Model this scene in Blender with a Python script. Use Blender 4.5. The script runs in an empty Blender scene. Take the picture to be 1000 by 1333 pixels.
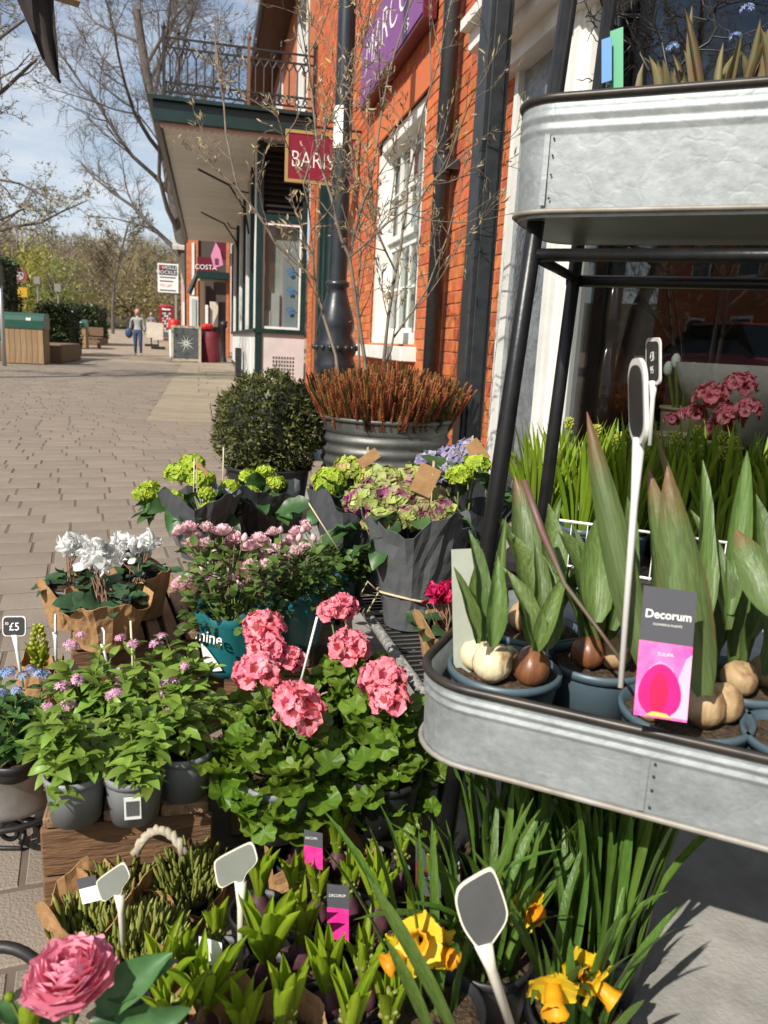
import bpy, math, random
import numpy as np
from mathutils import Vector, Matrix, Euler, Quaternion
rng = random.Random(7); npr = np.random.default_rng(7)
R = math.radians; PI = math.pi
sc = bpy.context.scene; col = sc.collection
# ---------------------------------------------------------------- camera (street runs along +Y, facade on the right at +X)
H = .85; PSI = R(13.1); TH = R(12.3); RO = R(2.9); FPX = 1000.
R0 = Vector((math.cos(PSI), -math.sin(PSI), 0)); f0 = Vector((math.sin(PSI), math.cos(PSI), 0)); ZV = Vector((0, 0, 1))
FW = f0*math.cos(TH) - ZV*math.sin(TH); U0 = f0*math.sin(TH) + ZV*math.cos(TH)
RT = R0*math.cos(RO) + U0*math.sin(RO); UP = U0*math.cos(RO) - R0*math.sin(RO)
cd = bpy.data.cameras.new('camera'); cam = bpy.data.objects.new('camera', cd); col.objects.link(cam)
cm = Matrix.Identity(4)
for i in range(3): cm[i][0], cm[i][1], cm[i][2] = RT[i], UP[i], -FW[i]
cm[2][3] = H; cam.matrix_world = cm
cd.sensor_fit = 'VERTICAL'; cd.sensor_height = 36; cd.lens = 27.0; cd.clip_start = .02; cd.clip_end = 2000
cd.dof.use_dof = True; cd.dof.focus_distance = 1.6; cd.dof.aperture_fstop = 9.0
sc.camera = cam
# ---------------------------------------------------------------- sky, sun, exposure
SUN_AZ = R(48); SUN_EL = R(41)            # the light travels towards +Y turned 48 degrees to +X
w = bpy.data.worlds.new('World'); sc.world = w; w.use_nodes = True
nt = w.node_tree; nt.nodes.clear(); N = nt.nodes.new; LK = nt.links.new
wo = N('ShaderNodeOutputWorld'); bg = N('ShaderNodeBackground'); bg.inputs[1].default_value = .095
sky = N('ShaderNodeTexSky'); sky.sky_type = 'NISHITA'; sky.sun_disc = False
sky.sun_elevation = SUN_EL; sky.sun_rotation = PI + SUN_AZ; sky.air_density = 1.0; sky.dust_density = .6; sky.ozone_density = 1.6
tc = N('ShaderNodeTexCoord'); mp = N('ShaderNodeMapping'); mp.inputs['Scale'].default_value = (1.5, 1.2, 4.5)
nz = N('ShaderNodeTexNoise'); nz.inputs['Scale'].default_value = 2.2; nz.inputs['Detail'].default_value = 7; nz.inputs['Roughness'].default_value = .62
cr = N('ShaderNodeValToRGB'); cr.color_ramp.elements[0].position = .36; cr.color_ramp.elements[1].position = .66
cr.color_ramp.elements[0].color = (.10, .10, .10, 1); cr.color_ramp.elements[1].color = (.85, .85, .85, 1)
mx = N('ShaderNodeMix'); mx.data_type = 'RGBA'; mx.inputs['B'].default_value = (7.6, 7.9, 8.3, 1)
LK(tc.outputs['Generated'], mp.inputs[0]); LK(mp.outputs[0], nz.inputs[0]); LK(nz.outputs[0], cr.inputs[0]); LK(cr.outputs[0], mx.inputs['Factor'])
LK(sky.outputs[0], mx.inputs['A']); LK(mx.outputs['Result'], bg.inputs[0]); LK(bg.outputs[0], wo.inputs[0])
sl = bpy.data.lights.new('sun', 'SUN'); sl.energy = 5.0; sl.angle = R(.53); sl.color = (1, .95, .86)
so = bpy.data.objects.new('sun', sl); col.objects.link(so); so.location = (-6, -6, 9)
LD = Vector((math.sin(SUN_AZ)*math.cos(SUN_EL), math.cos(SUN_AZ)*math.cos(SUN_EL), -math.sin(SUN_EL)))
so.rotation_euler = LD.to_track_quat('-Z', 'Y').to_euler()
sc.view_settings.view_transform = 'Standard'; sc.view_settings.look = 'None'; sc.view_settings.exposure = 0.34; sc.view_settings.gamma = 1
sc.render.engine = 'CYCLES'; sc.cycles.use_denoising = True; sc.cycles.max_bounces = 7; sc.cycles.diffuse_bounces = 4; sc.cycles.glossy_bounces = 3
sc.cycles.transmission_bounces = 4; sc.cycles.transparent_max_bounces = 10; sc.cycles.caustics_reflective = False; sc.cycles.caustics_refractive = False
sc.cycles.sample_clamp_indirect = 6
# ---------------------------------------------------------------- measuring helpers: a sight line of the photograph cut at a height, a depth or a plane of the street
def ray(px, py): return FW + RT*((px-500)/FPX) + UP*((666.5-py)/FPX)
def P(px, py, t): return ray(px, py)*t + Vector((0, 0, H))
def G(px, py, z=0.):
    d = ray(px, py); return d*((z-H)/d.z) + Vector((0, 0, H))
def PX(px, py, X):
    d = ray(px, py); return d*(X/d.x) + Vector((0, 0, H))
def PY(px, py, Y):
    d = ray(px, py); return d*(Y/d.y) + Vector((0, 0, H))
def proj(p):
    q = Vector(p) - Vector((0, 0, H)); z = q.dot(FW)
    return (500+FPX*q.dot(RT)/z, 666.5-FPX*q.dot(UP)/z, z) if z > .01 else (-9e9, -9e9, z)
# ---------------------------------------------------------------- mesh helpers
def org(o):
    v = Vector((0, 0, 0))
    while o is not None: v = v + o.location; o = o.parent
    return v
def link(name, data, parent=None, mat=None, loc=None):
    o = bpy.data.objects.new(name, data); col.objects.link(o)
    if parent is not None: o.parent = parent
    if loc is not None: o.location = loc
    if mat is not None and data is not None and not data.materials: data.materials.append(mat)
    return o
def tag(o, label=None, cat=None, group=None, kind=None):
    if label: o['label'] = label
    if cat: o['category'] = cat
    if group: o['group'] = group
    if kind: o['kind'] = kind
    return o
def thing(name, label, cat, loc=(0, 0, 0), group=None):
    o = bpy.data.objects.new(name, None); o.empty_display_size = .1; col.objects.link(o); o.location = loc
    return tag(o, label, cat, group)
def frame_of(d):
    d = Vector(d).normalized(); a = Vector((0, 0, 1)) if abs(d.z) < .9 else Vector((1, 0, 0))
    s = d.cross(a).normalized(); return s, s.cross(d).normalized() * -1
class MB:
    def __init__(s): s.v = []; s.f = []; s.m = []; s.r = []
    def add(s, V, F, mi=0, rnd=0.):
        o = len(s.v); s.v.extend(tuple(p) for p in V)
        for f in F: s.f.append(tuple(i+o for i in f)); s.m.append(mi); s.r.append(rnd)
        return s
    def box(s, lo, hi, mi=0, rnd=0., bev=0.):
        x0, y0, z0 = lo; x1, y1, z1 = hi
        if bev:
            b = bev; P8 = []
            for (X, Y, Z) in ((x0, y0, z0), (x1, y0, z0), (x1, y1, z0), (x0, y1, z0), (x0, y0, z1), (x1, y0, z1), (x1, y1, z1), (x0, y1, z1)):
                sx = b if X == x0 else -b; sy = b if Y == y0 else -b; sz = b if Z == z0 else -b
                P8 += [(X, Y+sy, Z+sz), (X+sx, Y, Z+sz), (X+sx, Y+sy, Z)]
            c = lambda i, k: i*3+k
            F = [(c(0,2), c(3,2), c(2,2), c(1,2)), (c(4,2), c(5,2), c(6,2), c(7,2)), (c(0,1), c(1,1), c(5,1), c(4,1)), (c(2,1), c(3,1), c(7,1), c(6,1)), (c(1,0), c(2,0), c(6,0), c(5,0)), (c(3,0), c(0,0), c(4,0), c(7,0))]
            for i, j in ((0, 1), (2, 3), (4, 5), (6, 7)): F.append((c(i,1), c(j,1), c(j,2), c(i,2)))
            for i, j in ((1, 2), (3, 0), (5, 6), (7, 4)): F.append((c(i,0), c(j,0), c(j,2), c(i,2)))
            for i, j in ((0, 4), (1, 5), (2, 6), (3, 7)): F.append((c(i,0), c(j,0), c(j,1), c(i,1)))
            for i in range(8): F.append((c(i,0), c(i,1), c(i,2)))
            return s.add(P8, F, mi, rnd)
        V = [(x0,y0,z0),(x1,y0,z0),(x1,y1,z0),(x0,y1,z0),(x0,y0,z1),(x1,y0,z1),(x1,y1,z1),(x0,y1,z1)]
        return s.add(V, [(0,3,2,1),(4,5,6,7),(0,1,5,4),(1,2,6,5),(2,3,7,6),(3,0,4,7)], mi, rnd)
    def obox(s, c, ax, ay, az, mi=0, rnd=0.):         # box from a centre and three half-axis vectors
        c, ax, ay, az = map(Vector, (c, ax, ay, az))
        V = [c+ax*i+ay*j+az*k for k in (-1, 1) for (i, j) in ((-1,-1),(1,-1),(1,1),(-1,1))]
        return s.add(V, [(0,3,2,1),(4,5,6,7),(0,1,5,4),(1,2,6,5),(2,3,7,6),(3,0,4,7)], mi, rnd)
    def tube(s, pts, rad, n=8, mi=0, rnd=0., cap=True):
        pts = [Vector(p) for p in pts]; k = len(pts)
        if not hasattr(rad, '__len__'): rad = [rad]*k
        V = []; u = None
        for i, p in enumerate(pts):
            d = (pts[min(i+1, k-1)] - pts[max(i-1, 0)])
            d = d.normalized() if d.length > 1e-9 else Vector((0, 0, 1))
            if u is None: u, _ = frame_of(d)
            u = (u - d*u.dot(d)); u = u.normalized() if u.length > 1e-6 else frame_of(d)[0]
            q = d.cross(u)
            for j in range(n):
                a = 2*PI*j/n; V.append(p + (u*math.cos(a) + q*math.sin(a))*rad[i])
        F = [(i*n+j, i*n+(j+1) % n, (i+1)*n+(j+1) % n, (i+1)*n+j) for i in range(k-1) for j in range(n)]
        if cap: F += [tuple(range(n-1, -1, -1)), tuple((k-1)*n+j for j in range(n))]
        return s.add(V, F, mi, rnd)
    def lathe(s, prof, n=24, c=(0, 0, 0), mi=0, rnd=0., wob=None, sx=1., sy=1., rot=0.):
        V = []
        for (r, z) in prof:
            for j in range(n):
                a = 2*PI*j/n + rot; q = r*(wob(a, z) if wob else 1)
                V.append((c[0]+q*math.cos(a)*sx, c[1]+q*math.sin(a)*sy, c[2]+z))
        F = [(i*n+j, i*n+(j+1) % n, (i+1)*n+(j+1) % n, (i+1)*n+j) for i in range(len(prof)-1) for j in range(n)]
        return s.add(V, F, mi, rnd)
    def sphere(s, c, r, n=10, m=6, mi=0, rnd=0., sq=(1, 1, 1)):
        return s.add([(c[0]+r*sq[0]*math.sin(PI*i/m)*math.cos(2*PI*j/n), c[1]+r*sq[1]*math.sin(PI*i/m)*math.sin(2*PI*j/n), c[2]+r*sq[2]*math.cos(PI*i/m)) for i in range(m+1) for j in range(n)],
                     [((i+1)*n+j, (i+1)*n+(j+1) % n, i*n+(j+1) % n, i*n+j) for i in range(m) for j in range(n)], mi, rnd)
    def mesh(s, name, mats=None, smooth=False, off=None):
        me = bpy.data.meshes.new(name); V = s.v
        if off is not None: V = [(x-off[0], y-off[1], z-off[2]) for x, y, z in V]
        me.from_pydata(V, [], s.f)
        if mats is not None:
            for m in (mats if isinstance(mats, (list, tuple)) else [mats]): me.materials.append(m)
        me.polygons.foreach_set('material_index', s.m)
        if smooth: me.polygons.foreach_set('use_smooth', [True]*len(s.f))
        if any(s.r):
            at = me.attributes.new('rnd', 'FLOAT', 'FACE'); at.data.foreach_set('value', s.r)
        me.update(); return me
    def build(s, name, mats, parent=None, smooth=False, local=False, loc=None):   # vertices in world metres unless local
        off = None
        if not local: off = (org(parent) if parent is not None else Vector((0, 0, 0))) + (Vector(loc) if loc is not None else Vector((0, 0, 0)))
        return link(name, s.mesh(name, mats, smooth, off), parent, None, loc)
def np_mesh(name, V, F, mat, rnd=None, smooth=True):
    me = bpy.data.meshes.new(name); k = F.shape[1]
    me.vertices.add(len(V)); me.vertices.foreach_set('co', np.ascontiguousarray(V, dtype=np.float32).ravel())
    me.loops.add(F.size); me.loops.foreach_set('vertex_index', np.ascontiguousarray(F, dtype=np.int32).ravel())
    me.polygons.add(len(F)); me.polygons.foreach_set('loop_start', np.arange(0, F.size, k, dtype=np.int32))
    me.polygons.foreach_set('use_smooth', np.full(len(F), smooth))
    if mat is not None: me.materials.append(mat)
    if rnd is not None:
        at = me.attributes.new('rnd', 'FLOAT', 'FACE'); at.data.foreach_set('value', np.ascontiguousarray(rnd, dtype=np.float32))
    me.update(calc_edges=True); return me
def stamp(tv, tf, mats, rnd=None):                 # one template under many 4x4 matrices
    tv = np.asarray(tv, float); tf = np.asarray(tf, int); A = np.asarray(mats, float); n = len(A)
    V = np.einsum('nij,vj->nvi', A[:, :3, :3], tv) + A[:, None, :3, 3]
    F = tf[None] + (np.arange(n)*len(tv))[:, None, None]
    if rnd is None: rnd = npr.random(n)
    return V.reshape(-1, 3), F.reshape(-1, tf.shape[1]), np.repeat(rnd, len(tf))
def joined(parts):
    o = 0; Vs = []; Fs = []; Rs = []
    for V, F, r in parts: Vs.append(V); Fs.append(F+o); Rs.append(r); o += len(V)
    return np.concatenate(Vs), np.concatenate(Fs), np.concatenate(Rs)
def mat4(loc, d, roll=0., s=1., up=None):         # +Y of the template along d, +Z as near to up as it goes
    d = Vector(d).normalized(); up = Vector(up) if up is not None else ZV
    x = d.cross(up); x = x.normalized() if x.length > 1e-5 else Vector((1, 0, 0)); z = x.cross(d)
    m = Matrix(((x.x, d.x, z.x, 0), (x.y, d.y, z.y, 0), (x.z, d.z, z.z, 0), (0, 0, 0, 1)))
    if roll: m = m @ Matrix.Rotation(roll, 4, 'Y')
    m = m @ (Matrix.Diagonal((s, s, s, 1)) if not hasattr(s, '__len__') else Matrix.Diagonal((*s, 1)))
    m.translation = Vector(loc); return m
# ---------------------------------------------------------------- materials
_M = {}
def mat(name, c, rough=.6, metal=0., c2=None, scale=8., detail=5., bump=0., bscale=None, spec=.5, stretch=(1, 1, 1), rand=0., coat=0., lo=.35, hi=.65, emit=0., coord='Object', trans=0.):
    if name in _M: return _M[name]
    m = bpy.data.materials.new(name); m.use_nodes = True; nt = m.node_tree; b = nt.nodes['Principled BSDF']; N = nt.nodes.new; L = nt.links.new
    b.inputs['Roughness'].default_value = rough; b.inputs['Metallic'].default_value = metal; b.inputs['Specular IOR Level'].default_value = spec
    b.inputs['Base Color'].default_value = (*c, 1); b.inputs['Coat Weight'].default_value = coat
    if emit: b.inputs['Emission Color'].default_value = (*c, 1); b.inputs['Emission Strength'].default_value = emit
    src = None
    if c2 is not None or bump:
        tc = N('ShaderNodeTexCoord'); mp = N('ShaderNodeMapping'); mp.inputs['Scale'].default_value = stretch; L(tc.outputs[coord], mp.inputs[0])
    if c2 is not None:
        nz = N('ShaderNodeTexNoise'); nz.inputs['Scale'].default_value = scale; nz.inputs['Detail'].default_value = detail; nz.inputs['Roughness'].default_value = .65
        L(mp.outputs[0], nz.inputs[0]); cr = N('ShaderNodeValToRGB'); cr.color_ramp.elements[0].position = lo; cr.color_ramp.elements[1].position = hi
        cr.color_ramp.elements[0].color = (*c, 1); cr.color_ramp.elements[1].color = (*c2, 1); L(nz.outputs[0], cr.inputs[0]); src = cr.outputs[0]
    if rand:
        oi = N('ShaderNodeObjectInfo'); at = N('ShaderNodeAttribute'); at.attribute_name = 'rnd'
        ad = N('ShaderNodeMath'); L(oi.outputs['Random'], ad.inputs[0]); L(at.outputs['Fac'], ad.inputs[1]); fr = N('ShaderNodeMath'); fr.operation = 'FRACT'; L(ad.outputs[0], fr.inputs[0])
        mr = N('ShaderNodeMapRange'); mr.inputs['To Min'].default_value = 1-rand; mr.inputs['To Max'].default_value = 1+rand; L(fr.outputs[0], mr.inputs[0])
        hs = N('ShaderNodeHueSaturation'); L(mr.outputs[0], hs.inputs['Value'])
        m2 = N('ShaderNodeMapRange'); m2.inputs['To Min'].default_value = .5-rand*.05; m2.inputs['To Max'].default_value = .5+rand*.05; ml = N('ShaderNodeMath'); ml.operation = 'MULTIPLY'; ml.inputs[1].default_value = 7.31
        f2 = N('ShaderNodeMath'); f2.operation = 'FRACT'; L(fr.outputs[0], ml.inputs[0]); L(ml.outputs[0], f2.inputs[0]); L(f2.outputs[0], m2.inputs[0]); L(m2.outputs[0], hs.inputs['Hue'])
        if src is not None: L(src, hs.inputs['Color'])
        else: hs.inputs['Color'].default_value = (*c, 1)
        src = hs.outputs[0]
    if src is not None: L(src, b.inputs['Base Color'])
    if bump:
        bz = N('ShaderNodeTexNoise'); bz.inputs['Scale'].default_value = bscale or scale*3; bz.inputs['Detail'].default_value = 6; L(mp.outputs[0], bz.inputs[0])
        bp = N('ShaderNodeBump'); bp.inputs['Strength'].default_value = bump; bp.inputs['Distance'].default_value = .01; L(bz.outputs[0], bp.inputs['Height']); L(bp.outputs[0], b.inputs['Normal'])
    if trans:
        tr = N('ShaderNodeBsdfTranslucent'); ms = N('ShaderNodeMixShader'); ms.inputs[0].default_value = trans
        if src is not None: L(src, tr.inputs[0])
        else: tr.inputs[0].default_value = (*c, 1)
        out = nt.nodes['Material Output']; L(b.outputs[0], ms.inputs[1]); L(tr.outputs[0], ms.inputs[2]); L(ms.outputs[0], out.inputs[0])
    _M[name] = m; return m
def leafmat(name, c, c2, rough=.42, trans=.3, rand=.3, scale=25., tip=None, spec=.4, vein=0.):
    m = mat(name, c, rough, 0, c2, scale=scale, detail=3, spec=spec, rand=rand, trans=trans, stretch=(vein, 1, vein) if vein else (1, 1, 1), bump=.25 if vein else 0, bscale=scale)
    return m
def glass(name, tint=(.85, .9, .9), rough=.0, ior=1.5, boost=1.):
    m = bpy.data.materials.new(name); m.use_nodes = True; nt = m.node_tree; nt.nodes.clear(); N = nt.nodes.new; L = nt.links.new
    o = N('ShaderNodeOutputMaterial'); t = N('ShaderNodeBsdfTransparent'); t.inputs[0].default_value = (*tint, 1); g = N('ShaderNodeBsdfGlossy'); g.inputs['Roughness'].default_value = rough
    lw = N('ShaderNodeLayerWeight'); lw.inputs[0].default_value = .5; fr = N('ShaderNodeMath'); fr.operation = 'POWER'; fr.inputs[1].default_value = 5; L(lw.outputs['Facing'], fr.inputs[0])
    f1 = N('ShaderNodeMath'); f1.operation = 'MULTIPLY_ADD'; f1.inputs[1].default_value = .93; f1.inputs[2].default_value = .06 if ior > 1.3 else .015; L(fr.outputs[0], f1.inputs[0]); fr = f1; mu = N('ShaderNodeMath'); mu.operation = 'MULTIPLY'; mu.inputs[1].default_value = boost; mu.use_clamp = True
    L(fr.outputs[0], mu.inputs[0]); ms = N('ShaderNodeMixShader'); L(mu.outputs[0], ms.inputs[0]); L(t.outputs[0], ms.inputs[1]); L(g.outputs[0], ms.inputs[2]); L(ms.outputs[0], o.inputs[0]); return m
def text(name, body, size, parent, m, x, y, o, align='CENTER', sx=1., ext=.001, sp=1., wt=0.):      # flat lettering: x and y are its writing and upward directions
    cu = bpy.data.curves.new(name, 'FONT'); cu.body = body; cu.size = size; cu.align_x = align; cu.align_y = 'CENTER'; cu.extrude = ext; cu.space_character = sp; cu.offset = wt
    cu.resolution_u = 3; ob = link(name, cu, parent, m); x = Vector(x).normalized(); y = Vector(y).normalized(); z = x.cross(y)
    mm = Matrix(((x.x, y.x, z.x, 0), (x.y, y.y, z.y, 0), (x.z, y.z, z.z, 0), (0, 0, 0, 1))) @ Matrix.Diagonal((sx, 1, 1, 1)); mm.translation = Vector(o) - org(parent)
    ob.matrix_basis = mm; return ob
M_WHITE = mat('white_paint', (.78, .77, .73), .45, c2=(.66, .65, .6), scale=5, bump=.06, bscale=60)
M_BLACK = mat('black_paint', (.018, .02, .022), .32, c2=(.03, .033, .035), scale=20, bump=.05, bscale=120)
M_IRON = mat('black_iron', (.008, .008, .008), .5, c2=(.018, .014, .012), scale=30)
M_GREEN = mat('dark_green_paint', (.004, .020, .019), .35, c2=(.008, .030, .027), scale=6, bump=.04, bscale=80)
M_SOIL = mat('potting_soil', (.03, .018, .01), .95, c2=(.11, .065, .03), scale=90, bump=1., bscale=160)
M_KRAFT = mat('kraft_paper', (.47, .27, .12), .75, c2=(.38, .21, .09), scale=25, bump=.5, bscale=30, trans=.15)
M_SIGNWH = mat('sign_white', (.8, .79, .76), .5)
M_ZINC = mat('galvanised_zinc', (.42, .46, .48), .38, .85, (.62, .66, .68), scale=16, bump=.12, bscale=26, lo=.3, hi=.7)
# ================================================================ the ground
def zter(Y): return 0. if Y < 30 else .02*(Y-30) if Y < 80 else 1.0 + .004*(Y-80)
def ground():
    m = bpy.data.materials.new('block_paving'); m.use_nodes = True; nt = m.node_tree; b = nt.nodes['Principled BSDF']; N = nt.nodes.new; L = nt.links.new
    b.inputs['Roughness'].default_value = .85
    tc = N('ShaderNodeTexCoord'); bt = N('ShaderNodeTexBrick'); bt.inputs['Scale'].default_value = 1; bt.inputs['Brick Width'].default_value = .25; bt.inputs['Row Height'].default_value = .165; bt.inputs['Mortar Size'].default_value = .006
    bt.inputs['Color1'].default_value = (.30, .225, .155, 1); bt.inputs['Color2'].default_value = (.36, .275, .195, 1); bt.inputs['Mortar'].default_value = (.13, .095, .065, 1)
    L(tc.outputs['Object'], bt.inputs[0]); nz = N('ShaderNodeTexNoise'); nz.inputs['Scale'].default_value = 1.1; nz.inputs['Detail'].default_value = 8; L(tc.outputs['Object'], nz.inputs[0])
    mr = N('ShaderNodeMapRange'); mr.inputs['To Min'].default_value = .75; mr.inputs['To Max'].default_value = 1.2; L(nz.outputs[0], mr.inputs[0])
    hs = N('ShaderNodeHueSaturation'); L(bt.outputs[0], hs.inputs['Color']); L(mr.outputs[0], hs.inputs['Value']); L(hs.outputs[0], b.inputs['Base Color'])
    xs = [-400, -120, -40, -15, -6, -3, 0, 3, 8, 20, 60, 400]; ys = [-60, -8, 0, 4, 8, 14, 22, 30, 38, 46, 55, 65, 80, 110, 160, 300, 900]
    mb = MB(); nx = len(xs); mb.add([(x, y, zter(y)-.012) for y in ys for x in xs], [(j*nx+i, j*nx+i+1, (j+1)*nx+i+1, (j+1)*nx+i) for j in range(len(ys)-1) for i in range(nx-1)])
    g = mb.build('pavement', m); tag(g, 'tan block paving of the pedestrian street', None, kind='structure')
    return g
pavement = ground()
M_PAVER = mat('paver_stone', (.195, .160, .124), .85, c2=(.25, .207, .162), scale=3.2, bump=.4, bscale=210, rand=.09, coord='Object', detail=8)
M_FLAG = mat('sandstone_flag', (.32, .265, .19), .8, c2=(.25, .205, .145), scale=2.5, bump=.3, bscale=60, rand=.1)
M_CONC = mat('concrete_slab', (.34, .325, .30), .75, c2=(.20, .19, .17), scale=7, bump=.22, bscale=120, lo=.38, hi=.7, detail=9)
def chamf(L, D, h=.05, b=.002):        # a paver: top at z = 0
    V = []
    for (x, y, z) in ((L/2, D/2, -h), (L/2, D/2, -b), (L/2-b, D/2-b, 0)):
        V += [(-x, -y, z), (x, -y, z), (x, y, z), (-x, y, z)]
    F = [(i*4+j, i*4+(j+1) % 4, (i+1)*4+(j+1) % 4, (i+1)*4+j) for i in (0, 1) for j in range(4)] + [(8, 9, 10, 11)]
    return V, F
def pavers():
    e = (G(200, 648) - G(0, 652.5)); e.z = 0; e.normalize(); m = Vector((-e.y, e.x, 0))
    ang = math.atan2(e.y, e.x); D = .165; gap = .0105; cells = []
    for k in range(-8, 145):
        y0 = k*D; x = -9 + rng.random()*.3
        while x < 2.2:
            Lc = rng.choice((.165, .21, .25, .25, .30)); c = e*(x+Lc/2) + m*(y0+D/2)
            if c.x < 1.45 and not (c.x > .40 and c.y < 4.6) and not (-.62 < c.x and 7.95 < c.y < 27) and c.y < 23 and c.y > -.5 and c.x > -1.8-.45*max(c.y, 0):
                cells.append((c, Lc))
            x += Lc
    def score(c):
        px, py, z = proj(c)
        vis = -15 < px < 300 and 470 < py < 760 or -15 < px < 75 and 1010 < py < 1345
        return z if vis else 1e6+z
    cells.sort(key=lambda q: score(q[0])); meshes = {}
    for Lc in (.165, .21, .25, .30):
        mb = MB(); mb.add(*chamf(Lc-gap, D-gap)); meshes[Lc] = mb.mesh('paver', M_PAVER)
    big = MB()
    for i, (c, Lc) in enumerate(cells):
        rx, ry = rng.gauss(0, .004), rng.gauss(0, .004); dz = abs(rng.gauss(0, .0012)); M = Matrix.Rotation(ang + rng.gauss(0, .006), 4, 'Z') @ Matrix.Rotation(rx, 4, 'X') @ Matrix.Rotation(ry, 4, 'Y'); M.translation = (c.x, c.y, dz)
        if i < 300:
            o = link('paver', meshes[Lc], pavement); o.matrix_basis = M
        else:
            V, F = chamf(Lc-gap, D-gap); big.add([M @ Vector(v) for v in V], F, 0, rng.random())
    o = big.build('paver_field', M_PAVER, pavement); o['kind'] = 'stuff'
    mb = MB(); mb.add([(-9, -.6, -.0018), (1.45, -.6, -.0018), (1.45, 23, -.0018), (-9, 23, -.0018)], [(0, 1, 2, 3)]); mb.build('joint_sand', mat('joint_sand', (.105, .082, .062), .95, c2=(.15, .115, .088), scale=9), pavement)
pavers()
def flags():
    y = 7.95
    while y < 26.5:
        d = rng.choice((.55, .7, .85)); x = -.62 - .012*(y-8)
        while x < .74:
            w_ = min(rng.choice((.5, .65, .8)), .76-x)
            if w_ < .2: break
            mb = MB(); V, F = chamf(w_-.012, d-.014, .05, .005); mb.add(V, F)
            o = link('flagstone', mb.mesh('flagstone', M_FLAG), pavement, None, (x+w_/2, y+d/2, .004+rng.gauss(0, .002))); o.rotation_euler = (rng.gauss(0, .003), rng.gauss(0, .003), 0)
            x += w_
        y += d
flags()
for i, y in enumerate((-1.6, .42, 2.44)):
    mb = MB(); mb.box((.405, y, -.06), (1.44, y+2.0, .012), bev=.006); o = mb.build('concrete_slab', M_CONC, pavement, loc=(.9, y+1, 0))
# ================================================================ brick building on the right
XF = 1.5
M_BRICK = mat('orange_brick', (.56, .155, .046), .8, c2=(.44, .105, .034), scale=14, bump=.4, bscale=90, rand=.22)
M_MORTAR = mat('lime_mortar', (.47, .17, .075), .9, c2=(.38, .12, .05), scale=30)
def brickmat():
    m = bpy.data.materials.new('far_brickwork'); m.use_nodes = True; nt = m.node_tree; b = nt.nodes['Principled BSDF']; N = nt.nodes.new; L = nt.links.new
    b.inputs['Roughness'].default_value = .85; tc = N('ShaderNodeTexCoord'); sp = N('ShaderNodeSeparateXYZ'); cb = N('ShaderNodeCombineXYZ'); ad = N('ShaderNodeMath')
    L(tc.outputs['Object'], sp.inputs[0]); L(sp.outputs[0], ad.inputs[0]); L(sp.outputs[1], ad.inputs[1]); L(ad.outputs[0], cb.inputs[0]); L(sp.outputs[2], cb.inputs[1])
    bt = N('ShaderNodeTexBrick'); bt.inputs['Scale'].default_value = 1; bt.inputs['Brick Width'].default_value = .225; bt.inputs['Row Height'].default_value = .075; bt.inputs['Mortar Size'].default_value = .008
    bt.inputs['Color1'].default_value = (.54, .14, .045, 1); bt.inputs['Color2'].default_value = (.40, .09, .03, 1); bt.inputs['Mortar'].default_value = (.38, .2, .11, 1)
    L(cb.outputs[0], bt.inputs[0]); L(bt.outputs[0], b.inputs['Base Color']); return m
M_FARBRICK = brickmat()
bb = thing('brick_building', 'orange brick building with white sash window and purple wall sign', 'building', (1.8, 8, 0))
WY0, WY1, WZ0, WZ1 = 5.74, 7.42, .86, 2.62
def wall_hole(mb, X0, X1, Y0, Y1, Z0, Z1, holes):       # slab with rectangular openings (y0, y1, z0, z1)
    ys = sorted({Y0, Y1, *[h[0] for h in holes], *[h[1] for h in holes]}); zs = sorted({Z0, Z1, *[h[2] for h in holes], *[h[3] for h in holes]})
    for a, b_ in zip(ys, ys[1:]):
        for c, d in zip(zs, zs[1:]):
            if not any(h[0] <= a and b_ <= h[1] and h[2] <= c and d <= h[3] for h in holes): mb.box((X0, a, c), (X1, b_, d))
mb = MB(); wall_hole(mb, XF+.004, XF+.30, 3.99, 12.5, 0, 6.8, [(WY0, WY1, WZ0, WZ1), (8.95, 11.9, 0, 3.3)]); mb.build('wall', M_MORTAR, bb)
def bricks():
    cells = []
    for k in range(0, 91):
        z0 = k*.075; y = 3.99 + (0 if k % 2 else -.1125); j = 0
        while y < 12.5:
            Lb = .215 if (j+k) % 2 == 0 else .1025; a, b_ = max(y, 3.99), min(y+Lb, 12.5); zc = z0+.0375; yc = (a+b_)/2; y += Lb+.01; j += 1
            for (h0, h1, z1, z2) in ((WY0, WY1, WZ0, WZ1), (8.95, 11.9, 0, 3.3)):
                if z0 < z2 and z0+.065 > z1:
                    if a < h1 and b_ > h0:
                        if a < h0-.03: b_ = h0
                        elif b_ > h1+.03: a = h1
                        else: a = b_
            if b_-a > .03: cells.append((a, b_, z0, z0+.065))
    def score(q):
        px, py, z = proj((XF, (q[0]+q[1])/2, q[2]))
        return z if 440 < px < 650 and 0 < py < 480 and q[3] < 3.2 else 1e6+z
    cells.sort(key=score); big = MB(); cache = {}
    for i, (a, b_, z0, z1) in enumerate(cells):
        dx = rng.gauss(0, .0013)
        if i < 300:
            key = round(b_-a, 3)
            if key not in cache: m_ = MB(); m_.box((-.0065, -key/2, -.0325), (.016, key/2, .0325), bev=.002); cache[key] = m_.mesh('brick', M_BRICK)
            o = link('brick', cache[key], bb, None, Vector((XF+.006+dx, (a+b_)/2, (z0+z1)/2)) - bb.location)
        else: big.box((XF-.0005+dx, a, z0), (XF+.012, b_, z1), 0, rng.random())
    o = big.build('brickwork', M_BRICK, bb); o['kind'] = 'stuff'
bricks()
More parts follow.
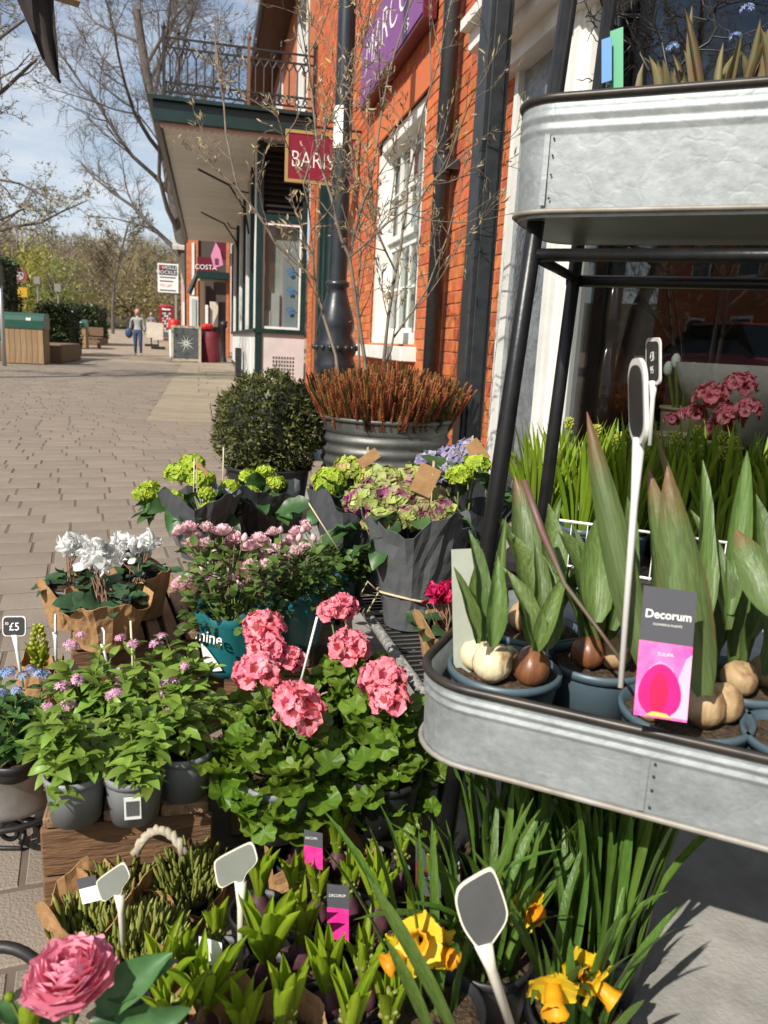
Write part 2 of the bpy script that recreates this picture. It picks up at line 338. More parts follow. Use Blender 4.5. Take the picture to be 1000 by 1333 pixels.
# sash window with white surround
wn = MB(); wn.box((XF+.02, WY0, WZ0), (XF+.20, WY0+.11, WZ1)); wn.box((XF+.02, WY1-.11, WZ0), (XF+.20, WY1, WZ1)); wn.box((XF+.02, WY0, WZ1-.10), (XF+.20, WY1, WZ1-.002)); wn.box((XF+.05, WY0+.11, WZ0), (XF+.2, WY1-.11, WZ0+.09))
win = wn.build('window', M_WHITE, bb)
ml = WZ0+.09+(WZ1-WZ0-.19)/2
for (y0, y1, z0, z1, n) in ((WY0+.11, WY1-.11, ml+.012, WZ1-.10, 0), (WY0+.11, WY1-.11, WZ0+.09, ml-.012, 1)):
    xo = XF+.10+.035*n; s = MB(); s.box((xo, y0, z0), (xo+.04, y0+.05, z1)); s.box((xo, y1-.05, z0), (xo+.04, y1, z1)); s.box((xo, y0+.05, z1-.045), (xo+.04, y1-.05, z1)); s.box((xo, y0+.05, z0), (xo+.04, y1-.05, z0+.045))
    for k in (1, 2, 3): yy = y0+.05+(y1-y0-.1)*k/4; s.box((xo+.005, yy-.012, z0+.045), (xo+.035, yy+.012, z1-.045))
    zz = (z0+z1)/2; s.box((xo+.007, y0+.05, zz-.012), (xo+.033, y1-.05, zz+.012)); s.build('sash', M_WHITE, win)
M_PANE = glass('window_pane', (.8, .84, .84)); g = MB(); g.box((XF+.152, WY0+.13, WZ0+.1), (XF+.156, WY1-.13, WZ1-.12)); g.build('pane', M_PANE, win)
mb = MB(); mb.box((XF+.22, WY0+.05, WZ0+.05), (XF+.235, WY1-.05, WZ1-.1)); mb.build('blind', mat('linen_blind', (.80, .79, .74), .8, c2=(.72, .71, .66), scale=3), win)
mb = MB(); mb.box((XF-.12, WY0-.08, WZ0-.13), (XF+.05, WY1+.08, WZ0-.02), bev=.006); mb.build('sill', M_WHITE, bb)
mb = MB(); mb.add([(XF-.014, WY0-.1, WZ1), (XF-.014, WY1+.1, WZ1), (XF-.014, WY1+.16, WZ1+.22), (XF-.014, WY0-.16, WZ1+.22), (XF+.1, WY0-.1, WZ1), (XF+.1, WY1+.1, WZ1), (XF+.1, WY1+.16, WZ1+.22), (XF+.1, WY0-.16, WZ1+.22)], [(0,3,2,1),(4,5,6,7),(0,1,5,4),(1,2,6,5),(2,3,7,6),(3,0,4,7)])
M_LINT = mat('brick_arch', (.50, .12, .04), .8, c2=(.6, .16, .05), scale=20, stretch=(1, 9, 1)); mb.build('lintel', M_LINT, bb)
# upper storey further along, eaves
mb = MB(); wall_hole(mb, XF+.004, XF+.3, 12.5, 26, 3.9, 6.8, [(13.4, 14.7, 4.5, 6.3), (18, 19.3, 4.5, 6.3)]); mb.build('upper_wall', M_FARBRICK, bb)
for y in (13.4, 18.):
    s = MB(); s.box((XF-.02, y-.14, 4.42), (XF+.12, y+.1, 6.34)); s.box((XF-.02, y+1.2, 4.42), (XF+.12, y+1.44, 6.34)); s.box((XF-.02, y+.1, 6.2), (XF+.12, y+1.2, 6.34)); s.box((XF-.05, y+.1, 4.42), (XF+.12, y+1.2, 4.54)); s.box((XF+.04, y+.1, 5.35), (XF+.08, y+1.2, 5.42)); u = s.build('upper_window', M_WHITE, bb)
    g = MB(); g.box((XF+.09, y+.1, 4.55), (XF+.1, y+1.2, 6.2)); g.build('pane', mat('dark_pane', (.03, .035, .04), .08), u)
M_EAVE = mat('brown_eaves', (.12, .06, .035), .7, c2=(.16, .085, .05), scale=4, stretch=(1, .2, 1))
mb = MB(); mb.box((.98, 4, 6.82), (XF+.3, 23, 6.9)); mb.build('eaves', M_EAVE, bb)
mb = MB(); mb.tube([(.93, 4, 6.86), (.93, 23, 6.86)], .06, 8); mb.build('gutter', M_BLACK, bb)
mb = MB(); mb.add([(.9, 4, 6.9), (.9, 23, 6.9), (5, 23, 9.8), (5, 4, 9.8), (.9, 4, 7.0), (.9, 23, 7.0), (5, 23, 9.9), (5, 4, 9.9)], [(0,3,2,1),(4,5,6,7),(0,1,5,4),(1,2,6,5),(2,3,7,6),(3,0,4,7)]); mb.build('roof', mat('clay_roof', (.2, .07, .04), .8), bb)
# drainpipe
dp = thing('drainpipe', 'black cast iron drainpipe on the orange brick wall', 'pipe', (XF-.09, 4.93, 0))
mb = MB(); mb.tube([(XF-.09, 4.93, 0), (XF-.09, 4.93, 6.7)], .052, 14); mb.build('pipe', M_BLACK, dp, True)
for z in (.5, 1.95, 3.6): mb = MB(); mb.tube([(XF-.09, 4.93, z-.05), (XF-.09, 4.93, z+.05)], .064, 14); mb.box((XF-.09, 4.85, z-.03), (XF-.006, 5.01, z+.03)); mb.build('collar', M_BLACK, dp)
# purple wall sign
M_PURPLE = mat('purple_sign', (.20, .055, .22), .4, c2=(.23, .07, .25), scale=3); M_MAROON = mat('maroon_edge', (.10, .008, .015), .4)
ps = thing('shop_sign', 'purple wall sign with white script lettering above the sash window', 'sign', (XF-.06, 6.7, 3))
mb = MB(); mb.box((XF-.11, 5.55, 3.0), (XF-.02, 7.8, 3.62)); mb.build('side_board', M_MAROON, ps)
mb = MB(); mb.box((XF-.118, 5.57, 3.03), (XF-.1105, 7.78, 3.60)); mb.build('face_panel', M_PURPLE, ps)
text('lettering', 'MARCO', .40, ps, M_SIGNWH, (0, -1, 0), (0, 0, 1), (XF-.121, 6.75, 3.36), sx=1.15, wt=-.006)
text('small_lettering', 'es', .16, ps, M_SIGNWH, (0, -1, 0), (0, 0, 1), (XF-.121, 6.0, 3.11))
# doorway boards behind the lamp post
mb = MB(); mb.box((XF+.05, 8.95, 0), (XF+.12, 11.9, 3.3)); dr = mb.build('door', M_GREEN, bb)
for k in range(6): y = 9.0+k*.48; mb = MB(); mb.box((XF+.02, y, .15), (XF+.049, y+.06, 3.2)); mb.build('door_rail', M_GREEN, dr)
# ================================================================ canopied shop with paw prints
cs = thing('canopy_shop', 'dark green and white shopfront with paw print window under a canopy', 'shop', (1.1, 16, 0))
YB = 12.62; M_PINK = mat('pinkish_white_paint', (.62, .55, .53), .5, c2=(.54, .47, .45), scale=4); M_DARK = mat('dark_louvre', (.012, .011, .01), .5); M_TEALG = mat('shop_glass', (.03, .05, .05), .06)
mb = MB(); mb.box((.80, YB, 0), (XF-.02, YB+.06, .93)); sr = mb.build('stall_riser', M_PINK, cs)
vent = MB()
for i in range(8):
    for j in range(7): vent.box((.98+i*.045, YB-.006, .18+j*.06), (.98+i*.045+.026, YB-.001, .18+j*.06+.036))
vent.build('vent_grille', mat('vent_dark', (.10, .09, .085), .7), sr)['kind'] = 'stuff'
mb = MB(); mb.box((.70, YB-.05, .93), (XF-.02, YB+.1, 1.0)); mb.build('window_ledge', M_GREEN, cs)
for x0, x1 in ((.70, .80), (1.40, 1.48)): mb = MB(); mb.box((x0, YB-.03, 0 if x0 < 1 else 1.0), (x1, YB+.08, .925 if x0 < 0 else 3.75)); mb.build('corner_post', M_GREEN, cs)
mb = MB(); mb.box((.80, YB, 2.6), (1.40, YB+.06, 2.72)); mb.build('transom', M_GREEN, cs)
for k in range(11): mb = MB(); z = 2.74+k*.09; mb.add([(.8, YB+.0, z), (1.4, YB+.0, z), (1.4, YB+.06, z+.07), (.8, YB+.06, z+.07), (.8, YB+.01, z-.01), (1.4, YB+.01, z-.01), (1.4, YB+.07, z+.06), (.8, YB+.07, z+.06)], [(0,1,2,3),(7,6,5,4),(0,4,5,1),(2,6,7,3),(0,3,7,4),(1,5,6,2)]); mb.build('louvre', M_DARK, cs)
mb = MB(); mb.box((.8, YB+.075, 2.7), (1.4, YB+.08, 3.75)); mb.build('louvre_back', M_DARK, cs)
f = MB(); f.box((.80, YB+.01, 1.0), (.83, YB+.05, 2.6)); f.box((1.37, YB+.01, 1.0), (1.40, YB+.05, 2.6)); f.box((.83, YB+.01, 1.0), (1.37, YB+.05, 1.04)); f.box((.83, YB+.01, 2.56), (1.37, YB+.05, 2.6)); sw = f.build('shop_window', M_WHITE, cs)
g = MB(); g.box((.83, YB+.028, 1.04), (1.37, YB+.032, 2.56)); g.build('pane', M_PANE, sw)
mb = MB(); mb.box((.8, YB+.16, 1.0), (1.45, YB+.18, 2.6)); mb.build('display_back', mat('display_cream', (.66, .62, .54), .7, c2=(.5, .48, .42), scale=2), sw)
mb = MB(); mb.box((.95, YB+.09, 1.0), (1.08, YB+.15, 1.55)); mb.box((.84, YB+.08, 1.0), (.945, YB+.15, 1.28)); mb.build('display_cabinet', M_WHITE, sw)
mb = MB(); mb.box((1.12, YB+.06, 1.04), (1.36, YB+.065, 2.1)); mb.build('poster', mat('poster_grey', (.42, .45, .46), .6), sw)
M_PAW = mat('paw_blue', (.03, .13, .30), .5)
for k, z in enumerate((1.86, 1.57, 1.27)):
    pw = MB(); c = (1.25, z)
    for (dx, dz, r) in ((0, 0, .042), (-.055, .045, .017), (-.022, .072, .019), (.02, .072, .019), (.055, .045, .017)):
        n = 10; pw.add([(c[0]+dx+r*math.cos(2*PI*j/n), YB+.0265, c[1]+dz+r*.9*math.sin(2*PI*j/n)) for j in range(n)], [tuple(range(n))])
    pw.build('paw_print', M_PAW, sw)
# street side of the bay
XB = .74
for k, (y0, y1, m_) in enumerate(((12.72, 13.05, M_WHITE), (14.3, 14.6, M_GREEN), (15.6, 16.1, M_WHITE), (17.4, 17.75, M_GREEN), (19., 19.6, M_WHITE), (21.6, 22, M_GREEN), (23.6, 24.3, M_WHITE), (26, 26.5, M_GREEN))):
    mb = MB(); mb.box((XB-.05, y0, 1.0), (XB+.1, y1, 3.7)); mb.build('pilaster', m_, cs)
mb = MB(); mb.box((XB, 12.75, 0), (XB+.1, 26.6, .93)); b2 = mb.build('stall_riser', M_WHITE, cs)
for k in range(9): y = 13+k*1.5; mb = MB(); mb.box((XB-.02, y, .12), (XB-.001, y+1.25, .85)); mb.build('panel', M_WHITE, b2)
mb = MB(); mb.box((XB-.03, 12.75, 0), (XB+.0, 26.6, .1)); mb.build('plinth', M_GREEN, cs)
mb = MB(); mb.box((XB-.06, 12.75, .93), (XB+.12, 26.6, 1.0)); mb.build('window_ledge', M_GREEN, cs)
mb = MB(); mb.box((XB+.03, 12.8, 1.0), (XB+.05, 26.5, 3.7)); mb.build('side_glass', M_TEALG, cs)
mb = MB(); mb.box((XB-.2, 17.0, .02), (XB-.08, 17.5, .62), bev=.01); tag(mb.build('wall_bin', M_BLACK), 'small black box standing against the white shopfront base', 'bin')
# canopy
M_SOFF = mat('soffit_boards', (.90, .885, .85), .6, c2=(.82, .80, .75), scale=2.5, rand=.05)
cp = thing('shop_canopy', 'deep shop canopy with pale boarded underside and dark green edge', 'canopy', (.4, 19, 3.8))
YC0, YC1, XC = 12.0, 26.8, -.74
sb = MB(); sb.box((XC+.06, -.245, -.02), (XF-.02, .245, .02), bev=.004); me = sb.mesh('soffit_board', M_SOFF)
for k in range(29): o = link('soffit_board', me, cp, None, (-.4, YC0+.3+k*.5-19, .02)); o.rotation_euler.y = rng.gauss(0, .001)
mb = MB(); mb.box((XC-.03, YC0-.02, 3.72), (XF-.01, YC0+.06, 3.98), bev=.008); mb.build('fascia', M_GREEN, cp)
mb = MB(); mb.box((XC-.03, YC0+.07, 3.72), (XC+.05, YC1, 3.98), bev=.008); mb.build('fascia', M_GREEN, cp)
mb = MB(); mb.box((XC-.1, YC0-.1, 3.98), (XF-.01, YC1, 4.03)); mb.build('deck', M_GREEN, cp)
st = MB()
for k in range(23): st.tube([(XC+.1+k*.095, YC0+.07, 3.70), (XC+.1+k*.095, YC0+.085, 3.70)], .05, 12)
st.build('scalloped_trim', mat('pale_pink_trim', (.55, .42, .38), .6), cp)
for y in (15, 20): 
    mb = MB(); mb.tube([(XB-.05, y, 2.7), (XB-.12, y, 3.1), (XB-.4, y, 3.5), (XB-.95, y, 3.72)], .02, 6); mb.tube([(XB-.05, y, 3.4), (XB-.25, y, 3.42), (XB-.33, y, 3.55)], .015, 6); mb.build('bracket', M_IRON, cp)
# iron railing on the canopy
rl = thing('balcony_railing', 'black wrought iron balcony railing with gothic arches on the canopy edge', 'railing', (.4, YC0+.05, 4.03))
YR = YC0+.05; RX0, RX1 = -.62, XF-.04
for z in (4.12, 4.24, 4.68, 4.80): mb = MB(); mb.box((RX0, YR-.01, z-.013), (RX1, YR+.01, z+.013)); mb.build('rail', M_IRON, rl)
mb = MB(); mb.tube([(0, 0, 0), (0, 0, .33)], .013, 6); 
for s in (-1, 1): mb.tube([(0, 0, .33), (s*.035, 0, .38), (s*.058, 0, .44)], .012, 5)
bar = mb.mesh('bar', M_IRON)
dm = MB()
for a in range(4): dm.tube([(.032*math.cos(a*PI/2+t*PI/2)*(.75 if 0 < t < 1 else 1), 0, .045*math.sin(a*PI/2+t*PI/2)*(.75 if 0 < t < 1 else 1)) for t in (0, .5, 1)], .011, 5)
dia = dm.mesh('diamond', M_IRON)
fn = MB(); fn.lathe([(.004, 0), (.008, .03), (.022, .06), (.01, .085), (.014, .1), (.003, .14)], 8); fin = fn.mesh('finial', M_IRON)
k = 0; x = RX0+.08
while x < RX1-.04:
    link('bar', bar, rl, None, (x-.4, 0, 4.24-4.03)); link('diamond', dia, rl, None, (x-.4, 0, 4.18-4.03))
    if k % 2 == 0: link('diamond', dia, rl, None, (x-.4, 0, 4.74-4.03))
    if k % 3 == 1: link('finial', fin, rl, None, (x-.4, 0, 4.81-4.03))
    x += .117; k += 1
for x in (RX0, .53, RX1): mb = MB(); mb.box((x-.022, YR-.022, 4.03), (x+.022, YR+.022, 4.9)); mb.lathe([(.03, 4.9), (.035, 4.93), (.006, 5.0)], 8, (x, YR, 0)); mb.build('post', M_EAVE if x == .53 else M_IRON, rl)
# hanging sign
M_RED = mat('burgundy_sign', (.19, .006, .022), .4, c2=(.22, .008, .028), scale=5); M_GOLD = mat('gold_frame', (.42, .28, .10), .45, .3)
YS = 8.3; a = PY(372, 165, YS); b_ = PY(372, 235, YS); hx0 = a.x; hz1, hz0 = a.z-.02, b_.z-.01; hx1 = XF-.03
hs = thing('hanging_sign', 'burgundy hanging sign with gold frame and white BARIST lettering', 'sign', (1.1, YS, hz1))
mb = MB(); mb.box((hx0+.03, YS-.012, hz0+.03), (hx1-.03, YS+.012, hz1-.03)); mb.build('board', M_RED, hs)
mb = MB(); mb.box((hx0, YS-.02, hz0), (hx0+.03, YS+.02, hz1)); mb.box((hx1-.03, YS-.02, hz0), (hx1, YS+.02, hz1)); mb.box((hx0+.03, YS-.02, hz1-.03), (hx1-.03, YS+.02, hz1)); mb.box((hx0+.03, YS-.02, hz0), (hx1-.03, YS+.02, hz0+.03)); mb.build('frame', M_GOLD, hs)
text('lettering', 'BARISTA', .22, hs, M_SIGNWH, (1, 0, 0), (0, 0, 1), (hx0+.055, YS-.014, (hz0+hz1)/2-.03), 'LEFT', sx=.78, wt=-.0035)
mb = MB(); mb.tube([(hx0+.05, YS, hz1+.05), (XF, YS, hz1+.05)], .013, 6); mb.tube([(hx0+.1, YS, hz1), (hx0+.1, YS, hz1+.05)], .006, 5); mb.tube([(hx1-.1, YS, hz1), (hx1-.1, YS, hz1+.05)], .006, 5); mb.build('bracket', M_IRON, hs)
# ================================================================ flower shop front
fs = thing('flower_shop', 'white and grey shopfront with large display window behind the flower stands', 'shop', (1.6, 2, 0))
M_GREYP = mat('grey_shop_paint', (.34, .36, .36), .45, c2=(.28, .30, .30), scale=5)
mb = MB()
for y0_, y1_, xx_ in ((3.13, 3.17, .02), (3.17, 3.20, .035), (3.20, 3.25, .05), (3.25, 3.28, .03), (3.28, 3.33, .05), (3.33, 3.36, .035), (3.36, 3.40, .02)): mb.box((XF-xx_, y0_, 0), (XF+.04, y1_, 2.2))
mb.build('fluted_pilaster', M_WHITE, fs)
mb = MB(); mb.box((XF+.02, 3.401, .0), (XF+.06, 3.934, 2.2)); mb.build('side_light', mat('hammered_glass', (.30, .33, .35), .12, .3, (.16, .18, .2), scale=18, bump=.5, bscale=40), fs)
mb = MB(); mb.box((XF-.012, 3.935, 0), (XF+.035, 3.985, 2.2)); mb.build('white_jamb', M_WHITE, fs)
mb = MB(); mb.box((XF-.02, -2, 0), (XF+.1, 3.13, .40)); mb.box((XF-.06, -2, .40), (XF+.1, 3.13, .44), bev=.006); mb.build('stall_riser', M_GREYP, fs)
co = MB()
for (x, z0, z1) in ((1.42, 2.2, 2.28), (1.34, 2.28, 2.33), (1.29, 2.33, 2.42), (1.24, 2.42, 2.47)): co.box((x, -2, z0), (XF+.1, 4.17, z1))
co.build('cornice', M_WHITE, fs)
mb = MB(); mb.box((XF-.03, -2, 2.47), (XF+.1, 4.17, 3.6)); mb.build('fascia', M_WHITE, fs)
M_SHOPGL = glass('shopfront_glass', (.72, .75, .75), 0, 1.5, 1.3)
mb = MB(); mb.box((XF+.02, -2, .44), (XF+.026, 3.13, 2.2)); mb.build('pane', M_SHOPGL, fs)
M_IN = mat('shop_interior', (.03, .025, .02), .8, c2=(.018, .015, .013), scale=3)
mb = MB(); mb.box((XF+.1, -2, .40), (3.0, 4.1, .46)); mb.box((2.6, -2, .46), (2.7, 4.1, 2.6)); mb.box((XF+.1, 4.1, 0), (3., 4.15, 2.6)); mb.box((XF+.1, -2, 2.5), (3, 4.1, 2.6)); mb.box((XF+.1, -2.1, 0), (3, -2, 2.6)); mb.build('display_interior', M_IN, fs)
# square black post in front of the shop
bp = thing('canopy_post', 'black moulded square post between brick wall and flower shop window', 'post', (1.2, 3.47, 0))
mb = MB(); mb.box((1.14, 3.42, 0), (1.25, 3.54, 4.5), bev=.008); mb.build('shaft', M_BLACK, bp)
mb = MB(); mb.box((1.165, 3.405, .3), (1.225, 3.419, 4.5), bev=.003); mb.build('moulding', M_BLACK, bp)
mb = MB(); mb.box((1.11, 3.39, 0), (1.28, 3.57, .3), bev=.01); mb.build('plinth', M_BLACK, bp)
# lamp post
lp0 = PY(437, 440, 5.6); LPX, LPY = lp0.x, lp0.y
lp = thing('lamp_post', 'dark cast iron lamp post with bell shaped base and white sticker', 'lamp post', (LPX, LPY, 0))
M_LAMP = mat('lamp_post_paint', (.012, .016, .021), .32, c2=(.02, .025, .03), scale=12, bump=.05, bscale=60)
mb = MB(); mb.lathe([(.16, 0), (.16, .08), (.125, .12), (.12, .55), (.13, .6), (.145, .66), (.15, .70), (.13, .74), (.15, .78), (.15, .84), (.12, .9), (.135, .95), (.13, 1.0), (.10, 1.10), (.075, 1.18), (.068, 1.22), (.085, 1.235), (.085, 1.26), (.066, 1.275)], 24, (LPX, LPY, 0)); mb.build('bell_base', M_LAMP, lp, True)
mb = MB(); mb.lathe([(.066, 1.27), (.060, 3), (.055, 5.2)], 20, (LPX, LPY, 0)); mb.build('shaft', M_LAMP, lp, True)
mb = MB(); mb.sphere((0, 0, 0), .021, 8, 5); bos = mb.mesh('boss', M_LAMP, True)
for k in range(16): a = 2*PI*k/16; link('boss', bos, lp, None, (.15*math.cos(a), .15*math.sin(a), .81))
mb = MB(); mb.lathe([(.05, 5.2), (.14, 5.3), (.2, 5.75), (.22, 5.8), (.05, 6.0), (.02, 6.1)], 8, (LPX, LPY, 0)); mb.build('lantern', M_LAMP, lp)
zs = [PY(446, y, LPY).z for y in (195, 140)]; sk = MB(); n = 8
sk.add([(LPX+.0655*math.cos(a), LPY+.0655*math.sin(a), z) for z in zs for a in [PI*1.03+i*PI*.42/n for i in range(n+1)]], [(i, i+1, n+2+i, n+1+i) for i in range(n)]); sk.build('sticker', mat('white_sticker', (.8, .79, .75), .5), lp)
# ================================================================ far side of the street: shops, street furniture
cf = thing('cafe_building', 'narrow cafe with dark red COSTA sign and green awning edge', 'shop', (0, 31, 0))
YF = 31.
def pb(nm, x0, y0, x1, y1, Y, m, par, dy=.2, dep=0.):      # a board facing the camera, between two sight lines at distance Y
    a = PY(x0, y1, Y); b_ = PY(x1, y0, Y); mb = MB(); mb.box((a.x, Y-dep, max(a.z, 0)), (b_.x, Y+dy, b_.z)); return mb.build(nm, m, par)
M_CREAM = mat('cream_render', (.62, .55, .46), .7, c2=(.5, .44, .36), scale=2); M_MAR = mat('maroon_sign', (.12, .006, .02), .4)
pb('brick_wall', 243, 300, 258, 440, YF+.5, M_FARBRICK, cf, .4)
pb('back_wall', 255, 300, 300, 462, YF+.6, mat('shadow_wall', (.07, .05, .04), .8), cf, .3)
pb('white_strip', 250, 316, 253, 384, YF+.45, M_WHITE, cf, .04)
pb('door_frame', 247, 386, 258, 430, YF+.3, M_WHITE, cf, .1); pb('door_pane', 249.5, 389, 255, 428, YF+.25, mat('pale_pane', (.4, .45, .42), .2), cf, .03)
pb('white_panel', 273, 393, 284, 425, YF+.3, M_CREAM, cf, .1); pb('pillar', 260, 362, 266, 425, YF+.2, mat('brown_post', (.16, .1, .06), .7), cf, .2); pb('white_post', 267, 397, 271, 425, YF+.15, M_WHITE, cf, .1)
pb('wall_end', 294, 308, 299, 465, YF-.5, M_FARBRICK, cf, .3)
a = pb('sign_board', 257, 336, 284, 353, YF, M_MAR, cf, .06); c = PY(268, 348, YF)
text('lettering', 'COSTA', .25, cf, M_SIGNWH, (1, 0, 0), (0, 0, 1), (c.x+.0, YF-.02, c.z))
pb('upper_sign', 281, 311, 296, 337, YF+.1, M_MAR, cf, .06)
aw = MB(); p0, p1 = PY(256, 358, YF-.6), PY(298, 347, YF-.6)
aw.box((p0.x, YF-.9, p0.z-.1), (p1.x, YF-.3, p0.z+.14)); aw.build('awning_edge', M_GREEN, cf)
q0, q1 = PY(246, 382, YF-.7), PY(256, 358, YF-.7); aw = MB(); aw.tube([(q0.x, YF-.6, q0.z), (q1.x, YF-.6, q1.z)], .10, 6); aw.build('awning_arm', M_GREEN, cf)
pb('shop_beam', 256, 360, 298, 365, YF-.2, M_CREAM, cf, .1)
fl = thing('pink_flag', 'pink flag with a dark emblem hanging beside the cafe sign', 'flag', PY(284, 318, 29.))
FY = 29.; c4 = [PY(x, y, FY) for x, y in ((281, 315), (286.5, 325), (290.5, 345), (278.5, 349), (274.5, 333))]
mb = MB(); mb.add([*c4, *[p+Vector((0, .03, 0)) for p in c4]], [(0, 1, 2, 3, 4), (9, 8, 7, 6, 5)]+[(i, i+5, (i+1) % 5+5, (i+1) % 5) for i in range(5)]); mb.build('cloth', mat('pink_cloth', (.62, .22, .36), .7), fl)
e = PY(282, 340, FY-.02); mb = MB(); mb.box((e.x-.06, FY-.022, e.z-.1), (e.x+.06, FY-.012, e.z+.1)); mb.build('emblem', mat('dark_emblem', (.12, .03, .06), .6), fl)
mb = MB(); mb.tube([PY(281, 313, FY), PY(293, 338, FY+.4)], .02, 6); mb.build('staff', M_IRON, fl)
fh = thing('pale_house', 'tall pale pink and brick house beyond the cafe', 'house', (-.9, 38, 0))
a = PY(236, 430, 38); b_ = PY(246, 320, 38); zt = PY(240, 322, 38).z
mb = MB(); mb.box((a.x, 38, .1), (b_.x+3, 44, zt)); mb.build('wall', mat('pink_render', (.6, .42, .35), .8, c2=(.5, .34, .28), scale=2), fh)
mb = MB(); mb.add([(a.x-.35, 37.6, zt-.15), (b_.x+3, 37.6, zt-.15), (b_.x+3, 41, zt+2.6), (a.x-.35, 41, zt+2.6), (a.x-.35, 37.6, zt), (b_.x+3, 37.6, zt), (b_.x+3, 41, zt+2.8), (a.x-.35, 41, zt+2.8)], [(0,3,2,1),(4,5,6,7),(0,1,5,4),(1,2,6,5),(2,3,7,6),(3,0,4,7)]); mb.build('roof', mat('roof_edge', (.45, .42, .38), .7), fh)
for z in (1.2, 3.2): mb = MB(); mb.box((a.x+.08, 37.96, z), (a.x+.3, 37.999, z+1.1)); mb.build('window', M_WHITE, fh)
wl = thing('street_lamp', 'slim black lamp column in front of the pale house', 'lamp post', PY(242.5, 455, 33.))
p = PY(242.5, 455, 33.); mb = MB(); mb.lathe([(.11, 0), (.11, .8), (.06, .9), (.05, 5)], 10, (p.x, 33., 0)); mb.build('column', M_IRON, wl)
# to-let board
tb = thing('estate_board', 'white agent board on a post with dark HOLLIS HOCKLEY heading', 'sign', PY(231, 452, 34.)); YL = 34.
a = PY(205.5, 380, YL); b_ = PY(232, 344, YL)
mb = MB(); mb.box((a.x, YL, a.z), (b_.x, YL+.04, b_.z)); mb.build('board', M_SIGNWH, tb)
mb = MB(); mb.box((a.x+.05, YL-.012, b_.z-.45), (b_.x-.05, YL-.002, b_.z-.06)); mb.build('heading', mat('charcoal_print', (.03, .03, .04), .5), tb)
mb = MB(); mb.box((a.x+.08, YL-.02, b_.z-.22), (a.x+.2, YL-.013, b_.z-.09)); mb.build('logo', mat('logo_red', (.4, .02, .03), .5), tb)
cx = (a.x+b_.x)/2; M_INK = mat('ink_grey', (.12, .12, .13), .6); M_REDINK = mat('ink_red', (.55, .04, .03), .6)
text('lettering', 'HOLLIS', .2, tb, M_SIGNWH, (1, 0, 0), (0, 0, 1), (cx+.1, YL-.016, b_.z-.16)); text('lettering', 'HOCKLEY', .2, tb, M_SIGNWH, (1, 0, 0), (0, 0, 1), (cx, YL-.016, b_.z-.35))
text('lettering', 'TO LET', .15, tb, M_REDINK, (1, 0, 0), (0, 0, 1), (cx-.08, YL-.006, a.z+.27))
for dz in (.09, .45, .60):
    mb = MB(); mb.box((a.x+.08, YL-.008, a.z+dz-.025), (b_.x-.1-.1*(dz == .45), YL-.002, a.z+dz+.025)); mb.build('print_line', M_INK, tb)
mb = MB(); q = PY(229, 420, YL); mb.box((q.x-.04, YL+.05, 0), (q.x+.04, YL+.12, b_.z)); mb.build('post', mat('grey_wood_post', (.3, .27, .22), .8), tb)
# telephone box
M_PHONE = mat('phone_box_red', (.30, .012, .018), .4, c2=(.24, .008, .012), scale=3); YT = 51.
a = PY(208.5, 441, YT); b_ = PY(225.5, 397, YT); hw = (b_.x-a.x)/2; tcx = (a.x+b_.x)/2; zb = zter(YT); zt = b_.z
tb2 = thing('telephone_box', 'red telephone box with domed top beside the agent board', 'telephone box', (tcx, YT, zb))
mb = MB(); mb.box((tcx-hw, YT-hw, zb), (tcx+hw, YT+hw, zb+.12)); mb.build('plinth', M_PHONE, tb2)
mb = MB()
for sx in (-1, 1):
    for sy in (-1, 1): mb.box((tcx+sx*hw*.86-.07, YT+sy*hw*.86-.07, zb+.12), (tcx+sx*hw*.86+.07, YT+sy*hw*.86+.07, zt-.35))
mb.build('corner_posts', M_PHONE, tb2)
mb = MB(); mb.box((tcx-hw, YT-hw, zt-.4), (tcx+hw, YT+hw, zt-.16)); mb.lathe([(hw*1.3, zt-.16), (hw*1.1, zt-.06), (hw*.6, zt), (0.01, zt+.02)], 16, (tcx, YT, 0)); mb.build('dome_roof', M_PHONE, tb2)
mb = MB(); mb.box((tcx-hw*.6, YT-hw-.015, zt-.34), (tcx+hw*.6, YT-hw-.004, zt-.22)); mb.build('name_panel', M_SIGNWH, tb2)
mb = MB(); mb.box((tcx-hw*.75, YT-hw*.82, zb+.15), (tcx+hw*.75, YT+hw*.8, zt-.4)); mb.build('glazing', mat('phone_glass', (.12, .10, .10), .15), tb2)
for i in range(4):
    for j in range(8): 
        if i < 3 or j < 8: mb = MB(); zz = zb+.5+(zt-zb-.95)*j/8; xx = tcx-hw*.68+i*hw*.35; mb.box((xx, YT-hw*.9, zz), (xx+hw*.28, YT-hw*.84, zz+(zt-zb-.95)/8*.8)); mb.build('window_pane', mat('phone_pane', (.5, .5, .48), .2) if (i+j) % 3 else M_PHONE, tb2)
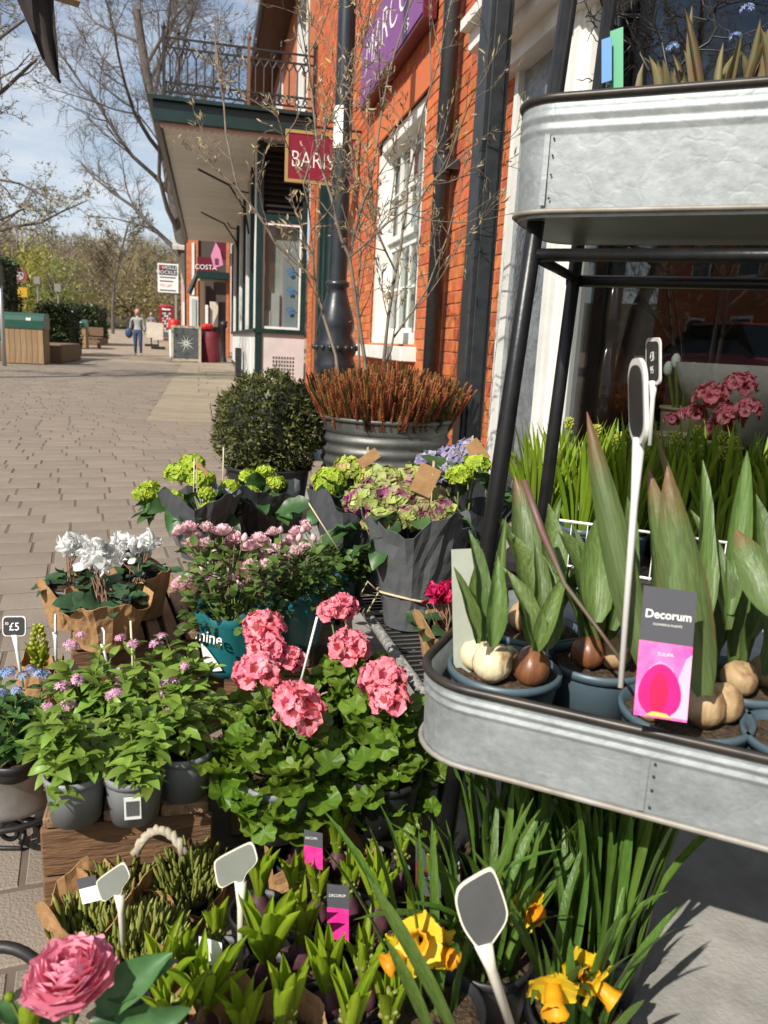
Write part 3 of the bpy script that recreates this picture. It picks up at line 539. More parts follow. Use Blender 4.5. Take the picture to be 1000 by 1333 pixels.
# chalkboard A sign
M_CHALK = mat('chalkboard', (.035, .04, .04), .75, c2=(.06, .065, .065), scale=6); M_FRAME = mat('weathered_frame', (.42, .35, .26), .8, c2=(.3, .25, .18), scale=8); YA = 25.6
a = PY(223, 470, YA); b_ = PY(262, 425, YA); ab = thing('chalkboard_sign', 'chalkboard A sign with a drawn starburst in a weathered wooden frame', 'sign', ((a.x+b_.x)/2, YA, 0)); ax0, ax1, az1 = a.x, b_.x, b_.z
def lean(mb, x0, x1, z0, z1, m, nm, s=1, th=.04, off=0.):
    yo = lambda z: YA + s*(-.28*(1-z/az1)) - off
    mb.add([(x0, yo(z0), z0), (x1, yo(z0), z0), (x1, yo(z1), z1), (x0, yo(z1), z1), (x0, yo(z0)+th, z0), (x1, yo(z0)+th, z0), (x1, yo(z1)+th, z1), (x0, yo(z1)+th, z1)], [(0,1,2,3),(7,6,5,4),(0,4,5,1),(2,6,7,3),(0,3,7,4),(1,5,6,2)]); return mb.build(nm, m, ab)
lean(MB(), ax0, ax0+.08, 0, az1, M_FRAME, 'frame_stile'); lean(MB(), ax1-.08, ax1, 0, az1, M_FRAME, 'frame_stile'); lean(MB(), ax0+.08, ax1-.08, az1-.07, az1, M_FRAME, 'frame_rail'); lean(MB(), ax0+.08, ax1-.08, .03, .1, M_FRAME, 'frame_rail')
lean(MB(), ax0+.08, ax1-.08, .1, az1-.07, M_CHALK, 'board', 1, .02, -.01); lean(MB(), ax0, ax0+.08, 0, az1-.02, M_FRAME, 'rear_leg', -1, .04, -.05); lean(MB(), ax1-.08, ax1, 0, az1-.02, M_FRAME, 'rear_leg', -1, .04, -.05)
sb = MB(); cxx, czz = (ax0+ax1)/2, az1*.52; yo = lambda z: YA-.28*(1-z/az1)+.006
for k in range(10):
    an = 2*PI*k/10; r1 = .30 if k % 2 else .24; d = Vector((math.cos(an), 0, math.sin(an))); t_ = Vector((-d.z, 0, d.x))*.016
    pts = [Vector((cxx, 0, czz))+d*.03+t_, Vector((cxx, 0, czz))+d*.03-t_, Vector((cxx, 0, czz))+d*r1]
    sb.add([(p.x, yo(p.z), p.z) for p in pts], [(0, 1, 2)])
sb.build('chalk_drawing', mat('chalk', (.5, .5, .44), .9), ab)
# dark red covered heater
cv = thing('draped_cover', 'dark red fabric cover with bright red gathered top beside chalkboard sign', 'cover', PY(274, 468, 25.9)); p = PY(274, 468, 25.9); Y_ = p.y
mb = MB(); mb.lathe([(.30, 0), (.31, .3), (.30, .75), (.27, .9), (.2, 1.0), (.14, 1.05)], 14, (p.x, Y_, 0), wob=lambda a, z: 1+.05*math.sin(5*a+z*3)); mb.build('cloth', mat('dark_red_cloth', (.11, .006, .014), .7, c2=(.15, .008, .02), scale=4), cv, True)
mb = MB(); mb.lathe([(.14, 1.03), (.2, 1.09), (.19, 1.16), (.1, 1.22), (.03, 1.2)], 14, (p.x-.1, Y_-.1, 0), wob=lambda a, z: 1+.1*math.sin(6*a)); mb.build('gathered_top', mat('bright_red_cloth', (.55, .015, .015), .6), cv, True)
rb = thing('litter_bin', 'small red round litter bin with white body behind the chalkboard sign', 'bin', PY(227, 462, 30.)); p = PY(227, 440, 30.)
mb = MB(); mb.lathe([(.17, 0), (.2, .9), (.2, 1.0)], 14, (p.x, 30, 0)); mb.build('body', M_WHITE, rb, True)
mb = MB(); mb.lathe([(.21, 1.0), (.22, 1.05), (.22, 1.3), (.18, 1.36), (.01, 1.38)], 14, (p.x, 30, 0)); mb.build('red_hood', mat('bin_red', (.5, .015, .012), .4), rb, True)
bo = thing('black_bollard', 'black cast bollard by the corner of the green shopfront', 'bollard', PY(291, 468, 27.)); p = PY(291, 440, 27.)
mb = MB(); mb.lathe([(.12, 0), (.1, .1), (.08, .2), (.07, 1.1), (.12, 1.15), (.12, 1.3), (.02, 1.36)], 12, (p.x, 27, 0)); mb.build('shaft', M_IRON, bo, True); mb = MB(); mb.box((p.x-.18, 26.95, 1.28), (p.x+.14, 27.05, 1.34)); mb.build('arm', M_IRON, bo)
# twin timber recycling bins with green lids
def timber_bin(px, py, Y, wpx, label):
    p = PY(px, py, Y); z0 = zter(Y); W = wpx*Y/1000.; t = thing('recycling_bin', label, 'bin', (p.x, Y, z0), 'timber bins along the planters')
    M_T = mat('bin_timber', (.34, .22, .12), .8, c2=(.24, .15, .08), scale=6, stretch=(6, 6, .6), rand=.12); M_LID = mat('bin_green_lid', (.014, .07, .046), .35, c2=(.02, .09, .06), scale=3)
    n = 7; sl = MB(); sl.box((-W/n/2*.94, -.012, 0), (W/n/2*.94, .012, .78)); me = sl.mesh('slat', M_T)
    for k in range(n): link('slat', me, t, None, (-W/2+W/n*(k+.5), -.33, .02))
    for k in range(6): o = link('slat', me, t, None, (W/2, -.27+k*.11, .02)); o.rotation_euler.z = PI/2; o = link('slat', me, t, None, (-W/2, -.27+k*.11, .02)); o.rotation_euler.z = PI/2
    mb = MB(); mb.box((-W/2+.02, -.31, .02), (W/2-.02, .33, .78)); mb.build('core', mat('bin_core', (.05, .04, .03), .9), t, local=True)
    mb = MB(); prof = [(-.36, .80), (-.36, .98), (-.30, 1.08), (-.12, 1.15), (.12, 1.15), (.32, 1.05), (.36, .8)]; V = [(s*(W/2+.03), y, z) for s in (-1, 1) for y, z in prof]; k = len(prof)
    mb.add(V, [(i, i+1, k+i+1, k+i) for i in range(k-1)]+[tuple(range(k)), tuple(range(2*k-1, k-1, -1)), (0, k, 2*k-1, k-1)]); mb.build('lid', M_LID, t, local=True)
    mb = MB(); mb.box((W*.1, -.372, .98), (W*.22, -.362, 1.04)); mb.build('sticker', M_SIGNWH, t, local=True)
    return t
timber_bin(36, 470, 19.6, 43, 'large timber bin with rounded green lid nearest on the left'); timber_bin(105, 447, 34, 15, 'small far timber bin with green lid beside the seated person')
# planters, hedges
M_PLW = mat('planter_timber', (.20, .125, .07), .85, c2=(.14, .085, .05), scale=5, stretch=(1, 1, 6))
M_HEDGE = leafmat('hedge_leaf', (.03, .05, .015), (.055, .075, .025), trans=.15)
LEAFQ = (np.array([(-.5, 0, 0), (0, -.02, .0), (.5, 0, 0), (0, 1, .05)])*[.55, 1, 1], np.array([[0, 1, 2, 3]]))
def leaf_cloud(pts, size, jit=.5, outward=None):
    ms = []
    for i, p in enumerate(pts):
        d = Vector((rng.gauss(0, 1), rng.gauss(0, 1), rng.gauss(.25, .8)))
        if outward is not None: d += Vector(outward[i])*1.2
        ms.append(mat4(p, d, rng.uniform(0, 6.28), size*rng.uniform(1-jit, 1+jit)))
    return stamp(*LEAFQ, ms)
def hedge(px0, px1, Y, ztop, dep, label):
    a = PY(px0, 440, Y).x; b_ = PY(px1, 440, Y).x; t = thing('clipped_hedge', label, 'hedge', ((a+b_)/2, Y, zter(Y)), 'hedges along the planters'); z0 = zter(Y)+.3
    mb = MB(); mb.box((a, Y, zter(Y)), (b_, Y+dep, z0+.05)); mb.build('planter_box', M_PLW, t)
    mb = MB(); mb.box((a+.06, Y+.06, z0), (b_-.06, Y+dep-.06, ztop-.1)); mb.build('twig_core', mat('hedge_core', (.02, .022, .01), .9), t)
    pts = []
    for _ in range(2600):
        x, y, z = rng.uniform(a, b_), rng.uniform(Y, Y+dep), rng.uniform(z0, ztop); f = rng.random()
        if f < .5: y = Y+rng.uniform(-.06, .1)
        elif f < .75: z = ztop+rng.gauss(-.04, .07)
        else: x = b_ + rng.uniform(-.1, .06)
        pts.append((x, y, z))
    V, F, r_ = leaf_cloud(pts, .11); o = link('foliage', np_mesh('foliage', V-np.array(org(t)), F, M_HEDGE, r_), t); o['kind'] = 'stuff'
hedge(48, 92, 27., 1.55, 2.2, 'dark clipped hedge in a timber planter behind the near bin'); hedge(98, 130, 38, 1.9, 3, 'taller dark hedge in a planter behind the seated person'); hedge(-60, 11, 22, 2.5, 1.6, 'dark evergreen hedge at the far left edge')
a = PY(48, 472, 20.4); mb = MB(); mb.box((-5.4, 20.4, 0), (PY(82, 470, 20.6).x, 23.4, .45), bev=.02); tag(mb.build('planter_wall', M_PLW), 'low brown timber planter wall beside the near green bin', 'planter')
# sign poles
sp = thing('sign_pole', 'silver metal pole at the left edge of the street', 'pole', PY(6, 478, 18.)); p = PY(6, 478, 18.); q = PY(4, 345, 18.)
mb = MB(); mb.tube([(p.x, 18, 0), (p.x, 18, q.z)], .045, 10); mb.build('tube', mat('galvanised_pole', (.45, .46, .47), .45, .6), sp, True); mb = MB(); mb.box((p.x-.12, 17.9, q.z-.4), (p.x+.05, 18.1, q.z)); mb.build('control_box', M_IRON, sp)
rs = thing('road_sign', 'round red and white road sign on a dark pole beyond the hedge', 'road sign', PY(29, 445, 42.)); p = PY(29, 440, 42.); zc = PY(31, 366, 42.).z
mb = MB(); mb.tube([(p.x, 42, zter(42)), (p.x, 42, zc+.8)], .06, 8); mb.build('pole', M_IRON, rs)
mb = MB(); mb.tube([(p.x+.05, 41.9, zc+.25), (p.x+.05, 41.86, zc+.25)], .33, 20); mb.build('red_disc', mat('sign_red', (.25, .05, .06), .6), rs); mb = MB(); mb.tube([(p.x+.05, 41.85, zc+.25), (p.x+.05, 41.84, zc+.25)], .2, 20); mb.build('white_disc', mat('sign_dull', (.4, .36, .34), .6), rs)
mb = MB(); mb.box((p.x-.3, 41.9, zc-.75), (p.x+.35, 41.95, zc-.3)); mb.build('yellow_plate', mat('sign_yellow', (.5, .3, .02), .5), rs)
for (px, y0, Y) in ((52, 370, 60.), (78, 380, 55.)):
    p = PY(px, 440, Y); mb = MB(); mb.tube([(p.x, Y, zter(Y)), (p.x, Y, PY(px, y0, Y).z)], .07, 6); mb.box((p.x-.2, Y-.2, PY(px, y0, Y).z), (p.x+.2, Y+.2, PY(px, y0, Y).z+.5)); tag(mb.build('park_lamp', mat('grey_post', (.2, .18, .15), .7)), 'taller slim grey post before the willow' if px == 52 else 'shorter slim grey post before the dark hedge', 'post')
# ================================================================ people
def person(name, label, loc, h, joints, cols, hair, bag=None, face=(0, -1)):
    """one skinned body; joints in units of body height, x to the person's left in the picture frame"""
    t = thing(name, label, 'person', loc); me = bpy.data.meshes.new('body'); names = list(joints['p']); idx = {n: i for i, n in enumerate(names)}
    me.from_pydata([Vector(joints['p'][n][:3])*h for n in names], [(idx[a], idx[b]) for a, b in joints['e']], []); o = link('body', me, t)
    o.modifiers.new('skin', 'SKIN'); sv = me.skin_vertices[0].data
    for n in names: r = joints['p'][n][3]*h; sv[idx[n]].radius = (r, r*(joints['p'][n][4] if len(joints['p'][n]) > 4 else 1)); sv[idx[n]].use_root = n == 'pelvis'
    s = o.modifiers.new('sub', 'SUBSURF'); s.levels = s.render_levels = 2; o.modifiers['skin'].use_smooth_shade = True
    m = bpy.data.materials.new('clothes'); m.use_nodes = True; nt = m.node_tree; b = nt.nodes['Principled BSDF']; b.inputs['Roughness'].default_value = .85; N = nt.nodes.new; L = nt.links.new
    tc = N('ShaderNodeTexCoord'); sx = N('ShaderNodeSeparateXYZ'); L(tc.outputs['Object'], sx.inputs[0]); mr = N('ShaderNodeMath'); mr.operation = 'DIVIDE'; mr.inputs[1].default_value = h*1.02; L(sx.outputs[2], mr.inputs[0])
    cr = N('ShaderNodeValToRGB'); cr.color_ramp.interpolation = 'CONSTANT'; el = cr.color_ramp.elements; el[0].position = 0; el[0].color = (*cols[0][1], 1); el[1].position = cols[1][0]; el[1].color = (*cols[1][1], 1)
    for pz, c in cols[2:]: e = el.new(pz); e.color = (*c, 1)
    L(mr.outputs[0], cr.inputs[0]); L(cr.outputs[0], b.inputs['Base Color']); me.materials.append(m)
    hd = Vector(joints['p']['head'][:3])*h; mb = MB(); mb.sphere((hd.x, hd.y+.012*h, hd.z+.012*h), .062*h, 12, 8, sq=(1, 1.05, 1.12)); 
    mb.v = [v for v in mb.v]; mb.sphere((hd.x, hd.y+.035*h, hd.z-.03*h), .05*h, 10, 6, sq=(1.1, .7, 1.4)); mb.build('hair', mat('hair_'+name+str(hair[0]), hair, .6), t, True, local=True)
    M_SK = mat('skin', (.45, .26, .18), .6); mb = MB(); mb.sphere((hd.x, hd.y-.012*h, hd.z-.004*h), .058*h, 12, 8, sq=(.86, 1, 1.18)); mb.tube([(hd.x, hd.y-.065*h, hd.z+.002*h), (hd.x, hd.y-.078*h, hd.z-.014*h)], [.004*h, .01*h], 6); f_ = mb.build('face', M_SK, t, True, local=True)
    for s_ in (-1, 1): mb = MB(); mb.sphere((hd.x+s_*.022*h, hd.y-.064*h, hd.z+.006*h), .006*h, 6, 4); mb.build('eye', mat('eye_dark', (.03, .02, .02), .3), f_, local=True)
    mb = MB(); mb.box((hd.x-.017*h, hd.y-.068*h, hd.z-.034*h), (hd.x+.017*h, hd.y-.058*h, hd.z-.028*h)); mb.build('mouth', mat('mouth', (.3, .08, .07), .5), f_, local=True)
    M_SHOE = mat('shoe_'+name, cols[0][1] if len(cols[0]) < 3 else cols[0][2], .6)
    for n in ('toeL', 'toeR'):
        p = Vector(joints['p'][n][:3])*h; mb = MB(); mb.sphere((p.x, p.y+.03*h, p.z+.012*h), .03*h, 10, 6, sq=(.8, 2.0, .9)); mb.build('shoe', M_SHOE, t, True, local=True)
    for n, sgn in (('handL', 1), ('handR', -1)):
        p = Vector(joints['p'][n][:3])*h; mb = MB(); mb.sphere((p.x, p.y, p.z-.012*h), .018*h, 8, 5, sq=(.7, 1, 1.5))
        for k in range(4): mb.tube([(p.x, p.y-.012*h+.008*h*k, p.z-.03*h), (p.x, p.y-.014*h+.008*h*k, p.z-.05*h), (p.x-sgn*.006*h, p.y-.014*h+.008*h*k, p.z-(.058+.004*(k % 3))*h)], .0045*h, 5)
        mb.tube([(p.x, p.y-.015*h, p.z-.012*h), (p.x-sgn*.006*h, p.y-.026*h, p.z-.034*h)], .005*h, 5); mb.build('hand', M_SK, t, True, local=True)
    return t
BE = [('pelvis', 'waist'), ('waist', 'chest'), ('chest', 'neck'), ('neck', 'head'), ('chest', 'shL'), ('chest', 'shR'), ('shL', 'elL'), ('shR', 'elR'), ('elL', 'handL'), ('elR', 'handR'), ('pelvis', 'hipL'), ('pelvis', 'hipR'), ('hipL', 'knL'), ('hipR', 'knR'), ('knL', 'anL'), ('knR', 'anR'), ('anL', 'toeL'), ('anR', 'toeR')]
STAND = {'e': BE, 'p': dict(pelvis=(0, 0, .53, .075, .75), waist=(0, 0, .62, .068, .75), chest=(0, 0, .74, .082, .7), neck=(0, .005, .845, .03), head=(0, -.005, .93, .052, 1.1), shL=(.105, 0, .80, .042), shR=(-.105, 0, .80, .042), elL=(.135, .02, .63, .03), elR=(-.15, .02, .63, .03), handL=(.14, -.02, .50, .018), handR=(-.165, -.03, .50, .018),
    hipL=(.05, 0, .50, .062), hipR=(-.05, 0, .50, .062), knL=(.055, -.03, .28, .042), knR=(-.055, .01, .28, .042), anL=(.06, .01, .045, .026), anR=(-.06, .06, .05, .026), toeL=(.065, -.06, .02, .02), toeR=(-.065, -.02, .02, .02))}
pw = G(180, 463); wm = person('person', 'person in grey top and blue jeans walking up the street with a blue bag', (pw.x, pw.y, 0), 1.66, STAND, [(0, (.035, .065, .13), (.7, .7, .68)), (.06, (.035, .065, .13)), (.545, (.34, .33, .32)), (.86, (.45, .26, .18))], (.30, .18, .08))
bgm = MB(); bgm.sphere((-.30, -.05, .80), .15, 12, 8, sq=(.9, .55, 1.25)); bg_ = bgm.build('shoulder_bag', mat('blue_bag', (.02, .05, .12), .6), None, True, local=True); bg_.location = (pw.x, pw.y, 0); tag(bg_, 'blue shoulder bag carried by the person in jeans', 'bag')
mb = MB(); mb.tube([(-.25, -.05, .93), (-.22, -.06, 1.2), (-.14, -.02, 1.36)], .012, 6); mb.build('strap', mat('blue_bag', (.02, .05, .12), .6), bg_, local=True)
SIT = {'e': BE, 'p': dict(pelvis=(0, .02, .30, .08, .8), waist=(0, .02, .38, .07, .8), chest=(0, 0, .51, .085, .75), neck=(0, -.02, .615, .03), head=(0, -.04, .70, .054, 1.1), shL=(.105, 0, .57, .042), shR=(-.105, 0, .57, .042), elL=(.14, .0, .41, .03), elR=(-.14, .0, .41, .03), handL=(.06, -.16, .36, .018), handR=(-.06, -.17, .37, .018),
    hipL=(.055, 0, .29, .062), hipR=(-.055, 0, .29, .062), knL=(.06, -.25, .29, .044), knR=(-.07, -.25, .29, .044), anL=(.06, -.24, .045, .026), anR=(-.07, -.27, .045, .026), toeL=(.065, -.31, .02, .02), toeR=(-.075, -.34, .02, .02))}
YP = 35.; p = PY(94, 450, YP); bn = thing('park_bench', 'dark timber bench under the seated person', 'bench', (p.x+.3, YP, zter(YP)))
mb = MB(); mb.box((-.9, -.1, .40), (.9, .35, .45)); mb.build('seat', M_PLW, bn, local=True); mb = MB(); mb.box((-.9, .38, .5), (.9, .42, .85)); mb.build('backrest', M_PLW, bn, local=True)
for x in (-.8, .7): mb = MB(); mb.box((x, -.05, 0), (x+.1, .42, .4)); mb.build('leg', M_PLW, bn, local=True)
person('person', 'person in dark clothes sitting on the bench by the hedge', (p.x, YP, zter(YP)), 1.72, SIT, [(0, (.02, .02, .022)), (.06, (.02, .02, .022)), (.30, (.016, .016, .018)), (.63, (.3, .18, .13))], (.02, .015, .012))
p = PY(197.5, 447, 48.); person('person', 'small distant person in pale top near the telephone box', (p.x, 48, zter(48)), 1.65, STAND, [(0, (.3, .27, .22)), (.06, (.3, .27, .22)), (.545, (.2, .2, .24)), (.86, (.45, .26, .18))], (.12, .08, .05))
for i, (px, Y) in enumerate(((197, 40.), (206, 37.))):
    p = PY(px, 440, Y); b0 = thing('pavement_sign', ('left' if i == 0 else 'right')+' of two far signs on weighted bases near the phone box', 'sign', (p.x, Y, zter(Y)))
    mb = MB(); mb.box((-.3, -.2, 0), (.3, .2, .1)); mb.build('base', M_IRON, b0, local=True); mb = MB(); mb.tube([(0, 0, .1), (0, 0, .9)], .03, 6); mb.build('post', M_IRON, b0, local=True); mb = MB(); mb.box((-.22, -.03, .4), (.22, .03, 1.15)); mb.build('panel', M_CREAM, b0, local=True)
# ================================================================ trees
M_BARK = mat('grey_bark', (.12, .10, .082), .9, c2=(.075, .062, .052), scale=6, bump=.4)
M_TWIG = mat('twig_bark', (.15, .125, .105), .9, c2=(.10, .085, .07), scale=6)
def grow(mbs, tips, p, d, L, r, lvl, cfg, rg):
    n = cfg['seg'][lvl]; pts = [Vector(p)]; rr = [r]; d = Vector(d).normalized(); dirs = [d]
    for i in range(n):
        k = cfg['kink'][lvl]; d = (d + Vector((rg.gauss(0, k), rg.gauss(0, k), rg.gauss(0, k))) + ZV*cfg['up'][lvl]).normalized()
        pts.append(pts[-1]+d*(L/n)); rr.append(r*(1-(1-cfg['taper'][lvl])*(i+1)/n)); dirs.append(d)
    mbs[0 if lvl < cfg['split'] else 1].tube(pts, rr, (9, 6, 4, 3, 3, 3)[lvl], 0, 0, False)
    if lvl == cfg['max']: tips.append((pts[-1], d)); return
    for k in range(cfg['n'][lvl]):
        f = cfg['from'][lvl] + (1-cfg['from'][lvl])*(k+rg.random()*.8)/cfg['n'][lvl]; f = min(f, .999); i = int(f*n); q = pts[i].lerp(pts[i+1], f*n-i); rq = rr[i]+(rr[i+1]-rr[i])*(f*n-i)
        s, _ = frame_of(dirs[i]); a = rg.gauss(cfg['ang'][lvl], .18); cd_ = Quaternion(dirs[i], rg.uniform(0, 2*PI)) @ (Quaternion(s, a) @ dirs[i])
        grow(mbs, tips, q, cd_, L*cfg['len'][lvl]*rg.uniform(.7, 1.15)*(1.1-.45*f), max(rq*cfg['rad'][lvl], cfg['rmin']), lvl+1, cfg, rg)
OAK = dict(seg=(5, 6, 5, 4, 3), kink=(.06, .13, .17, .2, .25), up=(.0, .035, .03, .03, .02), taper=(.5, .25, .25, .3, .3), n=(14, 10, 9, 7, 0), ang=(.8, .65, .7, .7, .7), len=(.64, .52, .5, .5, .5), rad=(.42, .5, .5, .5, .5), rmin=.010, split=2, max=4)
OAK['from'] = (.2, .2, .2, .1, 0)
def tree(name, label, base, h, r, cfg, seed, group=None, buds=None, d=(0, 0, 1), bark=(M_BARK, M_TWIG)):
    rg = random.Random(seed); t = thing(name, label, 'tree', base, group); a, b_ = MB(), MB(); tips = []
    grow((a, b_), tips, Vector(base), d, h, r, 0, cfg, rg)
    tr = a.build('trunk', bark[0], t, True); o = b_.build('crown', bark[1], t, True)
    if buds:
        n, size, m, sp = buds; pts = []
        for _ in range(n):
            p, dd = rg.choice(tips); pts.append(p - dd*rg.uniform(0, sp) + Vector((rg.gauss(0, .03), rg.gauss(0, .03), rg.gauss(0, .03)))*sp)
        V, F, r_ = leaf_cloud(pts, size); c_ = link('buds', np_mesh('buds', V-np.array(t.location), F, m, r_), t); c_['kind'] = 'stuff'
    return t, tips
tree('bare_tree', 'tall bare tree with spreading branches behind the shop canopy', (PY(262, 437, 38).x, 38, .1), 14.5, .34, OAK, 11, None, None, (-.10, 0, 1))
M_BUD = leafmat('pale_bud', (.24, .20, .10), (.42, .38, .24), trans=.35)
CH = dict(seg=(3, 5, 5, 4, 3), kink=(.08, .2, .25, .28, .3), up=(0, .02, .02, .05, .05), taper=(.6, .3, .3, .4, .5), n=(8, 6, 6, 5, 0), ang=(1.0, .7, .8, .8, .7), len=(.95, .5, .5, .48, .5), rad=(.6, .5, .5, .6, .5), rmin=.006, split=2, max=4)
CH['from'] = (.45, .2, .15, .1, 0)
tree('budding_tree', 'nearer budding tree reaching in from the left above the street', (-4.35, 13.2, 0), 5.0, .15, CH, 5, 'budding trees on the left', (6000, .05, M_BUD, .45))
tree('budding_tree', 'lower budding tree further back at the left edge', (-7.0, 24, 0), 4.6, .15, CH, 8, 'budding trees on the left', (6500, .075, M_BUD, .5))
SL = dict(OAK); SL.update(n=(16, 8, 6, 0), max=3, len=(.42, .45, .45, .5), rmin=.022, up=(0, .08, .05, .02)); SL['from'] = (.25, .15, .15, .1)
M_OLB = leafmat('olive_bud', (.17, .135, .05), (.26, .21, .09), trans=.3)
p = PY(147, 437, 62); tree('slender_tree', 'slender olive budding tree standing at the end of the street', (p.x, 62, zter(62)), 8.0, .13, SL, 3, None, (2600, .14, M_OLB, .9))
M_WIL = leafmat('willow_leaf', (.26, .25, .03), (.34, .33, .06), trans=.4); M_MISC = leafmat('pale_green_leaf', (.16, .2, .05), (.22, .26, .09), trans=.4)
def bushy(name, label, px, Y, w_, h, m, n=2600, size=.35, seed=1, droop=False):
    p = PY(px, 437, Y); rg = random.Random(seed); t = thing(name, label, 'tree', (p.x, Y, zter(Y)), 'trees at the end of the street'); tk = MB()
    tk.tube([(0, 0, 0), (rg.gauss(0, .1), 0, h*.4), (rg.gauss(0, .2), 0, h*.7)], [w_*.05, w_*.035, .03], 6)
    for k in range(12): a = rg.uniform(0, 6.28); q = Vector((math.cos(a)*w_*rg.uniform(.3, .5), math.sin(a)*w_*.4, h*rg.uniform(.5, .95))); tk.tube([(0, 0, h*rg.uniform(.25, .45)), q*.6+Vector((0, 0, h*.2)), q], [.1, .06, .02], 4)
    tk.build('trunk', M_BARK, t, True, local=True); pts = []; out = []
    cl = [(rg.gauss(0, w_*.27), rg.gauss(0, w_*.27), h*rg.uniform(.3, .95)) for _ in range(26)]
    for _ in range(n):
        c = rg.choice(cl); s = w_*.11; q = (c[0]+rg.gauss(0, s), c[1]+rg.gauss(0, s), max(.2, c[2]+rg.gauss(0, s)*(1.6 if droop else .8)-(abs(rg.gauss(0, s*1.5)) if droop else 0))); pts.append(q); out.append((0, 0, -1.5) if droop else (0, 0, 0))
    V, F, r_ = leaf_cloud(pts, size, .5, out); o = link('crown', np_mesh('crown', V, F, m, r_), t); o['kind'] = 'stuff'
bushy('willow_tree', 'yellow green willow beyond the road sign', 46, 80, 8, 6.6, M_WIL, 4200, .3, 2, True)
bushy('blossom_tree', 'small pale green tree to the right of the willow', 79, 74, 4, 5.6, M_MISC, 1300, .25, 4)
bushy('round_shrub', 'broad olive shrub beneath the slender tree', 170, 85, 9, 5.0, M_OLB, 2200, .35, 6)
# wooded hill
hx = [-400, -160, -80, -40, 0, 40, 120, 400]; hy = [(105, 1.0), (140, 4.5), (190, 11), (260, 18), (420, 24)]; mb = MB()
mb.add([(x, y, z*(1+.12*math.sin(x*.03))) for y, z in hy for x in hx], [(j*8+i, j*8+i+1, (j+1)*8+i+1, (j+1)*8+i) for j in range(4) for i in range(7)])
tag(mb.build('hill', mat('hill_ground', (.07, .06, .03), .95, c2=(.05, .05, .025), scale=.1)), None, None, kind='structure')
def wood():
    rg = random.Random(21); parts = {0: [], 1: []}; tmpl = []
    for v in range(4):
        V = []; F = []
        def blade(p, d, L, w_):
            d = Vector(d).normalized(); s = d.cross(Vector((rg.gauss(0, 1), rg.gauss(0, 1), rg.gauss(0, 1)))).normalized()*w_; o = len(V); q = Vector(p); V.extend([q-s, q+s, q+d*L+s*.15, q+d*L-s*.15]); F.append((o, o+1, o+2, o+3))
        for a in (0, 1.57): blade((0, 0, 0), (0, 0, 1), 6, .16)
        for k in range(60): a = rg.uniform(0, 6.28); z = rg.uniform(1.6, 6.5); blade((0, 0, z), (math.cos(a), math.sin(a), rg.uniform(.5, 1.6)), rg.uniform(2, 4.2), .07)
        for k in range(330):
            a = rg.uniform(0, 6.28); u = rg.random()**.5; z = rg.uniform(2.2, 9.5); R_ = 3.1*math.sqrt(max(.06, 1-((z-5.6)/4.6)**2))*u; blade((R_*math.cos(a), R_*math.sin(a), z), (math.cos(a)*u+rg.gauss(0, .5), math.sin(a)*u+rg.gauss(0, .5), rg.uniform(.2, 1.2)), rg.uniform(.8, 1.7), .05)
        tmpl.append((np.array(V), np.array(F)))
    for k in range(330):
        Y = rg.choice((100, 112, 125, 140, 160, 185, 215, 250))+rg.uniform(-8, 8); X = rg.uniform(-.42, .12)*Y; z = np.interp(Y, [105, 140, 190, 260], [1, 4.5, 11, 18]); s = rg.uniform(.65, 1.1); M = Matrix.Rotation(rg.uniform(0, 6.28), 4, 'Z') @ Matrix.Diagonal((s, s, s*rg.uniform(.85, 1.2), 1)); M.translation = (X, Y, z-.3)
        parts[0 if rg.random() < .72 else 1].append((rg.randrange(4), M))
    for g, m, nm in ((0, mat('bare_wood', (.24, .18, .125), .9, rand=.25, c2=(.19, .145, .10), scale=.2), 'bare_woodland'), (1, mat('evergreen_wood', (.15, .125, .06), .9, rand=.3, c2=(.19, .15, .07), scale=.2), 'olive_woodland')):
        V, F, r_ = joined([stamp(*tmpl[v], [np.array([M for w_, M in parts[g] if w_ == v])[i] for i in range(len([1 for w_, M in parts[g] if w_ == v]))]) for v in range(4)])
        o = link(nm, np_mesh(nm, V, F, m, r_, False)); tag(o, 'hazy bare brown wood covering the far hill' if g == 0 else 'olive green trees mixed into the far hillside wood', 'woodland', kind='stuff')
wood()
# brown pennant high on the left
pn = thing('brown_pennant', 'dark brown pointed fabric corner hanging from a timber arm at top left', 'pennant', P(70, -20, 2.2))
t_ = 2.2; Lp = [(4, -60), (22, 0), (38, 35), (54, 75), (66, 95), (78, 108)]; Rp = [(66, -60), (70, 0), (72, 30), (75, 60), (76.5, 90), (79, 108)]; mb = MB(); V = []; nn = 7
for (l, r_) in zip(Lp, Rp):
    for k in range(nn): f = k/(nn-1); V.append(P(l[0]+(r_[0]-l[0])*f, l[1]+(r_[1]-l[1])*f, t_+.018*math.sin(f*9+l[1]*.01)+.03*f))
mb.add(V, [(i*nn+k, i*nn+k+1, (i+1)*nn+k+1, (i+1)*nn+k) for i in range(5) for k in range(nn-1)]); o = mb.build('cloth', mat('brown_canvas', (.014, .008, .006), .9, c2=(.02, .012, .009), scale=30, stretch=(8, 8, 1)), pn, True); sf = o.modifiers.new('solid', 'SOLIDIFY'); sf.thickness = .003
mb = MB(); q0, q1 = P(66, -8, t_+.04), P(101, 3, t_+.12); q0 = q0+(q0-q1)*6; mb.tube([q0, q1], .014, 4); mb.build('timber_arm', mat('pale_timber', (.36, .26, .16), .8, c2=(.28, .2, .12), scale=20), pn)

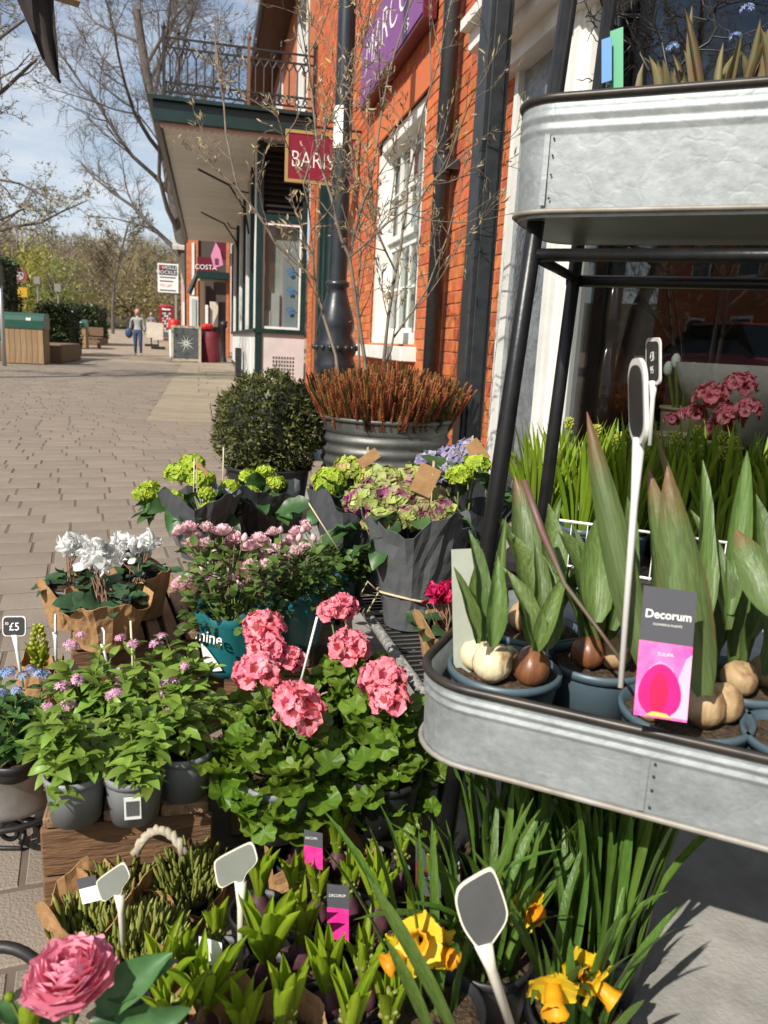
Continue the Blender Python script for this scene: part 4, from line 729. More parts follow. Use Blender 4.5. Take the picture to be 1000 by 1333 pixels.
# ================================================================ what stands across the street and shows in the shop window
M_CAR = mat('car_red', (.32, .012, .012), .25, coat=.8); M_CGL = mat('car_glass', (.01, .012, .014), .05)
car = thing('parked_car', 'red parked car mirrored in the dark shop window', 'car', (-5.2, 10.6, 0)); car.rotation_euler.z = R(4)
ST_ = [(-2.05, .50, .62, .66), (-1.95, .34, .74, .78), (-1.3, .28, .90, .84), (-.75, .26, .98, .86), (.4, .26, .98, .87), (1.2, .28, .96, .86), (1.85, .34, .90, .82), (2.02, .45, .74, .70)]
def loft(st, sec): 
    V = [(x, y, z) for s in st for (x, y, z) in sec(*s)]; k = len(V)//len(st); mb = MB(); mb.add(V, [(i*k+j, i*k+(j+1) % k, (i+1)*k+(j+1) % k, (i+1)*k+j) for i in range(len(st)-1) for j in range(k)]+[tuple(range(k-1, -1, -1)), tuple((len(st)-1)*k+j for j in range(k))]); return mb
loft(ST_, lambda y, z0, z1, w_: [(-w_*.9, y, z0), (-w_, y, z0+.12), (-w_, y, (z0+z1)/2+.1), (-w_*.93, y, z1-.03), (-w_*.8, y, z1), (w_*.8, y, z1), (w_*.93, y, z1-.03), (w_, y, (z0+z1)/2+.1), (w_, y, z0+.12), (w_*.9, y, z0)]).build('body', M_CAR, car, True, local=True)
loft([(-1.05, .93, .94, .72), (-.45, .93, 1.40, .60), (.9, .93, 1.42, .60), (1.6, .93, .98, .70)], lambda y, z0, z1, w_: [(-.78, y, z0), (-w_-.04, y, z0+(z1-z0)*.5), (-w_, y, z1), (w_, y, z1), (w_+.04, y, z0+(z1-z0)*.5), (.78, y, z0)]).build('windows', M_CGL, car, False, local=True)
loft([(-.42, 1.395, 1.43, .58), (.1, 1.40, 1.46, .60), (.92, 1.40, 1.44, .58)], lambda y, z0, z1, w_: [(-w_-.03, y, z0), (-w_, y, z1), (w_, y, z1), (w_+.03, y, z0)]).build('roof', M_CAR, car, False, local=True)
for x in (-.80, .80):
    for y in (-1.3, 1.3): mb = MB(); mb.tube([(x-.1, y, .31), (x+.1, y, .31)], .31, 20); wh = mb.build('wheel', mat('tyre', (.015, .015, .015), .8), car, local=True); mb = MB(); mb.tube([(x-.11, y, .31), (x+.11, y, .31)], .19, 14); mb.build('rim', mat('alloy', (.4, .4, .41), .3, .9), wh, local=True)
    mb = MB(); mb.sphere((x*.78, -1.98, .66), .1, 8, 6, sq=(1.3, .5, .7)); mb.build('headlight', M_SIGNWH, car, True, local=True)
for i, (y0, y1, h, m, lab) in enumerate(((6, 17, 7, M_CREAM, 'cream rendered house across the street, mirrored in the shop window'), (19, 33, 6.4, M_FARBRICK, 'brick house across the street, mirrored in the shop window'))):
    ho = thing('house', lab, 'house', (-17, (y0+y1)/2, 0)); mb = MB(); mb.box((-23, y0, 0), (-17, y1, h)); mb.build('wall', m, ho)
    mb = MB(); mb.add([(-16.6, y0-.3, h), (-16.6, y1+.3, h), (-20, y1+.3, h+3), (-20, y0-.3, h+3), (-23.4, y0-.3, h), (-23.4, y1+.3, h)], [(0, 1, 2, 3), (3, 2, 5, 4), (0, 3, 4), (1, 5, 2), (0, 4, 5, 1)]); mb.build('roof', mat('slate_roof', (.10, .09, .09), .7), ho)
    for z in (1.0, 4.0):
        for k in range(4): yy = y0+1.2+k*(y1-y0-2)/4; mb = MB(); mb.box((-17.05, yy, z), (-16.95, yy+1.3, z+1.6)); wd_ = mb.build('window', M_WHITE, ho); mb = MB(); mb.box((-16.949, yy+.12, z+.12), (-16.93, yy+1.18, z+1.48)); mb.build('pane', mat('dark_pane', (.03, .035, .04), .08), wd_)
# ================================================================ plant building blocks
def prof_lance(s): return math.sin(PI*min(1, s**.75))**.75
def prof_strap(s): return (.72+.28*min(1, s*3))*min(1, (1-s)*3.2)**.55
def prof_hy(s): return (.62+.38*math.sin(PI*min(1, s*1.1)))*min(1, (1-s)*4.5)**.5
def prof_ovate(s): return math.sin(PI*s**.72)**.8
def blade(L, W, prof, bend=.4, fold=.3, n=7, cols=3, wave=0., ph=0., base=.3):
    V = []; y = z = 0.; a = -bend*.3; ds = L/n; half = cols//2
    for i in range(n+1):
        s = i/n; w_ = W*max(prof(s), .03 if i else base)
        for c in range(-half, half+1):
            f = c/half; V.append((w_*f*math.cos(fold*abs(f)), y+math.sin(a)*0, z + w_*abs(f)*math.sin(fold*abs(f)) + wave*w_*math.sin(s*14+ph+2*f)*abs(f)))
        a += bend/n*1.3; y += math.cos(a)*ds; z -= math.sin(a)*ds
    k = 2*half+1; F = [(i*k+c, i*k+c+1, (i+1)*k+c+1, (i+1)*k+c) for i in range(n) for c in range(k-1)]
    return V, F
def mesh_of(name, V, F, m, smooth=True):
    mb = MB(); mb.add(V, F); return mb.mesh(name, m, smooth)
def redleaf():
    m = mat('tulip_red_edge_leaf', (.085, .132, .042), .42, c2=(.14, .195, .066), scale=26, stretch=(9, 1, 9), rand=.12, trans=.2, bump=.25, bscale=26); nt = m.node_tree; N = nt.nodes.new; L = nt.links.new; b = nt.nodes['Principled BSDF']; tc = N('ShaderNodeTexCoord'); sx = N('ShaderNodeSeparateXYZ'); L(tc.outputs['Object'], sx.inputs[0]); ax = N('ShaderNodeMath'); ax.operation = 'ABSOLUTE'; L(sx.outputs[0], ax.inputs[0])
    m1 = N('ShaderNodeMapRange'); m1.inputs['From Min'].default_value = .019; m1.inputs['From Max'].default_value = .028; L(ax.outputs[0], m1.inputs[0]); m2 = N('ShaderNodeMapRange'); m2.inputs['From Min'].default_value = .135; m2.inputs['From Max'].default_value = .19; L(sx.outputs[1], m2.inputs[0]); mxx = N('ShaderNodeMath'); mxx.operation = 'MAXIMUM'; L(m1.outputs[0], mxx.inputs[0]); L(m2.outputs[0], mxx.inputs[1])
    mu = N('ShaderNodeMath'); mu.operation = 'MULTIPLY'; mu.inputs[1].default_value = .75; L(mxx.outputs[0], mu.inputs[0]); src = b.inputs['Base Color'].links[0].from_socket; mix = N('ShaderNodeMix'); mix.data_type = 'RGBA'; mix.inputs['B'].default_value = (.26, .075, .055, 1); L(mu.outputs[0], mix.inputs['Factor']); L(src, mix.inputs['A']); L(mix.outputs['Result'], b.inputs['Base Color']); return m
def variants(name, m, k, fn): return [mesh_of(name, *fn(i), m) for i in range(k)]
def put(parent, name, me, loc, d, roll=0., s=1., up=None):
    o = bpy.data.objects.new(name, me); col.objects.link(o); o.parent = parent; o.matrix_basis = mat4(loc, d, roll, s, up); return o
def sph(az, tilt): return Vector((math.cos(az)*math.sin(tilt), math.sin(az)*math.sin(tilt), math.cos(tilt)))
def pot(parent, c, rt, rb, h, m, soil=True, rim=.012, n=24, name='pot', sink=.15):
    mb = MB(); c = Vector(c); mb.lathe([(0.001, 0), (rb, 0), (rt*.94, h-rim*1.2), (rt*.94, h-rim), (rt, h-rim), (rt, h), (rt*.93, h), (rt*.88, h*(1-sink)-.004)], n, c); p = mb.build(name, m, parent, True, local=True)
    if soil:
        s = MB(); k = 6; V = [(0, 0, h*(1-sink)+.004)]
        for i in range(1, k+1):
            for j in range(18): a = 2*PI*j/18; V.append((rt*.89*i/k*math.cos(a), rt*.89*i/k*math.sin(a), h*(1-sink)+rng.gauss(0, .0025)))
        F = [(0, 1+j, 1+(j+1) % 18) for j in range(18)] + [(1+(i-1)*18+j, 1+i*18+j, 1+i*18+(j+1) % 18, 1+(i-1)*18+(j+1) % 18) for i in range(1, k) for j in range(18)]
        s.add([Vector(v)+c for v in V], F); s.build('soil', M_SOIL, p, True, local=True)
    return p
M_TEAL_ = mat('teal_sleeve', (.015, .14, .155), .3, c2=(.012, .115, .13), scale=4); M_CLEAR_ = glass('clear_sleeve', (.95, .97, .97), .12, 1.2, 1.0)
def sleeve(parent, c, r0, r1, h, m, peaks=3, amp=.25, ph=0., name='paper_wrap', pleat=.035, n=44, seed=0, squash=1.):
    rg = random.Random(seed); a1, a2 = rg.uniform(0, 6), rg.uniform(0, 6); mb = MB(); V = []; K = 7
    for i in range(K+1):
        s = i/K
        for j in range(n):
            a = 2*PI*j/n; top = h*(1-amp*.5+amp*abs(math.sin(peaks*.5*(a-ph)))**1.4+.05*math.sin(5*a+a1)+.03*math.sin(11*a+a2)); r = (r0+(r1-r0)*s**1.25)*(1+pleat*s*math.sin(7*a+a1+s*2)+pleat*.6*math.sin(13*a+a2)*(s > .2)); fl = (1+.12*max(0, s-.7)*math.sin(peaks*(a-ph)))*(1+rg.gauss(0, .012)*(s > .1)*(0 if m is M_TEAL_ or m is M_CLEAR_ else 1))
            V.append((c[0]+r*fl*math.cos(a), c[1]+r*fl*math.sin(a)*squash, c[2]+top*s))
    mb.add(V, [(i*n+j, i*n+(j+1) % n, (i+1)*n+(j+1) % n, (i+1)*n+j) for i in range(K) for j in range(n)]); o = mb.build(name, m, parent, m is M_CLEAR_ or m is M_TEAL_, local=True)
    sf = o.modifiers.new('solid', 'SOLIDIFY'); sf.thickness = .0012; return o
def dome_leaves(parent, meshes, n, c, rx, ry, rz, s0, s1, droop=.2, zmin=-.25, rg=rng, name='leaf', fill=.35):
    """leaves over an uneven mound; each one its own object"""
    for k in range(n):
        az = rg.uniform(0, 2*PI); u = rg.uniform(zmin, 1); q = math.sqrt(max(0, 1-u*u)); f = rg.uniform(fill, 1)**.5*rg.uniform(.88, 1.1)
        nrm = Vector((math.cos(az)*q, math.sin(az)*q, u)); p = Vector((c[0]+nrm.x*rx*f, c[1]+nrm.y*ry*f, c[2]+nrm.z*rz*f))
        d = Vector((nrm.x, nrm.y, rg.uniform(-droop, .45)+.15*nrm.z)) + Vector((rg.gauss(0, .35), rg.gauss(0, .35), 0)); put(parent, name, rg.choice(meshes), p, d, rg.gauss(0, .35), rg.uniform(s0, s1), nrm*.6+ZV)
def stems(parent, c, tips, r, m, name='stems'):
    mb = MB(); c = Vector(c)
    for p in tips:
        p = Vector(p); md = c.lerp(p, .55)+Vector((rng.gauss(0, .006), rng.gauss(0, .006), .006)); mb.tube([c+Vector((rng.gauss(0, .012), rng.gauss(0, .012), 0)), md, p], [r, r*.85, r*.7], 5, 0, rng.random(), False)
    o = mb.build(name, m, parent, True, local=True); o['kind'] = 'stuff'; return o
M_HY = leafmat('hyacinth_leaf', (.25, .37, .02), (.34, .45, .035), .36, .5, .18, 30., vein=8.)
M_TU = leafmat('tulip_leaf', (.085, .14, .034), (.145, .215, .058), .42, .34, .24, 26., vein=9.)
M_DA = leafmat('daffodil_leaf', (.075, .15, .022), (.125, .215, .04), .36, .3, .25, 30., vein=10.)
M_MU = leafmat('muscari_leaf', (.20, .31, .02), (.28, .39, .035), .36, .42, .25)
M_GE = leafmat('geranium_leaf', (.085, .155, .012), (.15, .24, .022), .46, .34, .3)
M_VI = leafmat('soft_green_leaf', (.16, .26, .035), (.24, .35, .065), .42, .3, .28)
M_RO = leafmat('rose_leaf', (.055, .095, .018), (.10, .165, .03), .38, .2, .35)
M_HD = leafmat('hydrangea_leaf', (.03, .085, .025), (.06, .13, .035), .42, .2, .3)
M_STEM = leafmat('green_stem', (.12, .17, .03), (.17, .2, .05), .5, .1, .2)
M_PURB = mat('hyacinth_bulb', (.055, .018, .03), .45, c2=(.12, .05, .06), scale=40, stretch=(1, 1, .2)); M_TANB = mat('hyacinth_bud', (.20, .13, .05), .6, c2=(.25, .23, .06), scale=50)
M_POTG = mat('grey_plastic_pot', (.20, .21, .22), .5, c2=(.16, .165, .17), scale=10); M_POTB = mat('blue_grey_pot', (.075, .115, .14), .42, c2=(.055, .085, .105), scale=8); M_POTK = mat('black_pot', (.015, .015, .017), .5)
HYL = variants('leaf', M_HY, 6, lambda i: blade(.070+.006*i, .0122, prof_hy, (-.15, .05, .2, -.1, .3, .12)[i], 1.0, 9, 7))
TUL = variants('leaf', M_TU, 6, lambda i: blade(.17, (.020, .024, .028, .022, .026, .03)[i], prof_lance, (.15, .3, .5, .7, .25, .9)[i], .55, 9, 5, .12, i))
M_TUR = redleaf()
TURL = variants('leaf', M_TUR, 4, lambda i: blade(.19, (.024, .027, .03, .022)[i], prof_lance, (.12, .25, .4, .3)[i], .6, 9, 5, .1, i))
DAL = variants('leaf', M_DA, 6, lambda i: blade(.27, .0068, prof_strap, (.1, .25, .45, .8, .2, 1.2)[i], .5, 9, 3))
MUL = variants('leaf', M_MU, 5, lambda i: blade(.12, .0068, prof_strap, (.15, .35, .6, .9, .3)[i], .7, 6, 3))
VIL = variants('leaf', M_VI, 5, lambda i: blade(.042, .0105, prof_ovate, (.3, .6, .9, .5, .2)[i], .35, 5, 3, .1, i))
HDL = variants('leaf', M_HD, 5, lambda i: blade(.09, .032, prof_ovate, (.3, .6, .8, .4, 1.0)[i], .3, 7, 5, .18, i))
ROL = variants('leaf', M_RO, 4, lambda i: blade(.03, .010, prof_ovate, (.3, .5, .2, .6)[i], .3, 4, 3))
CYL = variants('leaf', leafmat('cyclamen_leaf', (.02, .06, .02), (.06, .11, .05), .45, .12, .3), 4, lambda i: blade(.042, .022, prof_ovate, (.3, .5, .6, .4)[i], .2, 6, 5, .15, i))
def lobed(i):                         # scalloped, cupped round leaf with the stalk at the origin
    rg = random.Random(i); n = 28; V = [(0, .018, .0)]; R_ = .024
    for k, f in enumerate((.5, 1.0)):
        for j in range(n):
            a = -PI/2 + 2*PI*(j+.5)/n; lob = 1+.13*math.cos(7*a+.5)*f + .05*math.cos(21*a)*f; notch = 1-.6*math.exp(-((a+PI/2) % (2*PI)-0)**2*6) if f == 1 else 1
            r_ = R_*f*lob; V.append((r_*math.cos(a)*1.1, .018+r_*math.sin(a), .010*f*f*(.6+.5*math.sin(3.5*a+i))+.002*math.sin(9*a)))
    F = [(0, 1+j, 1+(j+1) % n) for j in range(n)] + [(1+j, 1+n+j, 1+n+(j+1) % n, 1+(j+1) % n) for j in range(n)]; return V, F
GEL = variants('leaf', M_GE, 4, lobed)
def petal(L, W, cup=.6, ruf=.0, ph=0., n=4, cols=5):
    V = []; F = []; half = cols//2
    for i in range(n+1):
        s = i/n; w_ = W*(.25+.75*math.sin(PI*.5*min(1, s*1.5)))*(1 if s < .6 else max(.22, math.sqrt(max(0, 1-((s-.6)/.4)**2))))
        for c in range(-half, half+1):
            f = c/half; V.append((w_*f, L*s*(1-.12*f*f*s), cup*L*(s*s*.7)+.25*w_*f*f*cup+ruf*L*s*math.sin(5*f+ph)*s))
    k = 2*half+1; return V, [(i*k+c, i*k+c+1, (i+1)*k+c+1, (i+1)*k+c) for i in range(n) for c in range(k-1)]
def petmat(name, c, c2, trans=.25, rand=.18, sc=30., dark=None, rr=0.03):
    """petal colour; where dark is given, each petal grows deeper towards its own base (true pigment of the bloom), read from the face attribute"""
    return mat(name, c, .55, 0, c2, scale=sc, detail=2, rand=rand, trans=trans, spec=.25)
def flower_np(petals, tris=None):       # petals: list of (V, F, Matrix, rnd)
    out = []
    for V, F, M, r_ in petals: out.append(stamp(np.array(V), np.array(F), [np.array(M)], np.array([r_])))
    return joined(out)
# ================================================================ tub with saplings and heather, clipped box ball
M_TUB = mat('old_zinc_tub', (.085, .088, .082), .5, .55, (.15, .15, .135), scale=9, bump=.2, bscale=20)
tc_ = P(501, 540, 3.5); TR = .305
tub = thing('zinc_tub', 'large ribbed zinc tub planted with heather and bare saplings', 'tub', (tc_.x, tc_.y, 0)); zr = tc_.z
mb = MB(); pr = [(TR*.80, 0), (TR*.80, .02)]
for k in range(1, 60): z = .02+(zr-.03)*k/60; pr.append((TR*(.80+.2*z/zr)*(1+.022*math.sin(k*1.05) if 10 < k < 54 else 1), z))
pr += [(TR, zr-.02), (TR*1.03, zr-.012), (TR*1.03, zr), (TR*.985, zr), (TR*.96, zr-.07), (.01, zr-.06)]
mb.lathe(pr, 40); mb.build('vessel', M_TUB, tub, True, local=True)
mb = MB(); mb.lathe([(.01, zr-.045), (TR*.95, zr-.055)], 24); mb.build('soil', M_SOIL, tub, local=True)
M_HEA = mat('rust_heather', (.30, .098, .034), .8, c2=(.40, .16, .055), scale=6, rand=.35, trans=.15); M_HEG = leafmat('heather_green', (.06, .075, .02), (.10, .11, .03))
spV = []; spF = []
for k in range(15):
    z = k/15; r_ = .16*(1-z*.75); a = k*2.4
    for b_ in (0, 2.1, 4.2): o = len(spV); d = Vector((math.cos(a+b_), math.sin(a+b_), 0)); s = Vector((-d.y, d.x, 0))*.05; q = Vector((0, 0, z)); spV += [q-s, q+s, q+d*r_+s*.4+ZV*.09, q+d*r_-s*.4+ZV*.09]; spF.append((o, o+1, o+2, o+3))
spV = np.array([(v[0], v[2], v[1]) for v in spV]); spF = np.array(spF)
ms, gs = [], []
for k in range(1500):
    a = rng.uniform(0, 2*PI); q = math.sqrt(rng.random())*TR*.98; p = Vector((q*math.cos(a), q*math.sin(a), zr-.05)); h = rng.uniform(.15, .29)*(1.05-.25*q/TR); d = Vector((math.cos(a)*q*1.2, math.sin(a)*q*1.2, 1))+Vector((rng.gauss(0, .16), rng.gauss(0, .16), 0))
    (ms if rng.random() < .8 else gs).append(mat4(p, d, 0, (.085, h, .085)))
for nm, L_, m in (('heather', ms, M_HEA), ('heather_tips', gs, M_HEG)):
    V, F, r_ = stamp(spV, spF, L_); o = link(nm, np_mesh(nm, V, F, m, r_, False), tub); o['kind'] = 'stuff'
sp_ = thing('bare_sapling', 'multi stemmed bare sapling with pale buds growing from the zinc tub', 'sapling', (tc_.x, tc_.y, zr-.06)); M_SAP = mat('sapling_bark', (.19, .15, .105), .7, c2=(.10, .075, .055), scale=18)
SAPC = dict(seg=(4, 4, 3), kink=(.12, .16, .2), up=(.10, .08, .06), taper=(.45, .4, .4), n=(5, 3, 0), ang=(.65, .7, .6), len=(.5, .5, .5), rad=(.6, .6, .5), rmin=.0016, split=9, max=2); SAPC['from'] = (.25, .25, 0)
tips = []; tw = MB(); sr_ = random.Random(3)
for si, (t_, pts, r0) in enumerate(((3.42, [(440, 485), (437, 462), (410, 364), (359, 317), (309, 245), (294, 173), (285, 100), (278, 40)], .0085), (3.35, [(478, 500), (475, 470), (455, 335), (438, 288), (420, 223), (410, 162), (402, 70), (396, -40)], .010), (3.38, [(455, 335), (460, 310), (474, 259), (483, 234), (497, 144), (522, 43), (540, -20)], .008), (3.55, [(500, 500), (499, 475), (515, 353), (524, 300), (530, 240), (549, 151), (573, 72), (590, -10)], .009), (3.5, [(503, 470), (512, 440), (555, 378), (582, 310), (600, 250), (606, 190)], .006), (3.6, [(468, 490), (466, 420), (470, 330), (462, 240), (455, 150), (463, 60), (470, -30)], .006), (3.3, [(455, 335), (505, 290), (545, 262), (580, 220), (598, 160)], .005), (3.5, [(515, 353), (490, 300), (478, 200), (440, 120), (430, 20)], .005), (3.25, [(410, 364), (405, 300), (395, 240), (370, 180), (350, 120)], .004))):
    w3 = [P(x, y, t_+.05*math.sin(i+si)) for i, (x, y) in enumerate(pts)]; sm = []
    for a, b_ in zip(w3, w3[1:]): sm += [a, a.lerp(b_, .5)+Vector((sr_.gauss(0, .006), sr_.gauss(0, .006), 0))]
    sm.append(w3[-1]); n = len(sm); mb = MB(); mb.tube(sm, [r0*(1-.72*i/n) for i in range(n)], 7); mb.build('stem', M_SAP, sp_, True)
    for k in range(7):
        i = int(n*(.22+.75*k/7)); i = min(i, n-2); d = (sm[i+1]-sm[i]).normalized(); s, _ = frame_of(d); c_ = Quaternion(d, sr_.uniform(0, 6.28)) @ (Quaternion(s, sr_.uniform(.5, .9)) @ d)
        grow((tw, tw), tips, sm[i], c_, sr_.uniform(.22, .5), .0032, 0, SAPC, sr_)
o = tw.build('twigs', M_SAP, sp_, True); o['kind'] = 'stuff'
BUDV, BUDF = blade(.03, .0052, prof_lance, .1, .9, 4, 3); M_SBUD = mat('sapling_bud', (.52, .44, .27), .6, c2=(.38, .29, .16), scale=30, rand=.25, trans=.3); ms = []
for p, d in tips:
    for k in range(2 if sr_.random() < .5 else 1): q = p-d*sr_.uniform(0, .06); ms.append(mat4(q, d+Vector((sr_.gauss(0, .45), sr_.gauss(0, .45), sr_.gauss(.1, .3))), sr_.uniform(0, 6), sr_.uniform(.7, 1.35)))
V, F, r_ = stamp(BUDV, BUDF, ms); o = link('buds', np_mesh('buds', V-np.array(sp_.location), F, M_SBUD, r_), sp_); o['kind'] = 'stuff'
bc = P(350, 556, 3.45); BR = .228; bx_ = thing('box_ball', 'clipped dark green box ball standing left of the zinc tub', 'shrub', (bc.x, bc.y, 0)); M_BOX = leafmat('box_leaf', (.06, .072, .018), (.13, .135, .04), .42, .12, .4, spec=.4)
mb = MB(); mb.sphere((0, 0, bc.z), BR*.86, 20, 12); mb.build('twig_core', mat('box_core', (.012, .014, .006), .95), bx_, True, local=True)
pts = []; out = []
for k in range(7500):
    v = Vector((rng.gauss(0, 1), rng.gauss(0, 1), rng.gauss(0, 1))).normalized(); f = 1+.05*math.sin(v.x*9+v.z*7)+.04*math.sin(v.y*11+v.z*13)+rng.gauss(0, .035); f = f if rng.random() < .93 else f+rng.random()*.14
    pts.append((v.x*BR*f, v.y*BR*f, bc.z+v.z*BR*f)); out.append(v)
V, F, r_ = leaf_cloud(pts, .021, .4, out); o = link('foliage', np_mesh('foliage', V, F, M_BOX, r_), bx_); o['kind'] = 'stuff'
pot(bx_, (0, 0, 0), .2, .15, bc.z-BR*.75, M_POTK, True)
# ================================================================ timber crates and racks
M_WOODD = mat('dark_crate_wood', (.20, .10, .045), .75, c2=(.10, .05, .025), scale=7, stretch=(1.5, 9, 9), bump=.5, bscale=22, rand=.15, detail=8); M_WOODE = mat('crate_end_grain', (.30, .19, .10), .8, c2=(.17, .095, .045), scale=9, stretch=(9, 1.5, 9), bump=.5, bscale=25, rand=.15, detail=8)
M_WOODP = mat('pale_crate_wood', (.44, .34, .22), .8, c2=(.33, .24, .15), scale=8, stretch=(9, 9, 1.4), bump=.3, bscale=30, rand=.1, detail=8)
def crate(label, c0, c1, depth, z, m_front, m_top, ntop=3, nfront=2, gap=.012, front_vertical=False, group='crates under the pots'):
    """box from its two front top corners; boards are separate pieces"""
    c0, c1 = Vector(c0), Vector(c1); e = (c1-c0); W = e.length; e.normalize(); n_ = Vector((-e.y, e.x, 0)); t = thing('wooden_crate', label, 'crate', (c0.x, c0.y, 0), group); t.rotation_euler.z = math.atan2(e.y, e.x)
    def bd(nm, lo, hi, m):
        mb = MB(); mb.box(lo, hi, 0, 0, .003); c = [(a+b_)/2 for a, b_ in zip(lo, hi)]; mb.v = [(x-c[0], y-c[1], z_-c[2]) for x, y, z_ in mb.v]; o = link(nm, mb.mesh(nm, m), t, None, c); o.rotation_euler = (rng.gauss(0, .004), rng.gauss(0, .004), rng.gauss(0, .004)); return o
    w_ = W/ntop
    for k in range(ntop): bd('top_slat', (k*w_+gap/2, 0, z-.018), ((k+1)*w_-gap/2, depth, z), m_top)
    hh = (z-.02)/nfront
    for k in range(nfront): bd('front_board', (.0, .004, k*hh+.003), (W, .018, (k+1)*hh), m_front); bd('back_board', (0, depth-.018, k*hh+.003), (W, depth-.004, (k+1)*hh), m_front); bd('side_board', (.002, .02, k*hh+.003), (.016, depth-.02, (k+1)*hh), m_front); bd('side_board', (W-.016, .02, k*hh+.003), (W-.002, depth-.02, (k+1)*hh), m_front)
    return t
CZ = .18; cA, cB = G(50, 1066, CZ), G(277, 1044, CZ)
crate('dark weathered crate under the grey pots at lower left', cA, cB, .34, CZ, M_WOODD, M_WOODE, 3, 2)
Y2 = G(300, 1092).y; z2 = PY(300, 1008, Y2).z; c2a = Vector((PY(299, 1008, Y2).x, Y2, z2)); c2b = c2a+Vector((.30, -.03, 0))
crate('pale bleached crate under the coral pink geraniums', c2a, c2b, .42, z2, M_WOODP, M_WOODP, 4, 1)
CY_Z = .25; c3a, c3b = G(92, 838, CY_Z), G(262, 822, CY_Z)
crate('slatted brown crate under the white cyclamen', c3a, c3b, .42, CY_Z, M_WOODD, M_WOODE, 7, 3, .01)
BZ = .17; crate('low broad crate under roses and green hydrangeas', (-.16, 1.62, 0), (.22, 1.56, 0), .95, BZ, M_WOODD, M_WOODD, 6, 2)
rk = thing('wire_rack', 'black slatted wire rack under the dark wrapped hydrangeas', 'rack', (.45, 1.8, 0)); RZ = .19; ra, rb_ = G(494, 822, RZ), G(566, 925, RZ); rd = (rb_-ra).normalized(); rn = Vector((-rd.y, rd.x, 0)); rn = rn if rn.x > 0 else -rn
mb = MB(); mb.tube([(0, 0, 0), (.62, 0, 0)], .0035, 6); sl_ = mb.mesh('slat', M_IRON, True); ang = math.atan2(rn.y, rn.x)
for k in range(44): q = ra - rd*.55 + rd*.0235*k; o = link('slat', sl_, rk, None, q-rk.location); o.rotation_euler.z = ang
M_ROPE = mat('rope_grey', (.10, .10, .10), .9, c2=(.35, .33, .3), scale=60, stretch=(1, 1, 1), bump=.6, bscale=80)
for s in (0, .62): mb = MB(); q = ra+rn*s; mb.tube([q-rd*.58, q+rd*.5], .0125, 10); mb.build('edge_rail', M_ROPE if s == 0 else M_IRON, rk, True)
for s in (.02, .6):
    for f in (-.55, .42): mb = MB(); q = ra+rn*s+rd*f; mb.tube([(q.x, q.y, 0), (q.x, q.y, RZ)], .009, 6); mb.build('leg', M_IRON, rk)
# ================================================================ hydrangeas
FL4 = []; 
for k in range(4): V_, F_ = petal(.012, .0075, .25, .06, k, 2, 3); FL4.append((V_, F_, Matrix.Rotation(k*PI/2, 4, 'Z'), 0.))
FLV, FLF, _ = flower_np(FL4)
def mophead(parent, c, R_, m, n=70, flat=.75, s0=.9, s1=1.3, name='flower_head', m2=None):
    ms = []
    for k in range(n):
        z = 1-1.45*(k+.5)/n; a = k*2.39996; q = math.sqrt(max(0, 1-z*z)); nr = Vector((q*math.cos(a), q*math.sin(a), z)); p = Vector(c)+Vector((nr.x*R_, nr.y*R_, nr.z*R_*flat))*rng.uniform(.9, 1.06)
        M = nr.to_track_quat('Z', 'Y').to_matrix().to_4x4() @ Matrix.Rotation(rng.uniform(0, 6), 4, 'Z') @ Matrix.Rotation(rng.gauss(0, .3), 4, 'X') @ Matrix.Scale(rng.uniform(s0, s1), 4); M.translation = p; ms.append(M)
    V, F, r_ = stamp(FLV, FLF, ms); me = np_mesh(name, V, F, m, r_)
    return link(name, me, parent)
M_LIME = petmat('lime_floret', (.42, .50, .05), (.30, .42, .04), .25, .2); M_LIMEP = mat('lime_pink_floret', (.38, .44, .07), .55, 0, (.55, .28, .22), scale=22, rand=.25, trans=.25, lo=.5, hi=.7); M_PURG = mat('purple_green_floret', (.24, .035, .13), .55, 0, (.36, .42, .11), scale=24, rand=.35, trans=.25, lo=.40, hi=.54); M_LILAC = mat('lilac_floret', (.24, .20, .42), .55, 0, (.38, .36, .40), scale=20, rand=.3, trans=.25)
M_WRAPG = mat('grey_paper_wrap', (.085, .09, .098), .36, c2=(.07, .076, .083), scale=6, bump=.6, bscale=14, trans=.08); M_WRAPB = mat('charcoal_paper_wrap', (.03, .034, .038), .4, c2=(.022, .025, .028), scale=5, bump=.6, bscale=14); M_WRAPLIT = mat('sunlit_grey_wrap', (.135, .14, .145), .30, c2=(.10, .105, .11), scale=6, bump=.6, bscale=14, trans=.1); M_TWINE = mat('raffia', (.55, .45, .28), .8)  # foremost wrap gets a lighter grey: sun on its front put into the colour
